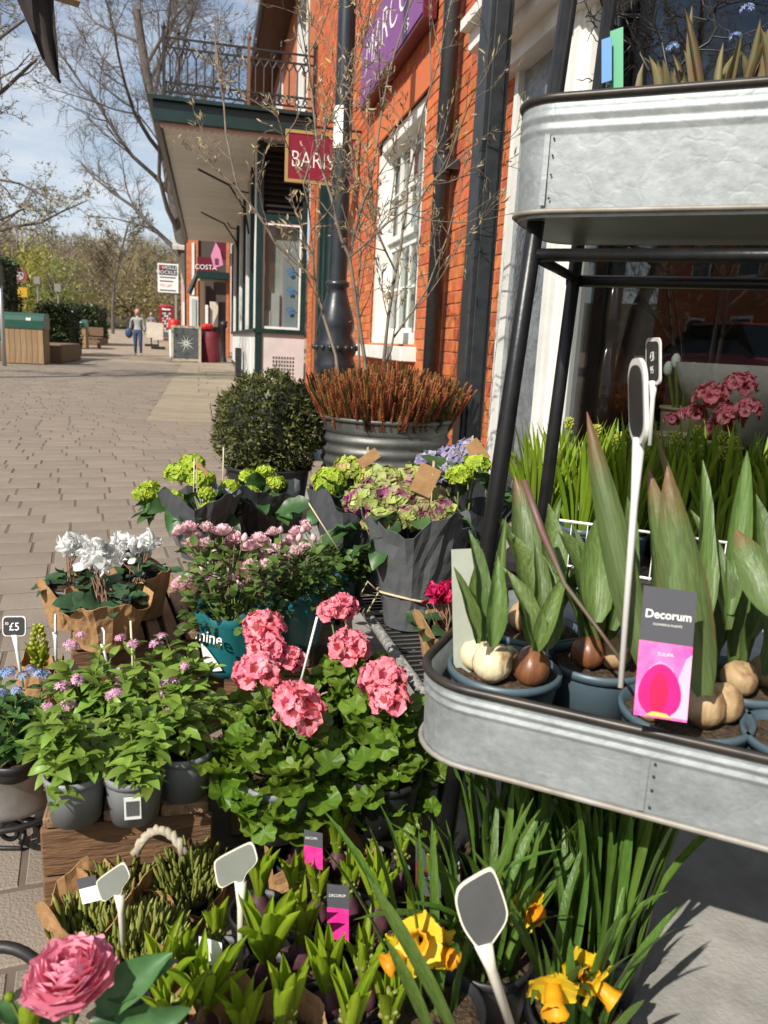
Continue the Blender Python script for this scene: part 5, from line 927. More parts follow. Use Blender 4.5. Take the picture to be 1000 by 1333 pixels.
def hydrangea(label, base, heads, wrap, pr_, h, leaves=26, tags=(), wrapr=.13, ph=0., wraph=.23, seed=0, tie=False, squash=1.):
    base = Vector(base); t = thing('potted_hydrangea', label, 'hydrangea', base, 'wrapped hydrangeas'); pot(t, (0, 0, 0), pr_*.86, pr_*.7, .12, M_POTK, True)
    sleeve(t, (0, 0, .004), pr_*.78+.006, wrapr, wraph, wrap, 3, .16, ph, seed=seed, squash=squash)
    tips = []
    for (px, py, dt, R_, m, n) in heads: q = P(px, py, (base-Vector((0, 0, H))).dot(FW)+dt)-base; mophead(t, q-Vector((0, 0, R_*.3)), R_, m, n); tips.append(q-Vector((0, 0, R_*.6)))
    stems(t, (0, 0, .10), tips, .0035, M_STEM); cz = sum(q.z for q in tips)/len(tips); cx = sum(q.x for q in tips)/len(tips); cy = sum(q.y for q in tips)/len(tips)
    dome_leaves(t, HDL, leaves, (cx*.7, cy*.7, cz-.05), wrapr*1.1, wrapr*1.1, .055, .65, 1.15, .6, -.45)
    if tie: 
        mb = MB(); r0_ = pr_*.78+.006; rr = (r0_+(wrapr-r0_)*(.085/wraph)**1.25)*1.05; mb.tube([(rr*math.cos(a), rr*math.sin(a)*squash, .085+.008*math.sin(a*2)) for a in [2*PI*i/26 for i in range(27)]], .003, 6)
        q = Vector((-rr, -.01, .085)); mb.tube([q, q+Vector((-.03, -.01, .03)), q+Vector((-.045, -.01, .0)), q+Vector((-.01, -.01, -.005))], .002, 5); mb.tube([q, q+Vector((-.03, -.01, -.05))], .002, 5); mb.build('raffia_tie', M_TWINE, t, True, local=True)
    return t
zB = BZ+.002
b1 = G(262, 725, zB); hydrangea('lime green hydrangea in silver wrap nearest the street paving', b1, [(222, 648, -.02, .045, M_LIME, 80), (188, 640, .0, .034, M_LIME, 60), (233, 612, .1, .045, M_LIME, 80), (262, 620, .08, .042, M_LIME, 70), (268, 640, -.02, .022, M_LIME, 36), (274, 658, -.03, .026, M_LIME, 46), (250, 600, .12, .04, M_LIME, 70), (196, 632, .04, .024, M_LIME, 40)], M_WRAPG, .07, .2, 34, wrapr=.125, ph=.5, seed=1, wraph=.2)
b2_ = G(338, 708, zB); hydrangea('lime green hydrangea in charcoal wrap between the rose pots and box ball', b2_, [(300, 632, -.02, .034, M_LIME, 60), (325, 640, -.04, .036, M_LIME, 60), (323, 617, .06, .026, M_LIME, 46), (360, 626, .03, .03, M_LIME, 50), (367, 650, -.02, .026, M_LIME, 46), (345, 612, .1, .028, M_LIME, 46)], M_WRAPB, .07, .2, 30, wrapr=.125, ph=1.3, seed=2, wraph=.19)
zR = RZ+.006
b3 = G(458, 768, zR); hydrangea('lime and blush hydrangea in grey wrap with tilted tag, left of the purple one', b3, [(430, 620, .0, .045, M_LIME, 80), (455, 605, .06, .045, M_LIMEP, 80), (425, 632, -.02, .03, M_LIME, 50), (480, 615, .06, .045, M_LIMEP, 80), (505, 618, .1, .04, M_LIME, 70)], M_WRAPG, .075, .2, 18, wrapr=.125, ph=.2, seed=3, wraph=.262, tie=True)
b4 = G(534, 812, zR); hydrangea('purple and green hydrangea in grey wrap tied with raffia, foremost', b4, [(476, 645, -.02, .05, M_PURG, 100), (515, 640, .0, .055, M_PURG, 110), (498, 672, -.07, .045, M_PURG, 95), (555, 645, .02, .055, M_PURG, 110), (540, 618, .08, .05, M_PURG, 100), (500, 620, .06, .05, M_PURG, 90), (572, 662, -.03, .042, M_PURG, 80), (530, 668, -.05, .04, M_PURG, 80)], M_WRAPLIT, .074, .2, 20, wrapr=.13, ph=1.9, seed=4, wraph=.262, tie=True)
b5 = G(602, 760, zR); hydrangea('lilac hydrangea with lime heads in charcoal wrap beside the shelf leg', b5, [(560, 598, .1, .045, M_LILAC, 80), (590, 590, .12, .048, M_LILAC, 80), (575, 612, .04, .04, M_LILAC, 70), (598, 615, -.06, .034, M_LIME, 60), (622, 600, .0, .034, M_LIME, 60), (612, 580, .1, .04, M_LILAC, 70)], M_WRAPB, .08, .2, 22, wrapr=.13, ph=.7, seed=5, wraph=.225)
def kraft_tag(label, px, py, t, w_, h, rot, tilt=.2, peg=True):
    c = P(px, py, t); o = thing('kraft_tag', label, 'price tag', c, 'kraft tags in the hydrangeas'); ux = RT*math.cos(rot)+UP*math.sin(rot); uy = UP*math.cos(rot)-RT*math.sin(rot); uy = (uy-FW*tilt).normalized(); nn = ux.cross(uy)
    mb = MB(); mb.obox((0, 0, 0), ux*w_/2, uy*h/2, nn*.0008); mb.build('card', M_KRAFT, o, local=True)
    if peg: q = -nn*.004+uy*h*.46+ux*w_*.1; mb = MB(); mb.obox(q, ux*.0028, ZV*.016, nn*.004); mb.tube([q-ZV*.01, q-ZV*.1], .0018, 5); mb.build('peg', mat('peg_wood', (.55, .42, .25), .7), o, local=True)
t_of = lambda b: (Vector(b)-Vector((0, 0, H))).dot(FW)
kraft_tag('kraft tag on the lime and blush hydrangea, steeply tilted', 480, 597, t_of(b3)+.03, .062, .03, .62); kraft_tag('large kraft tag on the purple hydrangea', 554, 625, t_of(b4)-.05, .052, .072, -.42, .3); kraft_tag('shaded kraft tag behind the shelf leg', 622, 588, t_of(b5), .042, .07, .65)
kraft_tag('small kraft tag on a stick in the leftmost hydrangea', 263, 610, t_of(b1)-.02, .012, .05, .75)
def stick(label, px0, py0, px1, py1, t, r_=.0022, m=None, cat='stick', dt=0.):
    a, b_ = P(px0, py0, t), P(px1, py1, t+dt); mb = MB(); mb.tube([a-b_, (0, 0, 0)], r_, 6); o = mb.build('plant_stick', m or mat('pale_stick', (.6, .52, .36), .7), None, True, local=True); o.location = b_; tag(o, label, cat)
stick('thin pale cane in the leftmost hydrangea', 253, 597, 252, 645, t_of(b1)); stick('thin pale cane beside the box ball', 291, 582, 290, 640, t_of(b2_)); stick('pale stick among the white cyclamen', 128, 728, 129, 775, 1.5, .0024); stick('pale stick among the pink flowered green plants', 170, 808, 174, 890, 1.2, .0018); stick('white stick leaning in the coral geraniums', 413, 803, 391, 890, 1.25, .0022, M_SIGNWH); stick('raffia strand by the roses', 402, 655, 440, 715, 1.62, .0015, M_TWINE)
# ================================================================ roses in teal sleeves
M_ROSE = mat('pink_rose', (.86, .54, .59), .55, 0, (.90, .70, .72), scale=40, rand=.1, trans=.3); M_ROSEP = mat('pale_pink_rose', (.82, .62, .62), .55, 0, (.80, .52, .55), scale=40, rand=.1, trans=.3)
def rosebloom(seed, R_=.019):
    rg = random.Random(seed); out = []
    for ring, (n, tilt, sc_, z) in enumerate(((6, 1.15, 1.0, 0), (6, .8, .85, .003), (5, .45, .7, .005), (4, .2, .55, .006))):
        for k in range(n):
            V_, F_ = petal(R_*1.1, R_*.85, .35+.25*ring, .08, rg.uniform(0, 6), 3, 5); a = 2*PI*k/n+ring*.5+rg.gauss(0, .1); M = Matrix.Rotation(a, 4, 'Z') @ Matrix.Translation((0, .001, z)) @ Matrix.Rotation(PI/2-tilt+rg.gauss(0, .08), 4, 'X') @ Matrix.Scale(sc_, 4); out.append((V_, F_, M, rg.random()))
    return flower_np(out)
ROSE = [np_mesh('bloom', *rosebloom(i)[:2], M_ROSE, rosebloom(i)[2]) for i in range(3)] + [np_mesh('bloom', *rosebloom(i+5, .016)[:2], M_ROSEP, rosebloom(i+5, .016)[2]) for i in range(2)]
mb = MB(); mb.lathe([(.001, 0), (.006, .004), (.0075, .011), (.004, .018), (.001, .021)], 8); RBUD = mb.mesh('bud', M_ROSEP, True)
M_TEAL, M_CLEAR = M_TEAL_, M_CLEAR_
def rosepot(label, base, blooms, buds, r0, r1, h, writing=False, seed=0):
    base = Vector(base); t = thing('potted_rose', label, 'rose', base, 'roses in teal sleeves'); pot(t, (0, 0, 0), .055, .042, .09, M_POTK, True); tb = t_of(base); tips = []
    sleeve(t, (0, 0, .002), r0, r0+(r1-r0)*.6, h*.62, M_TEAL, 2, .04, 0, 'teal_sleeve', .012, seed=seed); s2 = sleeve(t, (0, 0, h*.60), r0+(r1-r0)*.6, r1, h*.40, M_CLEAR, 2, .25, 1, 'clear_collar', .02, seed=seed+3); s2.modifiers.clear()
    rg = random.Random(seed)
    for (px, py) in blooms+[(x+rg.uniform(-22, 22), y+rg.uniform(-12, 16)) for x, y in blooms[::2]]:
        q = P(px, py, tb+rg.uniform(-.03, .06))-base; tips.append(q); k = rg.randrange(5); nd = (Vector((q.x*2, q.y*2-.2, .5+rg.random()*.5))+Vector((rg.gauss(0, .2), rg.gauss(0, .2), 0))).normalized(); o = link('bloom', ROSE[k], t); M = nd.to_track_quat('Z', 'Y').to_matrix().to_4x4() @ Matrix.Rotation(rg.uniform(0, 6), 4, 'Z') @ Matrix.Scale(rg.uniform(.95, 1.22), 4); M.translation = q-nd*.012; o.matrix_basis = M
    for (px, py) in buds: q = P(px, py, tb+rg.uniform(-.03, .06))-base; tips.append(q); o = link('bud', RBUD, t, None, q-Vector((0, 0, .01))); o.rotation_euler = (rg.gauss(0, .2), rg.gauss(0, .2), 0)
    stems(t, (0, 0, .08), tips, .0018, M_STEM); ms = []
    zt = max(q.z for q in tips); 
    for k in range(420): a = rg.uniform(0, 6.28); q = math.sqrt(rg.random())*r1*1.08; z = rg.uniform(.09, zt-.035); ms.append(mat4((q*math.cos(a), q*math.sin(a), z), sph(a+rg.gauss(0, .7), rg.uniform(.6, 1.9)), rg.gauss(0, .5), rg.uniform(.5, 1.0)))
    VV, FF = blade(.03, .010, prof_ovate, .4, .3, 4, 3); V, F, r_ = stamp(VV, FF, ms); o = link('foliage', np_mesh('foliage', V, F, M_RO, r_), t); o['kind'] = 'stuff'
    return t
rA = G(303, 872, BZ+.002); tA = rosepot('pale pink roses in the teal sleeve lettered mine, leftmost rose pot', rA, [(245, 686), (270, 684), (262, 712), (268, 705), (248, 705), (272, 735), (255, 747), (275, 752), (288, 757), (303, 752), (312, 758), (325, 710), (335, 722), (338, 700), (300, 705), (290, 690), (325, 735), (345, 735), (350, 715)], [(262, 740), (300, 740), (318, 700), (305, 718), (280, 720)], .052, .092, .22, True, 3)
ud = Vector((math.cos(0.15), math.sin(.15), 0)); fc = Vector((-(FW.x), -(FW.y), 0)).normalized(); ll = (fc*.90-RT*.42); ll.z = 0; ll.normalize()
text('lettering', 'mine', .034, tA, M_SIGNWH, Vector((-ll.y, ll.x, 0)), ZV+ll*-.12, rA+ll*.0790+Vector((0, 0, .098)))
mb = MB(); k = 8; mb.add([rA+Vector((ll.x*math.cos(a)-ll.y*math.sin(a), ll.x*math.sin(a)+ll.y*math.cos(a), 0))*(.0585+.012*z/.08)+Vector((0, 0, z)) for a, z in ((-.55, .075), (-.2, .068), (.12, .045), (.3, .025), (.0, .02), (-.5, .012))], [(0, 1, 2, 3, 4, 5)]); mb.build('white_emblem', M_SIGNWH, tA)
rB = G(385, 838, BZ+.002); rosepot('pink roses in the plain teal sleeve, middle rose pot', rB, [(355, 690), (372, 705), (395, 712), (358, 730), (368, 733), (380, 735), (372, 750), (400, 735), (382, 715), (340, 745), (350, 750), (360, 712)], [(388, 700), (410, 700), (365, 690)], .052, .085, .21, False, 8)
rC = G(430, 800, BZ+.002); rosepot('pink roses at the right beside the wrapped hydrangea', rC, [(398, 680), (385, 690), (418, 710), (410, 735), (425, 732), (436, 740), (380, 700), (404, 718)], [(430, 715), (395, 690), (440, 720)], .05, .08, .20, False, 12)
# ================================================================ cyclamen in kraft paper
M_CYW = mat('white_cyclamen', (.93, .93, .91), .6, 0, (.90, .90, .88), scale=30, rand=.02, trans=.5); M_CYM = mat('magenta_cyclamen', (.65, .012, .10), .55, 0, (.5, .008, .07), scale=30, rand=.2, trans=.3)
cyp = [petal(.026, .011, .5, .22, k, 4, 5) for k in range(3)]
def cyc_head(parent, c, R_, m, n, seed):
    rg = random.Random(seed); ms = []; out = []
    for v in range(3):
        ms = []
        for k in range(n//3): d = Vector((rg.gauss(0, .6), rg.gauss(0, .6), rg.uniform(.2, 1.2))); p = Vector(c)+Vector((rg.gauss(0, .45), rg.gauss(0, .45), rg.gauss(0, .35)))*R_; ms.append(mat4(p, d, rg.uniform(0, 6), rg.uniform(.75, 1.15)))
        out.append(stamp(*cyp[v], ms))
    V, F, r_ = joined(out); return link('flower_cluster', np_mesh('flower_cluster', V, F, m, r_), parent)
def cyclamen(label, base, heads, m, r0=.055, r1=.085, h=.105, ph=0., seed=0, nl=26, cz=.12):
    base = Vector(base); t = thing('potted_cyclamen', label, 'cyclamen', base, 'cyclamen wrapped in kraft paper'); pot(t, (0, 0, 0), .05, .038, .085, M_POTK, True); sleeve(t, (0, 0, .002), r0, r1, h, M_KRAFT, 3, .3, ph, 'kraft_wrap', .045, seed=seed)
    tb = t_of(base); tips = []
    for i, (px, py, R_) in enumerate(heads): q = P(px, py, tb)-base; cyc_head(t, q, R_*.82, m, 48, seed+i); tips += [q+Vector((rng.gauss(0, .01), rng.gauss(0, .01), -.01)) for _ in range(6)]
    stems(t, (0, 0, .07), tips, .0015, mat('cyclamen_stem', (.2, .1, .06), .6)); dome_leaves(t, CYL, nl, (0, 0, cz-.035), r1*.85, r1*.85, .035, .7, 1.1, .3, .0)
zc = CY_Z+.002
cyclamen('white cyclamen in kraft paper at the back left of its group', G(94, 812, zc), [(95, 715, .028)], M_CYW, seed=1, ph=.4, r0=.044, r1=.062, h=.09, nl=20)
cyclamen('white cyclamen in kraft paper at the front of its group', G(140, 838, zc), [(131, 733, .033), (125, 720, .02)], M_CYW, seed=2, ph=1.7, r0=.05, r1=.08, h=.09)
cyclamen('white cyclamen in kraft paper at the back right of its group', G(183, 800, zc), [(168, 722, .034), (188, 712, .026), (160, 712, .024)], M_CYW, seed=3, ph=2.6, r0=.046, r1=.066, h=.095, nl=20)
cyclamen('magenta cyclamen in kraft paper on the wire rack', G(582, 880, zR), [(570, 778, .022), (585, 772, .018)], M_CYM, seed=5, ph=2.2, r0=.045, r1=.075, h=.12)
# ================================================================ green plants with tiny pink buds in grey pots
M_PKF = mat('tiny_pink_flower', (.58, .26, .42), .6, 0, (.66, .40, .52), scale=60, rand=.2, trans=.2); M_BLF = mat('tiny_blue_flower', (.20, .30, .55), .6, 0, (.32, .40, .6), scale=60, rand=.2, trans=.2)
F5 = flower_np([(*petal(.0042, .003, .2, 0, 0, 1, 3), Matrix.Rotation(k*2*PI/5, 4, 'Z'), 0.) for k in range(5)])
def tiny_cluster(parent, c, R_, m, n, name='flower_cluster'):
    ms = []
    for k in range(n): nr = Vector((rng.gauss(0, .7), rng.gauss(0, .7), rng.uniform(.2, 1))).normalized(); M = nr.to_track_quat('Z', 'Y').to_matrix().to_4x4() @ Matrix.Rotation(rng.uniform(0, 6), 4, 'Z') @ Matrix.Scale(rng.uniform(.8, 1.25), 4); M.translation = Vector(c)+nr*R_*rng.uniform(.7, 1.05); ms.append(M)
    V, F, r_ = stamp(F5[0], F5[1], ms); return link(name, np_mesh(name, V, F, m, r_), parent)
def budplant(label, base, top, clusters, m=M_PKF, nl=110, w_=.088, potm=M_POTG, barcode=False, pr_=.042, ph_=.072, grp='pink budded plants in grey pots', name='potted_daphne', lm=None, ls=1.):
    base = Vector(base); t = thing(name, label, 'potted plant', base, grp); p_ = pot(t, (0, 0, 0), pr_, pr_*.78, ph_, potm, True)
    tb = t_of(base); q = P(*top, tb)-base; hgt = q.z; tips = []; rg = random.Random(int(base.x*1000)); ms = lm or VIL
    nst = 14
    for k in range(nst):                                   # leafy shoots: leaves in whorls up each stem
        a = rg.uniform(0, 6.28); u = math.sqrt(rg.random()); tip = Vector((math.cos(a)*u*w_+q.x*.5, math.sin(a)*u*w_+q.y*.5, hgt*(1-.72*u*u)*rg.uniform(.82, 1.02))); tips.append(tip); c0 = Vector((rg.gauss(0, .012), rg.gauss(0, .012), ph_))
        for j in range(nl//nst):
            s = .12+.88*(j+.5)/(nl//nst); az = j*2.4+k; pos = c0.lerp(tip, s)+Vector((0, 0, .012*math.sin(s*3))); d = sph(az, rg.uniform(.75, 1.45)+(1-s)*.45); put(t, 'leaf', rg.choice(ms), pos, d, rg.gauss(0, .3), rg.uniform(.65, 1.05)*(1.15-.35*s)*ls, ZV)
    stems(t, (0, 0, ph_*.85), tips, .0016, M_STEM)
    for (px, py, R_) in clusters: tiny_cluster(t, P(px, py, tb-.02)-base, R_, m, 22)
    if barcode: 
        f_ = Vector((-base.x*.2, -1, 0)).normalized(); s_ = Vector((-f_.y, f_.x, 0)); mb = MB(); mb.obox(f_*(pr_*.86+.0025)+ZV*ph_*.48, s_*.011, ZV*.018+f_*.002, f_*.0006); lb = mb.build('barcode_label', M_SIGNWH, t, local=True); mb = MB()
        for k in range(9): mb.obox(f_*(pr_*.86+.0035)+ZV*ph_*.48+s_*(-.008+.002*k), s_*(.0004+.0004*(k % 2)), ZV*.012+f_*.0014, f_*.0004)
        mb.build('bars', mat('bar_ink', (.1, .1, .1), .6), lb, local=True)
    return t
budplant('pink budded plant in a grey pot, front left corner of the crate', G(100, 1062, CZ+.002), (90, 900), [(80, 897, .012), (88, 920, .012), (62, 922, .008), (100, 888, .01)], nl=168)
budplant('pink budded plant in a grey pot with barcode label', G(176, 1060, CZ+.002), (170, 905), [(150, 905, .010), (143, 907, .006)], nl=168, barcode=True)
budplant('pink budded plant in the shaded grey pot, right on the crate', G(240, 1030, CZ+.002), (232, 850), [(215, 890, .008), (228, 885, .01), (218, 928, .007), (213, 905, .006), (240, 868, .006)], nl=168)
budplant('pink budded plant behind the front left pot', G(110, 1002, CZ+.002), (118, 832), [(92, 842, .014), (105, 828, .007), (80, 872, .008), (95, 870, .007)], nl=154)
budplant('pink budded plant behind the barcode pot', G(182, 1000, CZ+.002), (172, 835), [(157, 832, .008), (160, 875, .01), (155, 888, .007), (173, 840, .009)], nl=154)
budplant('pink budded plant at the back right, under the teal sleeve', G(238, 985, CZ+.002), (225, 822), [(203, 842, .012), (212, 830, .008), (222, 880, .01), (230, 892, .006)], nl=154)
# fluted tin planter with blue flowers
M_TIN = mat('brushed_tin', (.40, .39, .37), .45, .75, (.28, .27, .25), scale=12, bump=.1)
fb = G(18, 1034, .10); fp = thing('fluted_planter', 'round fluted tin planter at the left edge', 'planter', fb); mb = MB(); R_ = .085
mb.lathe([(.001, 0), (R_*.9, 0), (R_*.93, .006), (R_*.9, .012), (R_, .09), (R_*1.04, .095), (R_*1.03, .1), (R_*.95, .095), (R_*.93, .07)], 80, wob=lambda a, z: 1+.016*math.sin(40*a) if .01 < z < .092 else 1); mb.build('bowl', M_TIN, fp, True, local=True)
mb = MB(); mb.lathe([(.001, .08), (R_*.95, .08)], 20); mb.build('soil', M_SOIL, fp, local=True)
M_DKL = leafmat('dark_soft_leaf', (.05, .12, .025), (.09, .18, .04)); DKL = variants('leaf', M_DKL, 4, lambda i: blade(.036, .0095, prof_ovate, (.3, .6, .9, .4)[i], .35, 5, 3, .1, i))
for lab, (bx0, by0), top, cl in (('blue forget-me-not in front, in the fluted planter', (18, 1010), (10, 885), [(10, 880, .012), (30, 882, .010), (50, 880, .01), (0, 905, .01), (22, 900, .007)]), ('blue forget-me-not at the right rim of the fluted planter', (46, 985), (45, 870), [(40, 874, .009), (58, 880, .007)]), ('blue forget-me-not at the back of the fluted planter', (2, 985), (2, 872), [(2, 878, .01), (15, 874, .008)])):
    budplant(lab, G(bx0, by0, .182), top, cl, M_BLF, 98, .06, M_POTK, False, .032, .03, 'blue flowers in the fluted planter', 'forget_me_not', DKL)
# iron stand with scrolls under the planter
ir = thing('iron_stand', 'black wrought iron stand with scrolls at the left edge', 'stand', G(10, 1110, .0))
def scroll(c, ux, uy, r0, turns, n=34, s=1): return [Vector(c)+Vector(ux)*(r0*(1-.8*i/n)*math.cos(s*turns*2*PI*i/n))+Vector(uy)*(r0*(1-.8*i/n)*math.sin(s*turns*2*PI*i/n)) for i in range(n)]
q = G(22, 1075, .03); zz = .092
mb = MB(); mb.tube([fb+Vector((.09*math.cos(a), .09*math.sin(a), -.006)) for a in [2*PI*i/24 for i in range(25)]], .005, 6); mb.build('ring', M_IRON, ir, True)
e_ = Vector((1, -.2, 0)).normalized(); s0 = G(14, 1083, .035)
mb = MB(); mb.tube(scroll(s0, e_, ZV, .022, 1.5), .0042, 6); mb.build('scroll', M_IRON, ir, True)
mb = MB(); w0 = s0+e_*.022; mb.tube([G(-30, 1064, .04), G(12, 1060, .045), G(45, 1068, .03), w0+e_*.03], .0045, 6); mb.build('bar', M_IRON, ir, True)
mb = MB(); mb.tube([w0, s0+e_*.015-ZV*.03, s0-e_*.05-ZV*.032, s0-e_*.2-ZV*.02], .0042, 6); mb.build('bar', M_IRON, ir, True)
for dx in (-.07, .06): mb = MB(); mb.tube([fb+Vector((dx, .03, -.006)), fb+Vector((dx*1.3, .04, -.1))], .005, 6); mb.build('leg', M_IRON, ir, True)
hp = thing('iron_hoop', 'black iron hoop standing behind the pink ranunculus at lower left', 'hoop', G(20, 1300, .02)); mb = MB(); hc = P(0, 1300, .92)
mb.tube([hc+RT*.062*math.cos(a)+UP*.062*math.sin(a) for a in [PI*i/16-.3 for i in range(20)]], .0075, 8); mb.build('hoop', M_IRON, hp, True)
# ================================================================ price stakes
M_SLATE = mat('black_slate_tag', (.02, .021, .022), .22, c2=(.03, .03, .032), scale=20, spec=.6); M_CREAMP = mat('cream_plastic', (.66, .63, .52), .4)
def rr_poly(w_, h, r_, n=5): return [(sx*(w_/2-r_)+r_*math.cos(a), sy*(h/2-r_)+r_*math.sin(a)) for sx, sy, a0 in ((1, 1, 0), (-1, 1, PI/2), (-1, -1, PI), (1, -1, 1.5*PI)) for a in [a0+PI/2*i/n for i in range(n+1)]]
def chaikin(p, n=2):
    for _ in range(n): p = [q for (a, b_) in zip(p, p[1:]+p[:1]) for q in ((a[0]*.8+b_[0]*.2, a[1]*.8+b_[1]*.2), (a[0]*.2+b_[0]*.8, a[1]*.2+b_[1]*.8))]
    return p
M_SKYGREY = mat('sky_grey_tag_back', (.21, .22, .19), .35, c2=(.18, .19, .165), scale=30); M_GREYD = mat('dark_tag_back', (.085, .085, .083), .3, c2=(.07, .07, .07), scale=30)  # sky reflected in the black tags is put into these face greys
def stake(label, c, ux, uy, w_, h, foot, shape=None, txt=None, face=None, stakem=None, th=.0014, rad=.0028, border=.08, name='price_stake', flat=True):
    """chalk tag with a raised rim on a stake; ux, uy span the plate"""
    c, ux, uy = Vector(c), Vector(ux).normalized(), Vector(uy).normalized(); nn = ux.cross(uy).normalized(); t = thing(name, label, 'price tag', Vector(foot), 'price tags on stakes'); o = t.location
    poly = chaikin(shape) if shape else rr_poly(w_, h, min(w_, h)*.2); k = len(poly); sm = stakem or M_CREAMP
    def plate(nm, f, z0, z1, m, par):
        mb = MB(); V = [c+ux*x*f+uy*y*f+nn*z for z in (z0, z1) for x, y in poly]; mb.add(V, [tuple(range(k-1, -1, -1)), tuple(range(k, 2*k))]+[(i, (i+1) % k, k+(i+1) % k, k+i) for i in range(k)]); return mb.build(nm, m, par)
    pl = plate('plate', 1, -th, th, sm, t); fc_ = plate('chalk_face', 1-border, -th*1.5, th*1.5, face or M_SLATE, t)
    ft = Vector(foot); e0 = c-uy*h*.46; mid = e0.lerp(ft, .25); ax = ux*rad*1.25; mb = MB()
    mb.tube([e0+uy*h*.03, mid, ft], [rad*1.7, rad, rad*.8], 8); mb.build('stake', sm, t, True)
    if txt: 
        for s, dx, dy, sz in txt: text('lettering', s, sz, t, M_SIGNWH, ux, uy, c+ux*dx+uy*dy+nn*(th*1.5+.0006), ext=.0002)
    return t
bk = lambda: (RT, UP)
LEAFP = [(-.5, -.40), (-.46, .12), (-.40, .30), (.40, .50), (.5, .44), (.5, .0), (.42, -.12), (.16, -.30), (.06, -.5), (-.06, -.5), (-.10, -.40), (-.42, -.5)]
def sc_poly(w_, h): return [(x*w_, y*h) for x, y in LEAFP]
stake('black price tag marked £5 on a white stake', P(19, 815, 1.16), RT+UP*.02-FW*.1, UP, .037, .03, P(30, 895, 1.17), txt=[('£5', .001, -.001, .017), ('50', -.011, .004, .006)], stakem=M_SIGNWH)
stake('small black price tag seen edge on, beside the yellow hyacinth', P(72, 812, 1.3), RT*.35-FW*.9, UP, .034, .032, P(73, 860, 1.3), txt=[('£6', 0, 0, .014)], stakem=M_SIGNWH)
stake('small slanted black price tag above the pink budded plants', P(134, 829, 1.27), RT*.4-FW*.8-UP*.1, UP, .030, .026, P(140, 865, 1.27), stakem=M_SIGNWH)
stake('blank grey tag on a cream stake among the budded shoots', P(148, 1148, .95), RT*.95+UP*.42, UP*.95-RT*.42, .045, .042, P(161, 1245, .97), shape=sc_poly(.046, .036), rad=.0040, face=M_SKYGREY)
stake('blank grey tag on a tall cream stake in the middle of the hyacinths', P(307, 1126, .95), RT*.97+UP*.28, UP*.97-RT*.28, .055, .05, P(313, 1275, .96), shape=sc_poly(.058, .046), rad=.0045, face=M_SKYGREY)
LT2 = [(-.5, .12), (-.42, .3), (.18, .5), (.28, .46), (.5, -.02), (.44, -.18), (.05, -.5), (-.12, -.46), (-.38, -.2)]
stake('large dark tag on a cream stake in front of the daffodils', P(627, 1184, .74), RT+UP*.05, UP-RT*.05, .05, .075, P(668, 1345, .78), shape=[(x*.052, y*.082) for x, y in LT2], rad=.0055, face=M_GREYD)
# ================================================================ hyacinths
BPV = flower_np([(*blade(.010, .0035, prof_lance, .2, .8, 3, 3), mat4((0, 0, 0), (math.cos(a), math.sin(a), 1.2)), 0.) for a in (0, 2, 4)])
_b = MB(); _b.sphere((0, 0, 0), 1, 6, 5); BUDT = (np.array([(x*.0036, (z+1)*.0062, y*.0036) for x, y, z in _b.v]), np.array(_b.f))
M_HBUD = mat('hyacinth_green_bud', (.16, .24, .035), .5, 0, (.24, .22, .06), scale=40, rand=.25, trans=.15)
def budspike(parent, c, h, r_, m=M_HBUD, n=34):
    ms = []
    for k in range(n): s = (k+.5)/n; a = k*2.4; q = r_*math.sin(PI*min(.98, .25+s*.75)); nr = Vector((math.cos(a), math.sin(a), .9)); ms.append(mat4(Vector(c)+Vector((math.cos(a)*q*.5, math.sin(a)*q*.5, h*s)), nr, rng.uniform(0, 6), rng.uniform(.8, 1.1)))
    V, F, rr_ = stamp(*BUDT, ms); return link('flower_bud', np_mesh('flower_bud', V, F, m, rr_), parent)
def hyacinth(label, base, n, s, tilt, bud=.6, kraft=False, seed=0, meshes=None, lean=(0, 0)):
    base = Vector(base); rg = random.Random(seed); t = thing('potted_hyacinth', label, 'hyacinth', base-Vector((0, 0, .1)), 'hyacinth pots at the front')
    pot(t, (0, 0, 0), .042, .033, .075, M_POTK, True, name='pot')
    if kraft: sleeve(t, (0, 0, .002), .044, .055, .095, M_KRAFT, 3, .4, rg.uniform(0, 3), 'kraft_wrap', .04, seed=seed)
    mb = MB(); mb.lathe([(.004, -.012), (.015, -.004), (.0185, .006), (.016, .018), (.010, .028), (.007, .034)], 14, (0, 0, .066), wob=lambda a, z: 1+.05*math.sin(5*a+z*60)); mb.build('bulb', M_PURB, t, True, local=True)
    a0 = rg.uniform(0, 6)
    for k in range(n+4): a = a0+k*2*PI/(n+4)*1.3+rg.gauss(0, .25); tl = tilt*rg.uniform(.25, .92); d = sph(a, tl)+Vector((*lean, 0)); put(t, 'leaf', rg.choice(meshes or HYL), (math.cos(a)*.006, math.sin(a)*.006, .095), d, rg.gauss(0, .25), s*rg.uniform(.72, 1.12)*Vector((1.05, 1, 1.05)), Vector((-math.cos(a), -math.sin(a), .35)))
    if bud: budspike(t, (0, 0, .105), .045*s*bud+.015, .010*s, n=22)
    return t
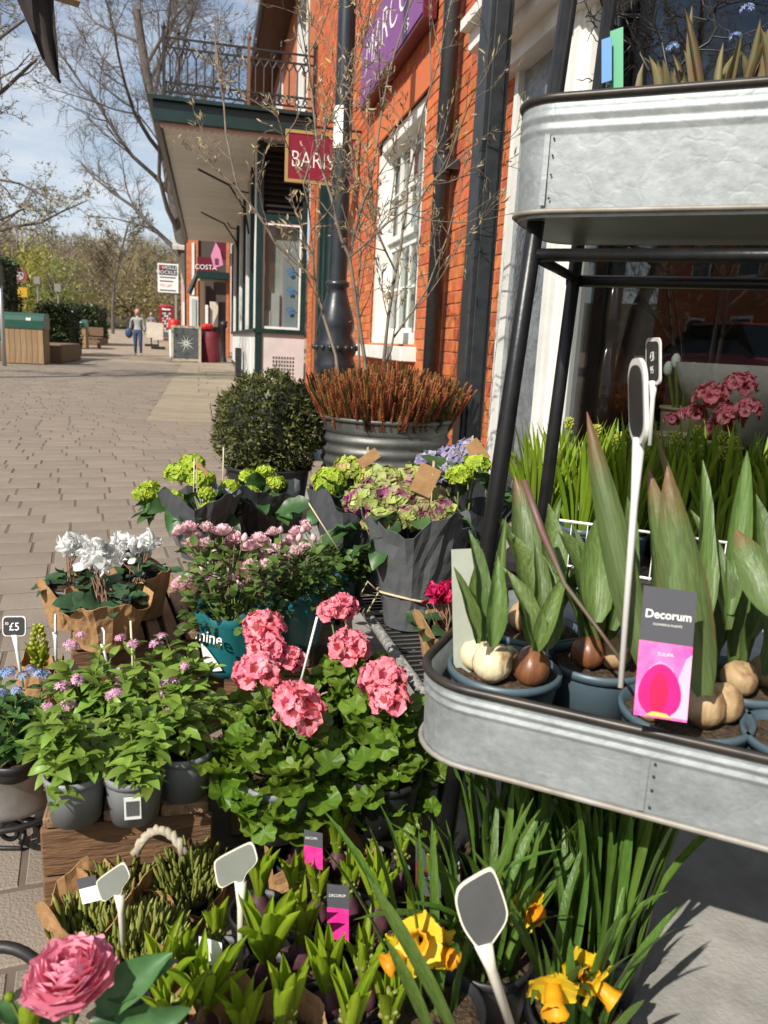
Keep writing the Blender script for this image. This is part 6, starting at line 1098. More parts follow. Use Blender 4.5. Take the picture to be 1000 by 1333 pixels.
HYN = [  # x, y of the leaf base, leaves, size, tilt, bud, kraft
 ('back row by the geraniums', [(391, 1095, 5, .62, .35, .5, 1), (440, 1108, 7, 1.0, .32, .6, 1), (487, 1103, 5, .62, .14, .9, 0), (522, 1128, 5, .72, .14, .9, 0), (564, 1140, 5, .85, .4, .6, 0)]),
 ('second row', [(338, 1163, 5, .95, .32, 0, 0), (387, 1166, 5, .8, .3, .5, 0), (414, 1170, 5, .66, .3, .5, 0), (455, 1165, 5, .8, .3, .5, 0), (492, 1178, 8, 1.0, .42, .5, 0), (538, 1200, 3, .7, .15, 0, 0), (564, 1186, 5, .7, .3, .6, 0)]),
 ('third row', [(240, 1262, 6, .8, .3, .6, 0), (282, 1226, 8, .72, .22, .6, 0), (349, 1248, 7, 1.12, .6, .9, 0), (392, 1225, 6, .85, .3, .6, 0), (426, 1286, 7, .95, .45, .7, 0), (475, 1272, 6, .82, .45, .6, 0)]),
 ('front row at the bottom edge', [(211, 1296, 6, .95, .42, .8, 1), (265, 1316, 7, .95, .6, .9, 1), (225, 1345, 7, .9, .5, .7, 1), (318, 1345, 6, .9, .4, 0, 1), (370, 1345, 7, 1.1, .38, .5, 1), (455, 1340, 6, .95, .35, .5, 0), (506, 1335, 6, .85, .3, .8, 0)])]
ORD = ('leftmost', 'second from left', 'third from left', 'fourth from left', 'fifth from left', 'sixth from left', 'seventh from left'); sd = 100
for row, L_ in HYN:
    for i, (x, y, n, s, tl, bd_, kr) in enumerate(L_): sd += 1; hyacinth(f'sprouting green hyacinth, {ORD[i] if i < len(L_)-1 else "rightmost"} in the {row}', G(x, y, .105), n, s, tl, bd_*.6, kr, sd)
# yellow-green hyacinth in kraft at the back left
yb = G(52, 868, .19); t = thing('potted_hyacinth', 'yellow green hyacinth spike in brown paper behind the £5 tag', 'hyacinth', yb-Vector((0, 0, .1)), 'hyacinth pots at the front'); pot(t, (0, 0, 0), .035, .03, .08, M_POTK, True); sleeve(t, (0, 0, 0), .038, .046, .11, M_KRAFT, 3, .3, 1, 'kraft_wrap', .04, seed=9)
for k in range(6): a = k*1.05; put(t, 'leaf', HYL[k % 6], (0, 0, .09), sph(a, .45), 0, .8, Vector((-math.cos(a), -math.sin(a), .3)))
budspike(t, (0, 0, .10), .085, .02, mat('yellow_hyacinth_bud', (.42, .44, .04), .5, 0, (.30, .36, .04), scale=40, rand=.2, trans=.2), 60)
# ================================================================ clumps of budded shoots
M_SHO = mat('budded_shoot', (.26, .28, .06), .6, 0, (.20, .22, .045), scale=20, rand=.3, trans=.12); M_SHT = mat('shoot_stem', (.22, .13, .06), .7, c2=(.2, .2, .06), scale=20)
mb = MB(); mb.tube([(0, 0, 0), (0, .5, .02), (0, .56, .02)], [.02, .018, .03], 5, 0, 0, False); mb.tube([(0, .52, .02), (0, .6, .02), (0, .85, .02), (0, 1, .02)], [.02, .052, .048, .012], 5, 0, 0, False); ST = (np.array([tuple(v) for v in mb.v]), np.array([f for f in mb.f]))
def shoots(label, base, n, h, w_, kraft_h=.1, seed=0):
    base = Vector(base); rg = random.Random(seed); t = thing('budded_heather', label, 'heather', base, 'budded shoots in kraft paper'); pot(t, (0, 0, 0), .045, .036, .05, M_POTK, True); sleeve(t, (0, 0, .001), .048, .062, kraft_h, M_KRAFT, 3, .6, rg.uniform(0, 3), 'kraft_wrap', .04, seed=seed); ms = []
    for k in range(n): a = rg.uniform(0, 6.28); u = math.sqrt(rg.random()); L_ = h*rg.uniform(.45, 1.0); Ls = rg.uniform(.04, .065); ms.append(mat4((math.cos(a)*u*w_*.85, math.sin(a)*u*w_*.85, max(.02, h*rg.uniform(.6, 1.0)*(1-.25*u*u)-Ls)), Vector((math.cos(a)*u*.35+rg.gauss(0, .14), math.sin(a)*u*.35+rg.gauss(0, .14), 1)), rg.uniform(0, 6), Vector((.055, Ls, .055))))
    V, F, r_ = stamp(*ST, ms); o = link('shoots', np_mesh('shoots', V, F, M_SHO, r_), t); o['kind'] = 'stuff'
shoots('budded yellow green shoots in kraft paper, back left by the crate', G(160, 1185, .0), 260, .125, .052, .075, 1); shoots('budded yellow green shoots at the back right by the crate', G(246, 1190, .0), 280, .135, .05, .06, 2); shoots('budded yellow green shoots at the front behind the ranunculus', G(178, 1285, .0), 380, .115, .068, .06, 3); shoots('budded yellow green shoots at the left by the kraft corner', G(118, 1240, 0), 150, .085, .045, .085, 4)
bh = thing('basket_handle', 'pale twisted rope handle arching against the dark crate', 'handle', P(205, 1115, 1.06)); mb = MB(); rg_ = [P(176+64*i/16, 1112-32*math.sin(PI*i/16)**.7, 1.06) for i in range(17)]
for s in (0, 1): mb.tube([p+Vector((.0035*math.cos(i*1.6+s*PI), 0, .0035*math.sin(i*1.6+s*PI))) for i, p in enumerate(rg_)], .005, 6)
mb.build('twisted_rope', mat('pale_rope', (.42, .37, .28), .8, c2=(.3, .25, .18), scale=60), bh, True)
# ================================================================ small printed plant labels
def plant_label(label, c, ux, uy, w_, h, top, bot, frac=.45, txt=None, wm=True, name='plant_label'):
    c, ux, uy = Vector(c), Vector(ux).normalized(), Vector(uy).normalized(); nn = ux.cross(uy).normalized(); t = thing(name, label, 'plant label', c-uy*h/2, 'printed plant labels'); hb = h*(1-frac)
    mb = MB(); mb.obox(c+uy*(h/2-h*frac/2), ux*w_/2, uy*h*frac/2, nn*.0005); mb.build('header', top, t)
    mb = MB(); mb.obox(c-uy*(h/2-hb/2), ux*w_/2, uy*hb/2, nn*.0005); mb.build('picture', bot, t)
    if txt: text('lettering', txt, w_*.17, t, M_SIGNWH, ux, uy, c+uy*(h/2-h*frac*.45)+nn*.0009, ext=.0001)
    return t, nn
M_CHAR = mat('charcoal_label', (.075, .075, .085), .4); M_MAG = mat('magenta_print', (.62, .015, .20), .4, c2=(.8, .05, .32), scale=60)
for lab, (x, y), t_, w_, h, rot in (('small magenta plant label beside the tallest back row hyacinth', (408, 1106), 1.05, .026, .05, -.35), ('magenta plant label in the middle of the hyacinths', (440, 1188), .98, .028, .07, -.2)):
    plant_label(lab, P(x, y, t_), RT*math.cos(rot)+UP*math.sin(rot)*.6, UP, w_, h, M_CHAR, M_MAG, .42, 'DECORUM')
plant_label('dark red plant label seen edge on near the right hyacinths', P(548, 1132, 1.02), RT*.35-FW*.8, UP, .03, .06, M_CHAR, mat('red_print', (.3, .01, .03), .4), .4)
plant_label('charcoal plant label beside the thin shelf leg', P(562, 1152, .98), RT*.9-UP*.15, UP, .024, .03, M_CHAR, M_CHAR, .5, 'DECORUM')
plant_label('white plant label among the front hyacinths', P(274, 1240, .9), RT-UP*.3, UP, .028, .03, M_SIGNWH, M_SIGNWH, .5); plant_label('white and black plant label beside the dark crate', P(116, 1158, 1.02), RT+UP*.25, UP-RT*.25, .026, .034, M_CHAR, M_SIGNWH, .4)
# ================================================================ coral geraniums
M_GPET = mat('coral_petal', (.80, .13, .19), .55, 0, (.86, .34, .40), scale=45, rand=.12, trans=.25); M_GEYE = mat('dark_red_eye', (.22, .008, .015), .55, 0, (.42, .03, .045), scale=90, rand=.2, trans=.2)
def gflower(seed):
    rg = random.Random(seed); A, B = [], []
    for k in range(5):
        V_, F_ = petal(.0205, .0125, .06, .20, rg.uniform(0, 6), 5, 5); M = Matrix.Rotation(k*2*PI/5+rg.gauss(0, .1), 4, 'Z') @ Matrix.Rotation(rg.uniform(.12, .32), 4, 'X'); dk = 8 if k < 3 else 4; A.append((V_, F_[dk:], M, rg.random())); B.append((V_, F_[:dk], M, rg.random()))
    return flower_np(A), flower_np(B)
GF = [gflower(i) for i in range(4)]
def gerhead(t, c, R_, seed, n=9):
    rg = random.Random(seed); A, B = [], []
    for k in range(n):
        z = 1-1.15*(k+.3)/n; a = k*2.4+seed; q = math.sqrt(max(0, 1-z*z)); nr = Vector((q*math.cos(a), q*math.sin(a)-.2, z)).normalized()
        M = nr.to_track_quat('Z', 'Y').to_matrix().to_4x4() @ Matrix.Rotation(rg.uniform(0, 6), 4, 'Z') @ Matrix.Scale(rg.uniform(.9, 1.15)*R_/.038, 4); M.translation = Vector(c)+nr*R_*.78*rg.uniform(.78, 1.12); g = GF[k % 4]; A.append(stamp(g[0][0], g[0][1], [np.array(M)])); B.append(stamp(g[1][0], g[1][1], [np.array(M)]))
    V, F, r_ = joined(A); h = link('flower_head', np_mesh('flower_head', V, F, M_GPET, r_), t); V, F, r_ = joined(B); link('flower_eyes', np_mesh('flower_eyes', V, F, M_GEYE, r_), h)
def geranium(label, base, cpx, rx, rz, heads, nl=95, seed=0, hide_pot=False):
    base = Vector(base); t = thing('potted_geranium', label, 'geranium', base, 'coral geraniums'); rg = random.Random(seed); pot(t, (0, 0, 0), .056, .044, .09, M_POTG if seed == 1 else M_POTK, True); tb = t_of(base); c = P(cpx[0], cpx[1]+14, tb)-base; tips = []
    dome_leaves(t, GEL, int(nl*1.45), c, rx, rx, rz, .5, .95, .65, -.85, rg, 'leaf', .3)
    for i, (px, py, R_, dt) in enumerate(heads): q = P(px, py, tb+dt)-base; gerhead(t, q, R_, seed+i); tips.append(q)
    for k in range(14): a = rg.uniform(0, 6.28); tips.append(c+Vector((math.cos(a)*rx*.7, math.sin(a)*rx*.7, rg.uniform(-.3, .6)*rz)))
    stems(t, (0, 0, .08), tips, .0026, M_STEM)
zg = z2+.002
geranium('coral geranium at the front left, with the lowest bloom', G(360, 1078, zg), (365, 985), .098, .105, [(386, 928, .040, -.05), (336, 880, .036, -.02), (375, 905, .022, -.03)], 120, 1)
geranium('coral geranium at the front right by the shelf tray', G(498, 1072, zg), (497, 980), .088, .11, [(500, 888, .037, -.03), (508, 912, .030, -.06)], 115, 2)
geranium('coral geranium at the back left below the rose sleeves', G(352, 985, zg), (350, 925), .07, .055, [(345, 820, .037, .0), (350, 848, .036, -.03), (378, 862, .026, -.02), (318, 875, .02, -.02)], 80, 3)
geranium('coral geranium at the back right below the hydrangea pot', G(462, 965, zg), (465, 890), .09, .075, [(457, 846, .040, -.02), (445, 795, .032, .06), (430, 798, .026, .05)], 90, 4)
# ================================================================ ranunculus
M_RAN = mat('ranunculus_petal', (.80, .19, .31), .5, 0, (.86, .36, .46), scale=30, rand=.12, trans=.3)
rc_ = P(92, 1272, .66); rt_ = thing('potted_ranunculus', 'large pink ranunculus bloom in the lower left corner', 'ranunculus', (rc_.x, rc_.y, 0)); rg = random.Random(2); axis = (ZV*.98-f0*.10-R0*.05).normalized(); Q = axis.to_track_quat('Z', 'Y').to_matrix().to_4x4()
mb = MB(); k_ = 0
for ring, (n, tilt, L_, z, rad) in enumerate(((9, 1.62, .040, -.008, .007), (9, 1.50, .039, -.005, .007), (9, 1.38, .036, -.002, .006), (9, 1.24, .033, .001, .006), (8, 1.08, .029, .003, .005), (8, .90, .025, .005, .004), (7, .70, .020, .006, .003), (6, .45, .015, .006, .002))):
    pv, pf = petal(L_, L_*.68, (.55, .6, .7, .85, 1.0, 1.1, 1.2, 1.2)[ring], .01, ring, 8, 7); me = mesh_of('petal', pv, pf, M_RAN)
    for k in range(n):
        a = 2*PI*k/n+ring*.7+rg.gauss(0, .08); M = Q @ Matrix.Diagonal((1, 1, .56, 1)) @ Matrix.Rotation(a, 4, 'Z') @ Matrix.Translation((0, rad, z)) @ Matrix.Rotation(PI/2-tilt+rg.gauss(0, .07), 4, 'X') @ Matrix.Scale(rg.uniform(.80, .90), 4); M.translation += rc_-rt_.location; o = link('petal', me, rt_); o.matrix_basis = M
pot(rt_, (0, 0, 0), .06, .045, .13, M_POTK, True); sleeve(rt_, (0, 0, .0), .062, .078, .16, M_KRAFT, 3, .4, 2, 'kraft_wrap', .03, seed=4)
stems(rt_, (0, 0, .12), [rc_-rt_.location-axis*.008], .0034, M_STEM, 'stem')
M_RAL = leafmat('ranunculus_leaf', (.03, .09, .03), (.06, .14, .045), .4, .2, .3); RAL = variants('leaf', M_RAL, 3, lambda i: blade(.085, .02, prof_ovate, (.3, .6, .8)[i], .4, 7, 5, .3, i))
for k, (px, py, dx, dy, s) in enumerate(((150, 1300, .5, .4, 1.0), (165, 1285, .8, .5, .8), (120, 1320, -.1, .9, .6), (60, 1325, -.6, .5, .5), (80, 1320, .2, .8, .5), (140, 1325, .9, -.1, .9), (100, 1330, -.3, .6, .5), (175, 1320, 1, .1, .8))): put(rt_, 'leaf', RAL[k % 3], P(px-25, py+10, .68)-rt_.location, RT*dx+UP*dy-FW*.1, rg.gauss(0, .3), s, ZV-FW*.5)
ob_ = P(38, 1318, .66)-rt_.location; stems(rt_, (0, 0, .12), [ob_, P(12, 1298, .66)-rt_.location], .002, M_STEM, 'bud_stems'); mb = MB(); mb.lathe([(.001, -.02), (.009, -.008), (.0085, .004), (.002, .017)], 10, ob_); mb.build('green_bud', M_HY, rt_, True, local=True); mb = MB(); mb.sphere(P(12, 1298, .66)-rt_.location, .0045, 8, 6); mb.build('small_bud', M_HY, rt_, True, local=True)
# ================================================================ daffodils
M_DAY = mat('daffodil_yellow', (.80, .52, .012), .5, 0, (.82, .60, .03), scale=40, rand=.1, trans=.3); M_DAO = mat('daffodil_trumpet', (.80, .34, .008), .5, 0, (.8, .42, .015), scale=40, rand=.1, trans=.3)
def daff_clump(label, base, n, h, w_, seed, flowers=(), tilt=.25):
    base = Vector(base); rg = random.Random(seed); t = thing('daffodil_clump', label, 'daffodil', base, 'daffodil pots under the shelf'); pot(t, (0, 0, 0), .06, .048, .1, M_POTK, True); tb = t_of(base)
    for k in range(n): a = rg.uniform(0, 6.28); u = math.sqrt(rg.random()); s = h/.27*rg.uniform(.7, 1.08); put(t, 'leaf', DAL[rg.choice((0, 0, 1, 1, 4, 4, 2, 3) if tilt < .3 else (0, 1, 2, 3, 4, 5))], (math.cos(a)*u*w_, math.sin(a)*u*w_, .085), sph(a+rg.gauss(0, .6), tilt*u*rg.uniform(.3, 1.4)), rg.gauss(0, .6), Vector((s*.5+.55, s, s)), Vector((-math.cos(a), -math.sin(a), .3)))
    for i, (px, py, dt, yaw, pit, sz) in enumerate(flowers):
        q = P(px, py, tb+dt)-base; ax = (-FW*math.cos(yaw)+RT*math.sin(yaw))*math.cos(pit)+ZV*math.sin(pit); Q = ax.normalized().to_track_quat('Z', 'Y').to_matrix().to_4x4(); fl_ = flower_np([(*petal(.026*sz, .0130*sz, .12, .10, k+i, 4, 5), Q @ Matrix.Rotation(k*PI/3+(.1 if k % 2 else 0), 4, 'Z') @ Matrix.Translation((0, .004, -.002*(k % 2))) @ Matrix.Rotation(.05+.15*(k % 2), 4, 'X'), rg.random()) for k in range(6)])
        h_ = link('bloom', np_mesh('bloom', fl_[0]+np.array(q), fl_[1], M_DAY, fl_[2]), t); mb = MB(); mb.lathe([(.003, -.004), (.008, .0), (.0095, .012), (.0105, .02), (.014, .027), (.0135, .0275), (.0095, .021), (.008, .012), (.003, .004)], 20, (0, 0, 0), wob=lambda a, z: 1+.10*math.sin(9*a)*max(0, z-.018)/.009); mb.v = [tuple(q+(Q @ (Vector(v)*sz))) for v in mb.v]; mb.build('trumpet', M_DAO, h_, True, local=True)
        bk_ = q-ax.normalized()*.02*sz; top = bk_+Vector((0, 0, .006)); mb = MB(); mb.tube([(rg.gauss(0, .02), rg.gauss(0, .02), .09), Vector((bk_.x*.8, bk_.y*.8, bk_.z-.05)), top, q], [.0035, .003, .0028, .004], 7); mb.build('flower_stem', M_DA, h_, True, local=True)
    return t
daff_clump('tall dense daffodil foliage nearest the grey slab', G(775, 1290, 0), 84, .31, .055, 1, (), .15); daff_clump('daffodil foliage behind, under the middle of the tray', G(705, 1225, 0), 70, .30, .058, 2, [(685, 1182, -.16, .3, .15, 1.0)], .25)
daff_clump('yellow daffodils in front of the dense foliage', G(742, 1405, 0), 26, .2, .05, 3, [(720, 1285, -.10, -.1, -.45, 1.05), (775, 1280, -.08, .9, -.5, .95), (755, 1265, -.06, .3, .3, .9)], .4)
dcl = daff_clump('yellow daffodils left of the shelf leg with long arching leaves', G(560, 1400, 0), 12, .26, .045, 4, [(548, 1222, -.08, -.3, .35, 1.0), (572, 1235, -.06, .7, -.1, .85), (525, 1240, -.07, -.9, -.3, .9)], .45)
daff_clump('daffodil foliage just right of the shelf leg', G(628, 1320, 0), 26, .24, .05, 5, [(605, 1272, .02, .2, .0, .6)], .35)
daff_clump('thin daffodil foliage behind the shelf leg', G(640, 1180, 0), 22, .24, .05, 6, (), .4)
t = dcl; put(t, 'leaf', DAL[1], P(590, 1345, .72)-t.location, P(505, 1172, .70)-P(590, 1345, .72), .5, Vector((1.1, .62, 1)), -FW); put(t, 'leaf', DAL[0], P(560, 1345, .73)-t.location, P(515, 1240, .7)-P(560, 1345, .73), .5, Vector((1, .42, 1)), -FW)
# ================================================================ plant stand with galvanised trays
TA = R(36); UD = Vector((math.cos(TA), -math.sin(TA), 0)); VD = Vector((math.sin(TA), math.cos(TA), 0)); US = lambda u, v, z: UD*u+VD*v+ZV*z
st_ = thing('plant_stand', 'black tubular steel plant stand leaning towards the shop window', 'plant stand', US(.1, 1.1, 0)); M_TUBE = mat('black_tube_steel', (.007, .007, .008), .34, c2=(.013, .013, .013), scale=30, bump=.04, bscale=90, spec=.35)
fv = lambda z: .88+.26*z; bv = lambda z: 1.24+.18*z; UL, UR = -.272, .50
for u in (UL, UR):
    mb = MB(); mb.tube([US(u, fv(0), 0), US(u, fv(1.75), 1.75)], .0125, 12); mb.build('front_leg', M_TUBE, st_, True)
    mb = MB(); mb.tube([US(u+.012, bv(0), 0), US(u+.012, bv(1.75), 1.75)], .0115, 12); mb.build('rear_leg', M_TUBE, st_, True)
for z in (.36, .985):
    mb = MB(); mb.tube([US(UL, fv(z), z), US(UR, fv(z), z)], .009, 8); mb.build('cross_bar', M_TUBE, st_, True); mb = MB(); mb.tube([US(UL, bv(z), z-.01), US(UR, bv(z), z-.01)], .010, 8); mb.build('cross_bar', M_TUBE, st_, True)
    for u in (UL, UR): mb = MB(); mb.tube([US(u, fv(z), z), US(u+.012, bv(z), z-.005)], .008, 8); mb.build('side_bar', M_TUBE, st_, True)
def zincmat():
    m = bpy.data.materials.new('spangled_zinc'); m.use_nodes = True; nt = m.node_tree; b = nt.nodes['Principled BSDF']; N = nt.nodes.new; L = nt.links.new; tc = N('ShaderNodeTexCoord')
    mpp = N('ShaderNodeMapping'); mpp.inputs['Rotation'].default_value = (0, 0, PI/6); mpp.inputs['Scale'].default_value = (2.2, 26, 26); L(tc.outputs['Object'], mpp.inputs[0]); st = N('ShaderNodeTexNoise'); st.inputs['Scale'].default_value = 3.2; st.inputs['Detail'].default_value = 9; st.inputs['Roughness'].default_value = .7; L(mpp.outputs[0], st.inputs[0])
    nz = N('ShaderNodeTexNoise'); nz.inputs['Scale'].default_value = 16; nz.inputs['Detail'].default_value = 8; L(tc.outputs['Object'], nz.inputs[0]); vo = N('ShaderNodeTexVoronoi'); vo.feature = 'DISTANCE_TO_EDGE'; vo.inputs['Scale'].default_value = 30; mpv = N('ShaderNodeVectorMath'); mpv.operation = 'MULTIPLY_ADD'; mpv.inputs[1].default_value = (.09, .09, .09); L(nz.outputs['Color'], mpv.inputs[0]); L(tc.outputs['Object'], mpv.inputs[2]); L(mpv.outputs[0], vo.inputs['Vector'])
    a1 = N('ShaderNodeMix'); a1.data_type = 'FLOAT'; a1.inputs[0].default_value = .35; L(st.outputs[0], a1.inputs['A']); L(nz.outputs[0], a1.inputs['B']); cr = N('ShaderNodeValToRGB'); cr.color_ramp.elements[0].position = .32; cr.color_ramp.elements[1].position = .66; cr.color_ramp.elements[0].color = (.20, .22, .225, 1); cr.color_ramp.elements[1].color = (.37, .395, .395, 1); L(a1.outputs['Result'], cr.inputs[0]); L(cr.outputs[0], b.inputs['Base Color'])
    sm = N('ShaderNodeMapRange'); sm.interpolation_type = 'SMOOTHSTEP'; sm.inputs['From Max'].default_value = .16; L(vo.outputs['Distance'], sm.inputs[0]); ad = N('ShaderNodeMix'); ad.data_type = 'FLOAT'; ad.inputs[0].default_value = .55; L(sm.outputs[0], ad.inputs['A']); L(st.outputs[0], ad.inputs['B'])
    mr = N('ShaderNodeMapRange'); mr.inputs['To Min'].default_value = .48; mr.inputs['To Max'].default_value = .7; L(nz.outputs[0], mr.inputs[0]); L(mr.outputs[0], b.inputs['Roughness']); b.inputs['Metallic'].default_value = .45
    bp = N('ShaderNodeBump'); bp.inputs['Strength'].default_value = .13; bp.inputs['Distance'].default_value = .003; L(ad.outputs['Result'], bp.inputs['Height']); L(bp.outputs[0], b.inputs['Normal']); return m
M_SPZ = zincmat(); M_RIM = mat('dark_worn_rim', (.028, .026, .025), .42, .5, (.06, .05, .042), scale=18); M_RUST = mat('rusty_seam', (.20, .17, .13), .6, .3, (.32, .30, .27), scale=18)
def stadium(u0, u1, v0, v1, r_, n=8): return [(cu+r_*math.cos(a), cv+r_*math.sin(a)) for cu, cv, a0 in ((u1-r_, v1-r_, 0), (u0+r_, v1-r_, PI/2), (u0+r_, v0+r_, PI), (u1-r_, v0+r_, 1.5*PI)) for a in [a0+PI/2*i/n for i in range(n+1)]]
def tray(label, u0, u1, v0, v1, z0, z1, r_, taper=.012, seam=None):
    t = thing('zinc_tray', label, 'tray', US((u0+u1)/2, (v0+v1)/2, z0), 'zinc trays on the plant stand'); h = z1-z0
    prof = [(taper, 0), (taper, .04), (taper, .09), (taper*.6, .4), (taper*.4, .68), (taper*.4, .70), (taper*.4-.0028, .73), (taper*.4-.0028, .755), (taper*.3, .785), (taper*.3, .81), (taper*.2-.0026, .84), (taper*.2-.0026, .865), (taper*.1, .89), (taper*.1, .91), (0, 1.0)]
    rings = [[US(u, v, z0+h*f) for u, v in stadium(u0+i, u1-i, v0+i, v1-i, r_-i)] for i, f in prof]; inner = [[US(u, v, z) for u, v in stadium(u0+i, u1-i, v0+i, v1-i, r_-i)] for i, z in ((.003, z1), (.004+taper, z0+.006))]
    k = len(rings[0]); mb = MB(); allr = rings+inner; mb.add([p for r2 in allr for p in r2], [(i*k+j, i*k+(j+1) % k, (i+1)*k+(j+1) % k, (i+1)*k+j) for i in range(len(allr)-1) for j in range(k)]); V0 = len(mb.v); mb.build('wall', M_SPZ, t, True)
    mb = MB(); mb.add([p for p in inner[1]], [tuple(range(k))]); mb.add([US(u, v, z0+.001) for u, v in stadium(u0+taper, u1-taper, v0+taper, v1-taper, r_-taper)], [tuple(range(k-1, -1, -1))]); mb.build('base', mat('tray_underside', (.17, .18, .155), .5, .35, (.12, .125, .11), scale=8), t)
    mb = MB(); ring = [US(u, v, z1) for u, v in stadium(u0, u1, v0, v1, r_)]; mb.tube(ring+ring[:2], .0054, 10, 0, 0, False); mb.build('rolled_rim', M_RIM, t, True)
    mb = MB(); ring = [US(u, v, z0+h*.05) for u, v in stadium(u0-.0005, u1+.0005, v0-.0005, v1+.0005, r_)]; mb.tube(ring+ring[:2], .0036, 8, 0, 0, False); mb.build('bottom_seam', M_RUST, t, True)
    if seam is not None: mb = MB(); mb.obox(US(seam, v0+.0006, z0+h*.40), UD*.0035, VD*.0012, ZV*h*.30); mb.build('side_seam', M_SPZ, t)
    if seam is not None:
        rv = MB(); rv.sphere((0, 0, 0), .0016, 6, 4); rme = rv.mesh('rivet', M_IRON, True)
        for f in (.16, .36, .52, .66): link('rivet', rme, t, None, US(seam+.009, v0-.0005, z0+h*f)-t.location)
    return t
LZ0, LZ1 = .382, .48; UZ0, UZ1 = 1.03, 1.18
tray('lower galvanised tray holding the tulip pots', -.285, .48, .768, 1.20, LZ0, LZ1, .075, .002, -.02); tray('upper galvanised tray at the top right', -.305, .48, 1.10, 1.385, UZ0, UZ1, .06, .004, -.255)
# ================================================================ bulbs in the lower tray
M_BULC = mat('cream_bulb', (.66, .56, .35), .5, c2=(.30, .16, .07), scale=38, stretch=(1, 1, .35), lo=.52, hi=.66, bump=.3, bscale=60); M_BULB = mat('brown_bulb', (.11, .035, .015), .38, c2=(.24, .10, .04), scale=40, stretch=(1, 1, .25), bump=.25, bscale=70); M_BULT = mat('tan_bulb', (.40, .27, .14), .6, c2=(.18, .09, .04), scale=40, stretch=(1, 1, .35), lo=.45, hi=.68, bump=.3, bscale=60)
def bulb(t, c, r_, m, tip=1., tilt=(0, 0)):
    mb = MB(); mb.lathe([(.002, -.9), (.45, -.82), (.88, -.4), (1, .0), (.9, .45), (.66, .8), (.4, 1.0*tip+.05), (.22, 1.15*tip+.05), (.01, 1.2*tip+.05)], 18, (0, 0, 0), wob=lambda a, z: 1+.04*math.sin(3*a+1)); o = None; mb.v = [(x*r_, y*r_, z*r_) for x, y, z in mb.v]; o = mb.build('bulb', m, t, True, local=True); o.location = c; o.rotation_euler = (*tilt, 0); return o
def tulip_pot(label, uv, r_, leaves, bulbs, seed=0, z=LZ0+.008, h=LZ1-LZ0-.016):
    base = US(*uv, z); t = thing('potted_tulip', label, 'tulip pot', base, 'tulip pots in the lower tray'); pot(t, (0, 0, 0), r_, r_*.8, h, M_POTB, True, .010, 36, sink=.12)
    zs = h*.88
    for (du, dv, r2, m, tip, tl) in bulbs: bulb(t, UD*du+VD*dv+ZV*(zs+r2*.85), r2, {'c': M_BULC, 'b': M_BULB, 't': M_BULT}[m], tip, tl)
    for (du, dv, az, tl, L_, wd, k, red) in leaves:          # az in degrees in the tray's own frame
        a = R(az); d = (UD*math.cos(a)+VD*math.sin(a))*math.sin(tl)+ZV*math.cos(tl); me = (TURL if red else TUL)[k % (4 if red else 6)]; put(t, 'leaf', me, UD*du+VD*dv+ZV*(zs+.022), d, 0, Vector((wd*.72, L_/.18, 1)), -(UD*math.cos(a)+VD*math.sin(a))+ZV*.2)
    return t
def pxleaf(t, b_, e_, d0, d1, W, k=0, red=False, roll=0.):          # a leaf between two measured points
    p0, p1 = P(*b_, d0+.045), P(*e_, d1+.045); me = (TURL if red else TUL)[k]; L_ = (p1-p0).length; put(t, 'leaf', me, p0-t.location, p1-p0, roll, Vector((W/.026, L_/(.185 if red else .167), 1)), FW*-1)
def uvz(px, py, z): q = G(px, py, z); return q.dot(UD), q.dot(VD)
pr1 = uvz(657, 866, LZ1-.008); pr3 = uvz(893, 922, LZ1-.008)
tp1 = tulip_pot('blue grey pot of young tulips with cream and brown bulbs', pr1, .070, [],
    [(-.034, -.008, .021, 'c', .8, (.1, -.15)), (-.008, -.030, .025, 'c', .8, (.05, .05)), (.036, -.018, .023, 'b', 1.0, (.0, .1)), (.03, .02, .018, 'c', .9, (0, 0)), (0, .02, .014, 'c', .9, (0, 0))], 1)
tp3 = tulip_pot('tulip pot at the front right with tall red edged leaves', pr3, .072, [],
    [(-.035, -.03, .014, 't', .9, (0, 0)), (.018, -.012, .024, 't', .9, (0, .1)), (.036, .008, .023, 't', .9, (.1, .2)), (-.01, .01, .022, 't', 1, (0, 0))], 2)
tpb = tulip_pot('tulip pot behind the young tulips, by the shelf leg', (pr1[0]+.005, pr1[1]+.155), .068, [(-.02, 0, 170, .18, .17, 1.1, 2, 0), (-.015, .01, 120, .14, .19, .9, 0, 0), (.01, -.01, 300, .25, .15, 1.3, 5, 0), (.02, .0, 10, .4, .17, 1.25, 5, 0), (.0, -.02, 250, .28, .15, 1.0, 3, 1), (.03, .01, 340, .35, .16, 1.2, 3, 0), (.0, .02, 80, .1, .18, 1.0, 1, 0)], [(-.02, 0, .022, 't', 1, (0, 0)), (.02, -.01, .022, 'c', 1, (0, 0))], 3)
tpm = tulip_pot('tulip pot in the middle of the tray with broad leaves', ((pr1[0]+pr3[0])/2-.005, pr1[1]+.085), .066, [(-.02, -.01, 190, .3, .15, 1.2, 2, 0), (-.01, -.015, 240, .15, .16, 1.1, 1, 0), (.0, .01, 90, .1, .18, 1.2, 0, 0), (.015, .0, 0, .3, .15, 1.0, 3, 0), (-.015, .01, 140, .25, .17, .9, 4, 0)], [(-.01, -.015, .022, 'b', 1, (0, 0)), (.02, .0, .021, 't', 1, (0, 0))], 4)
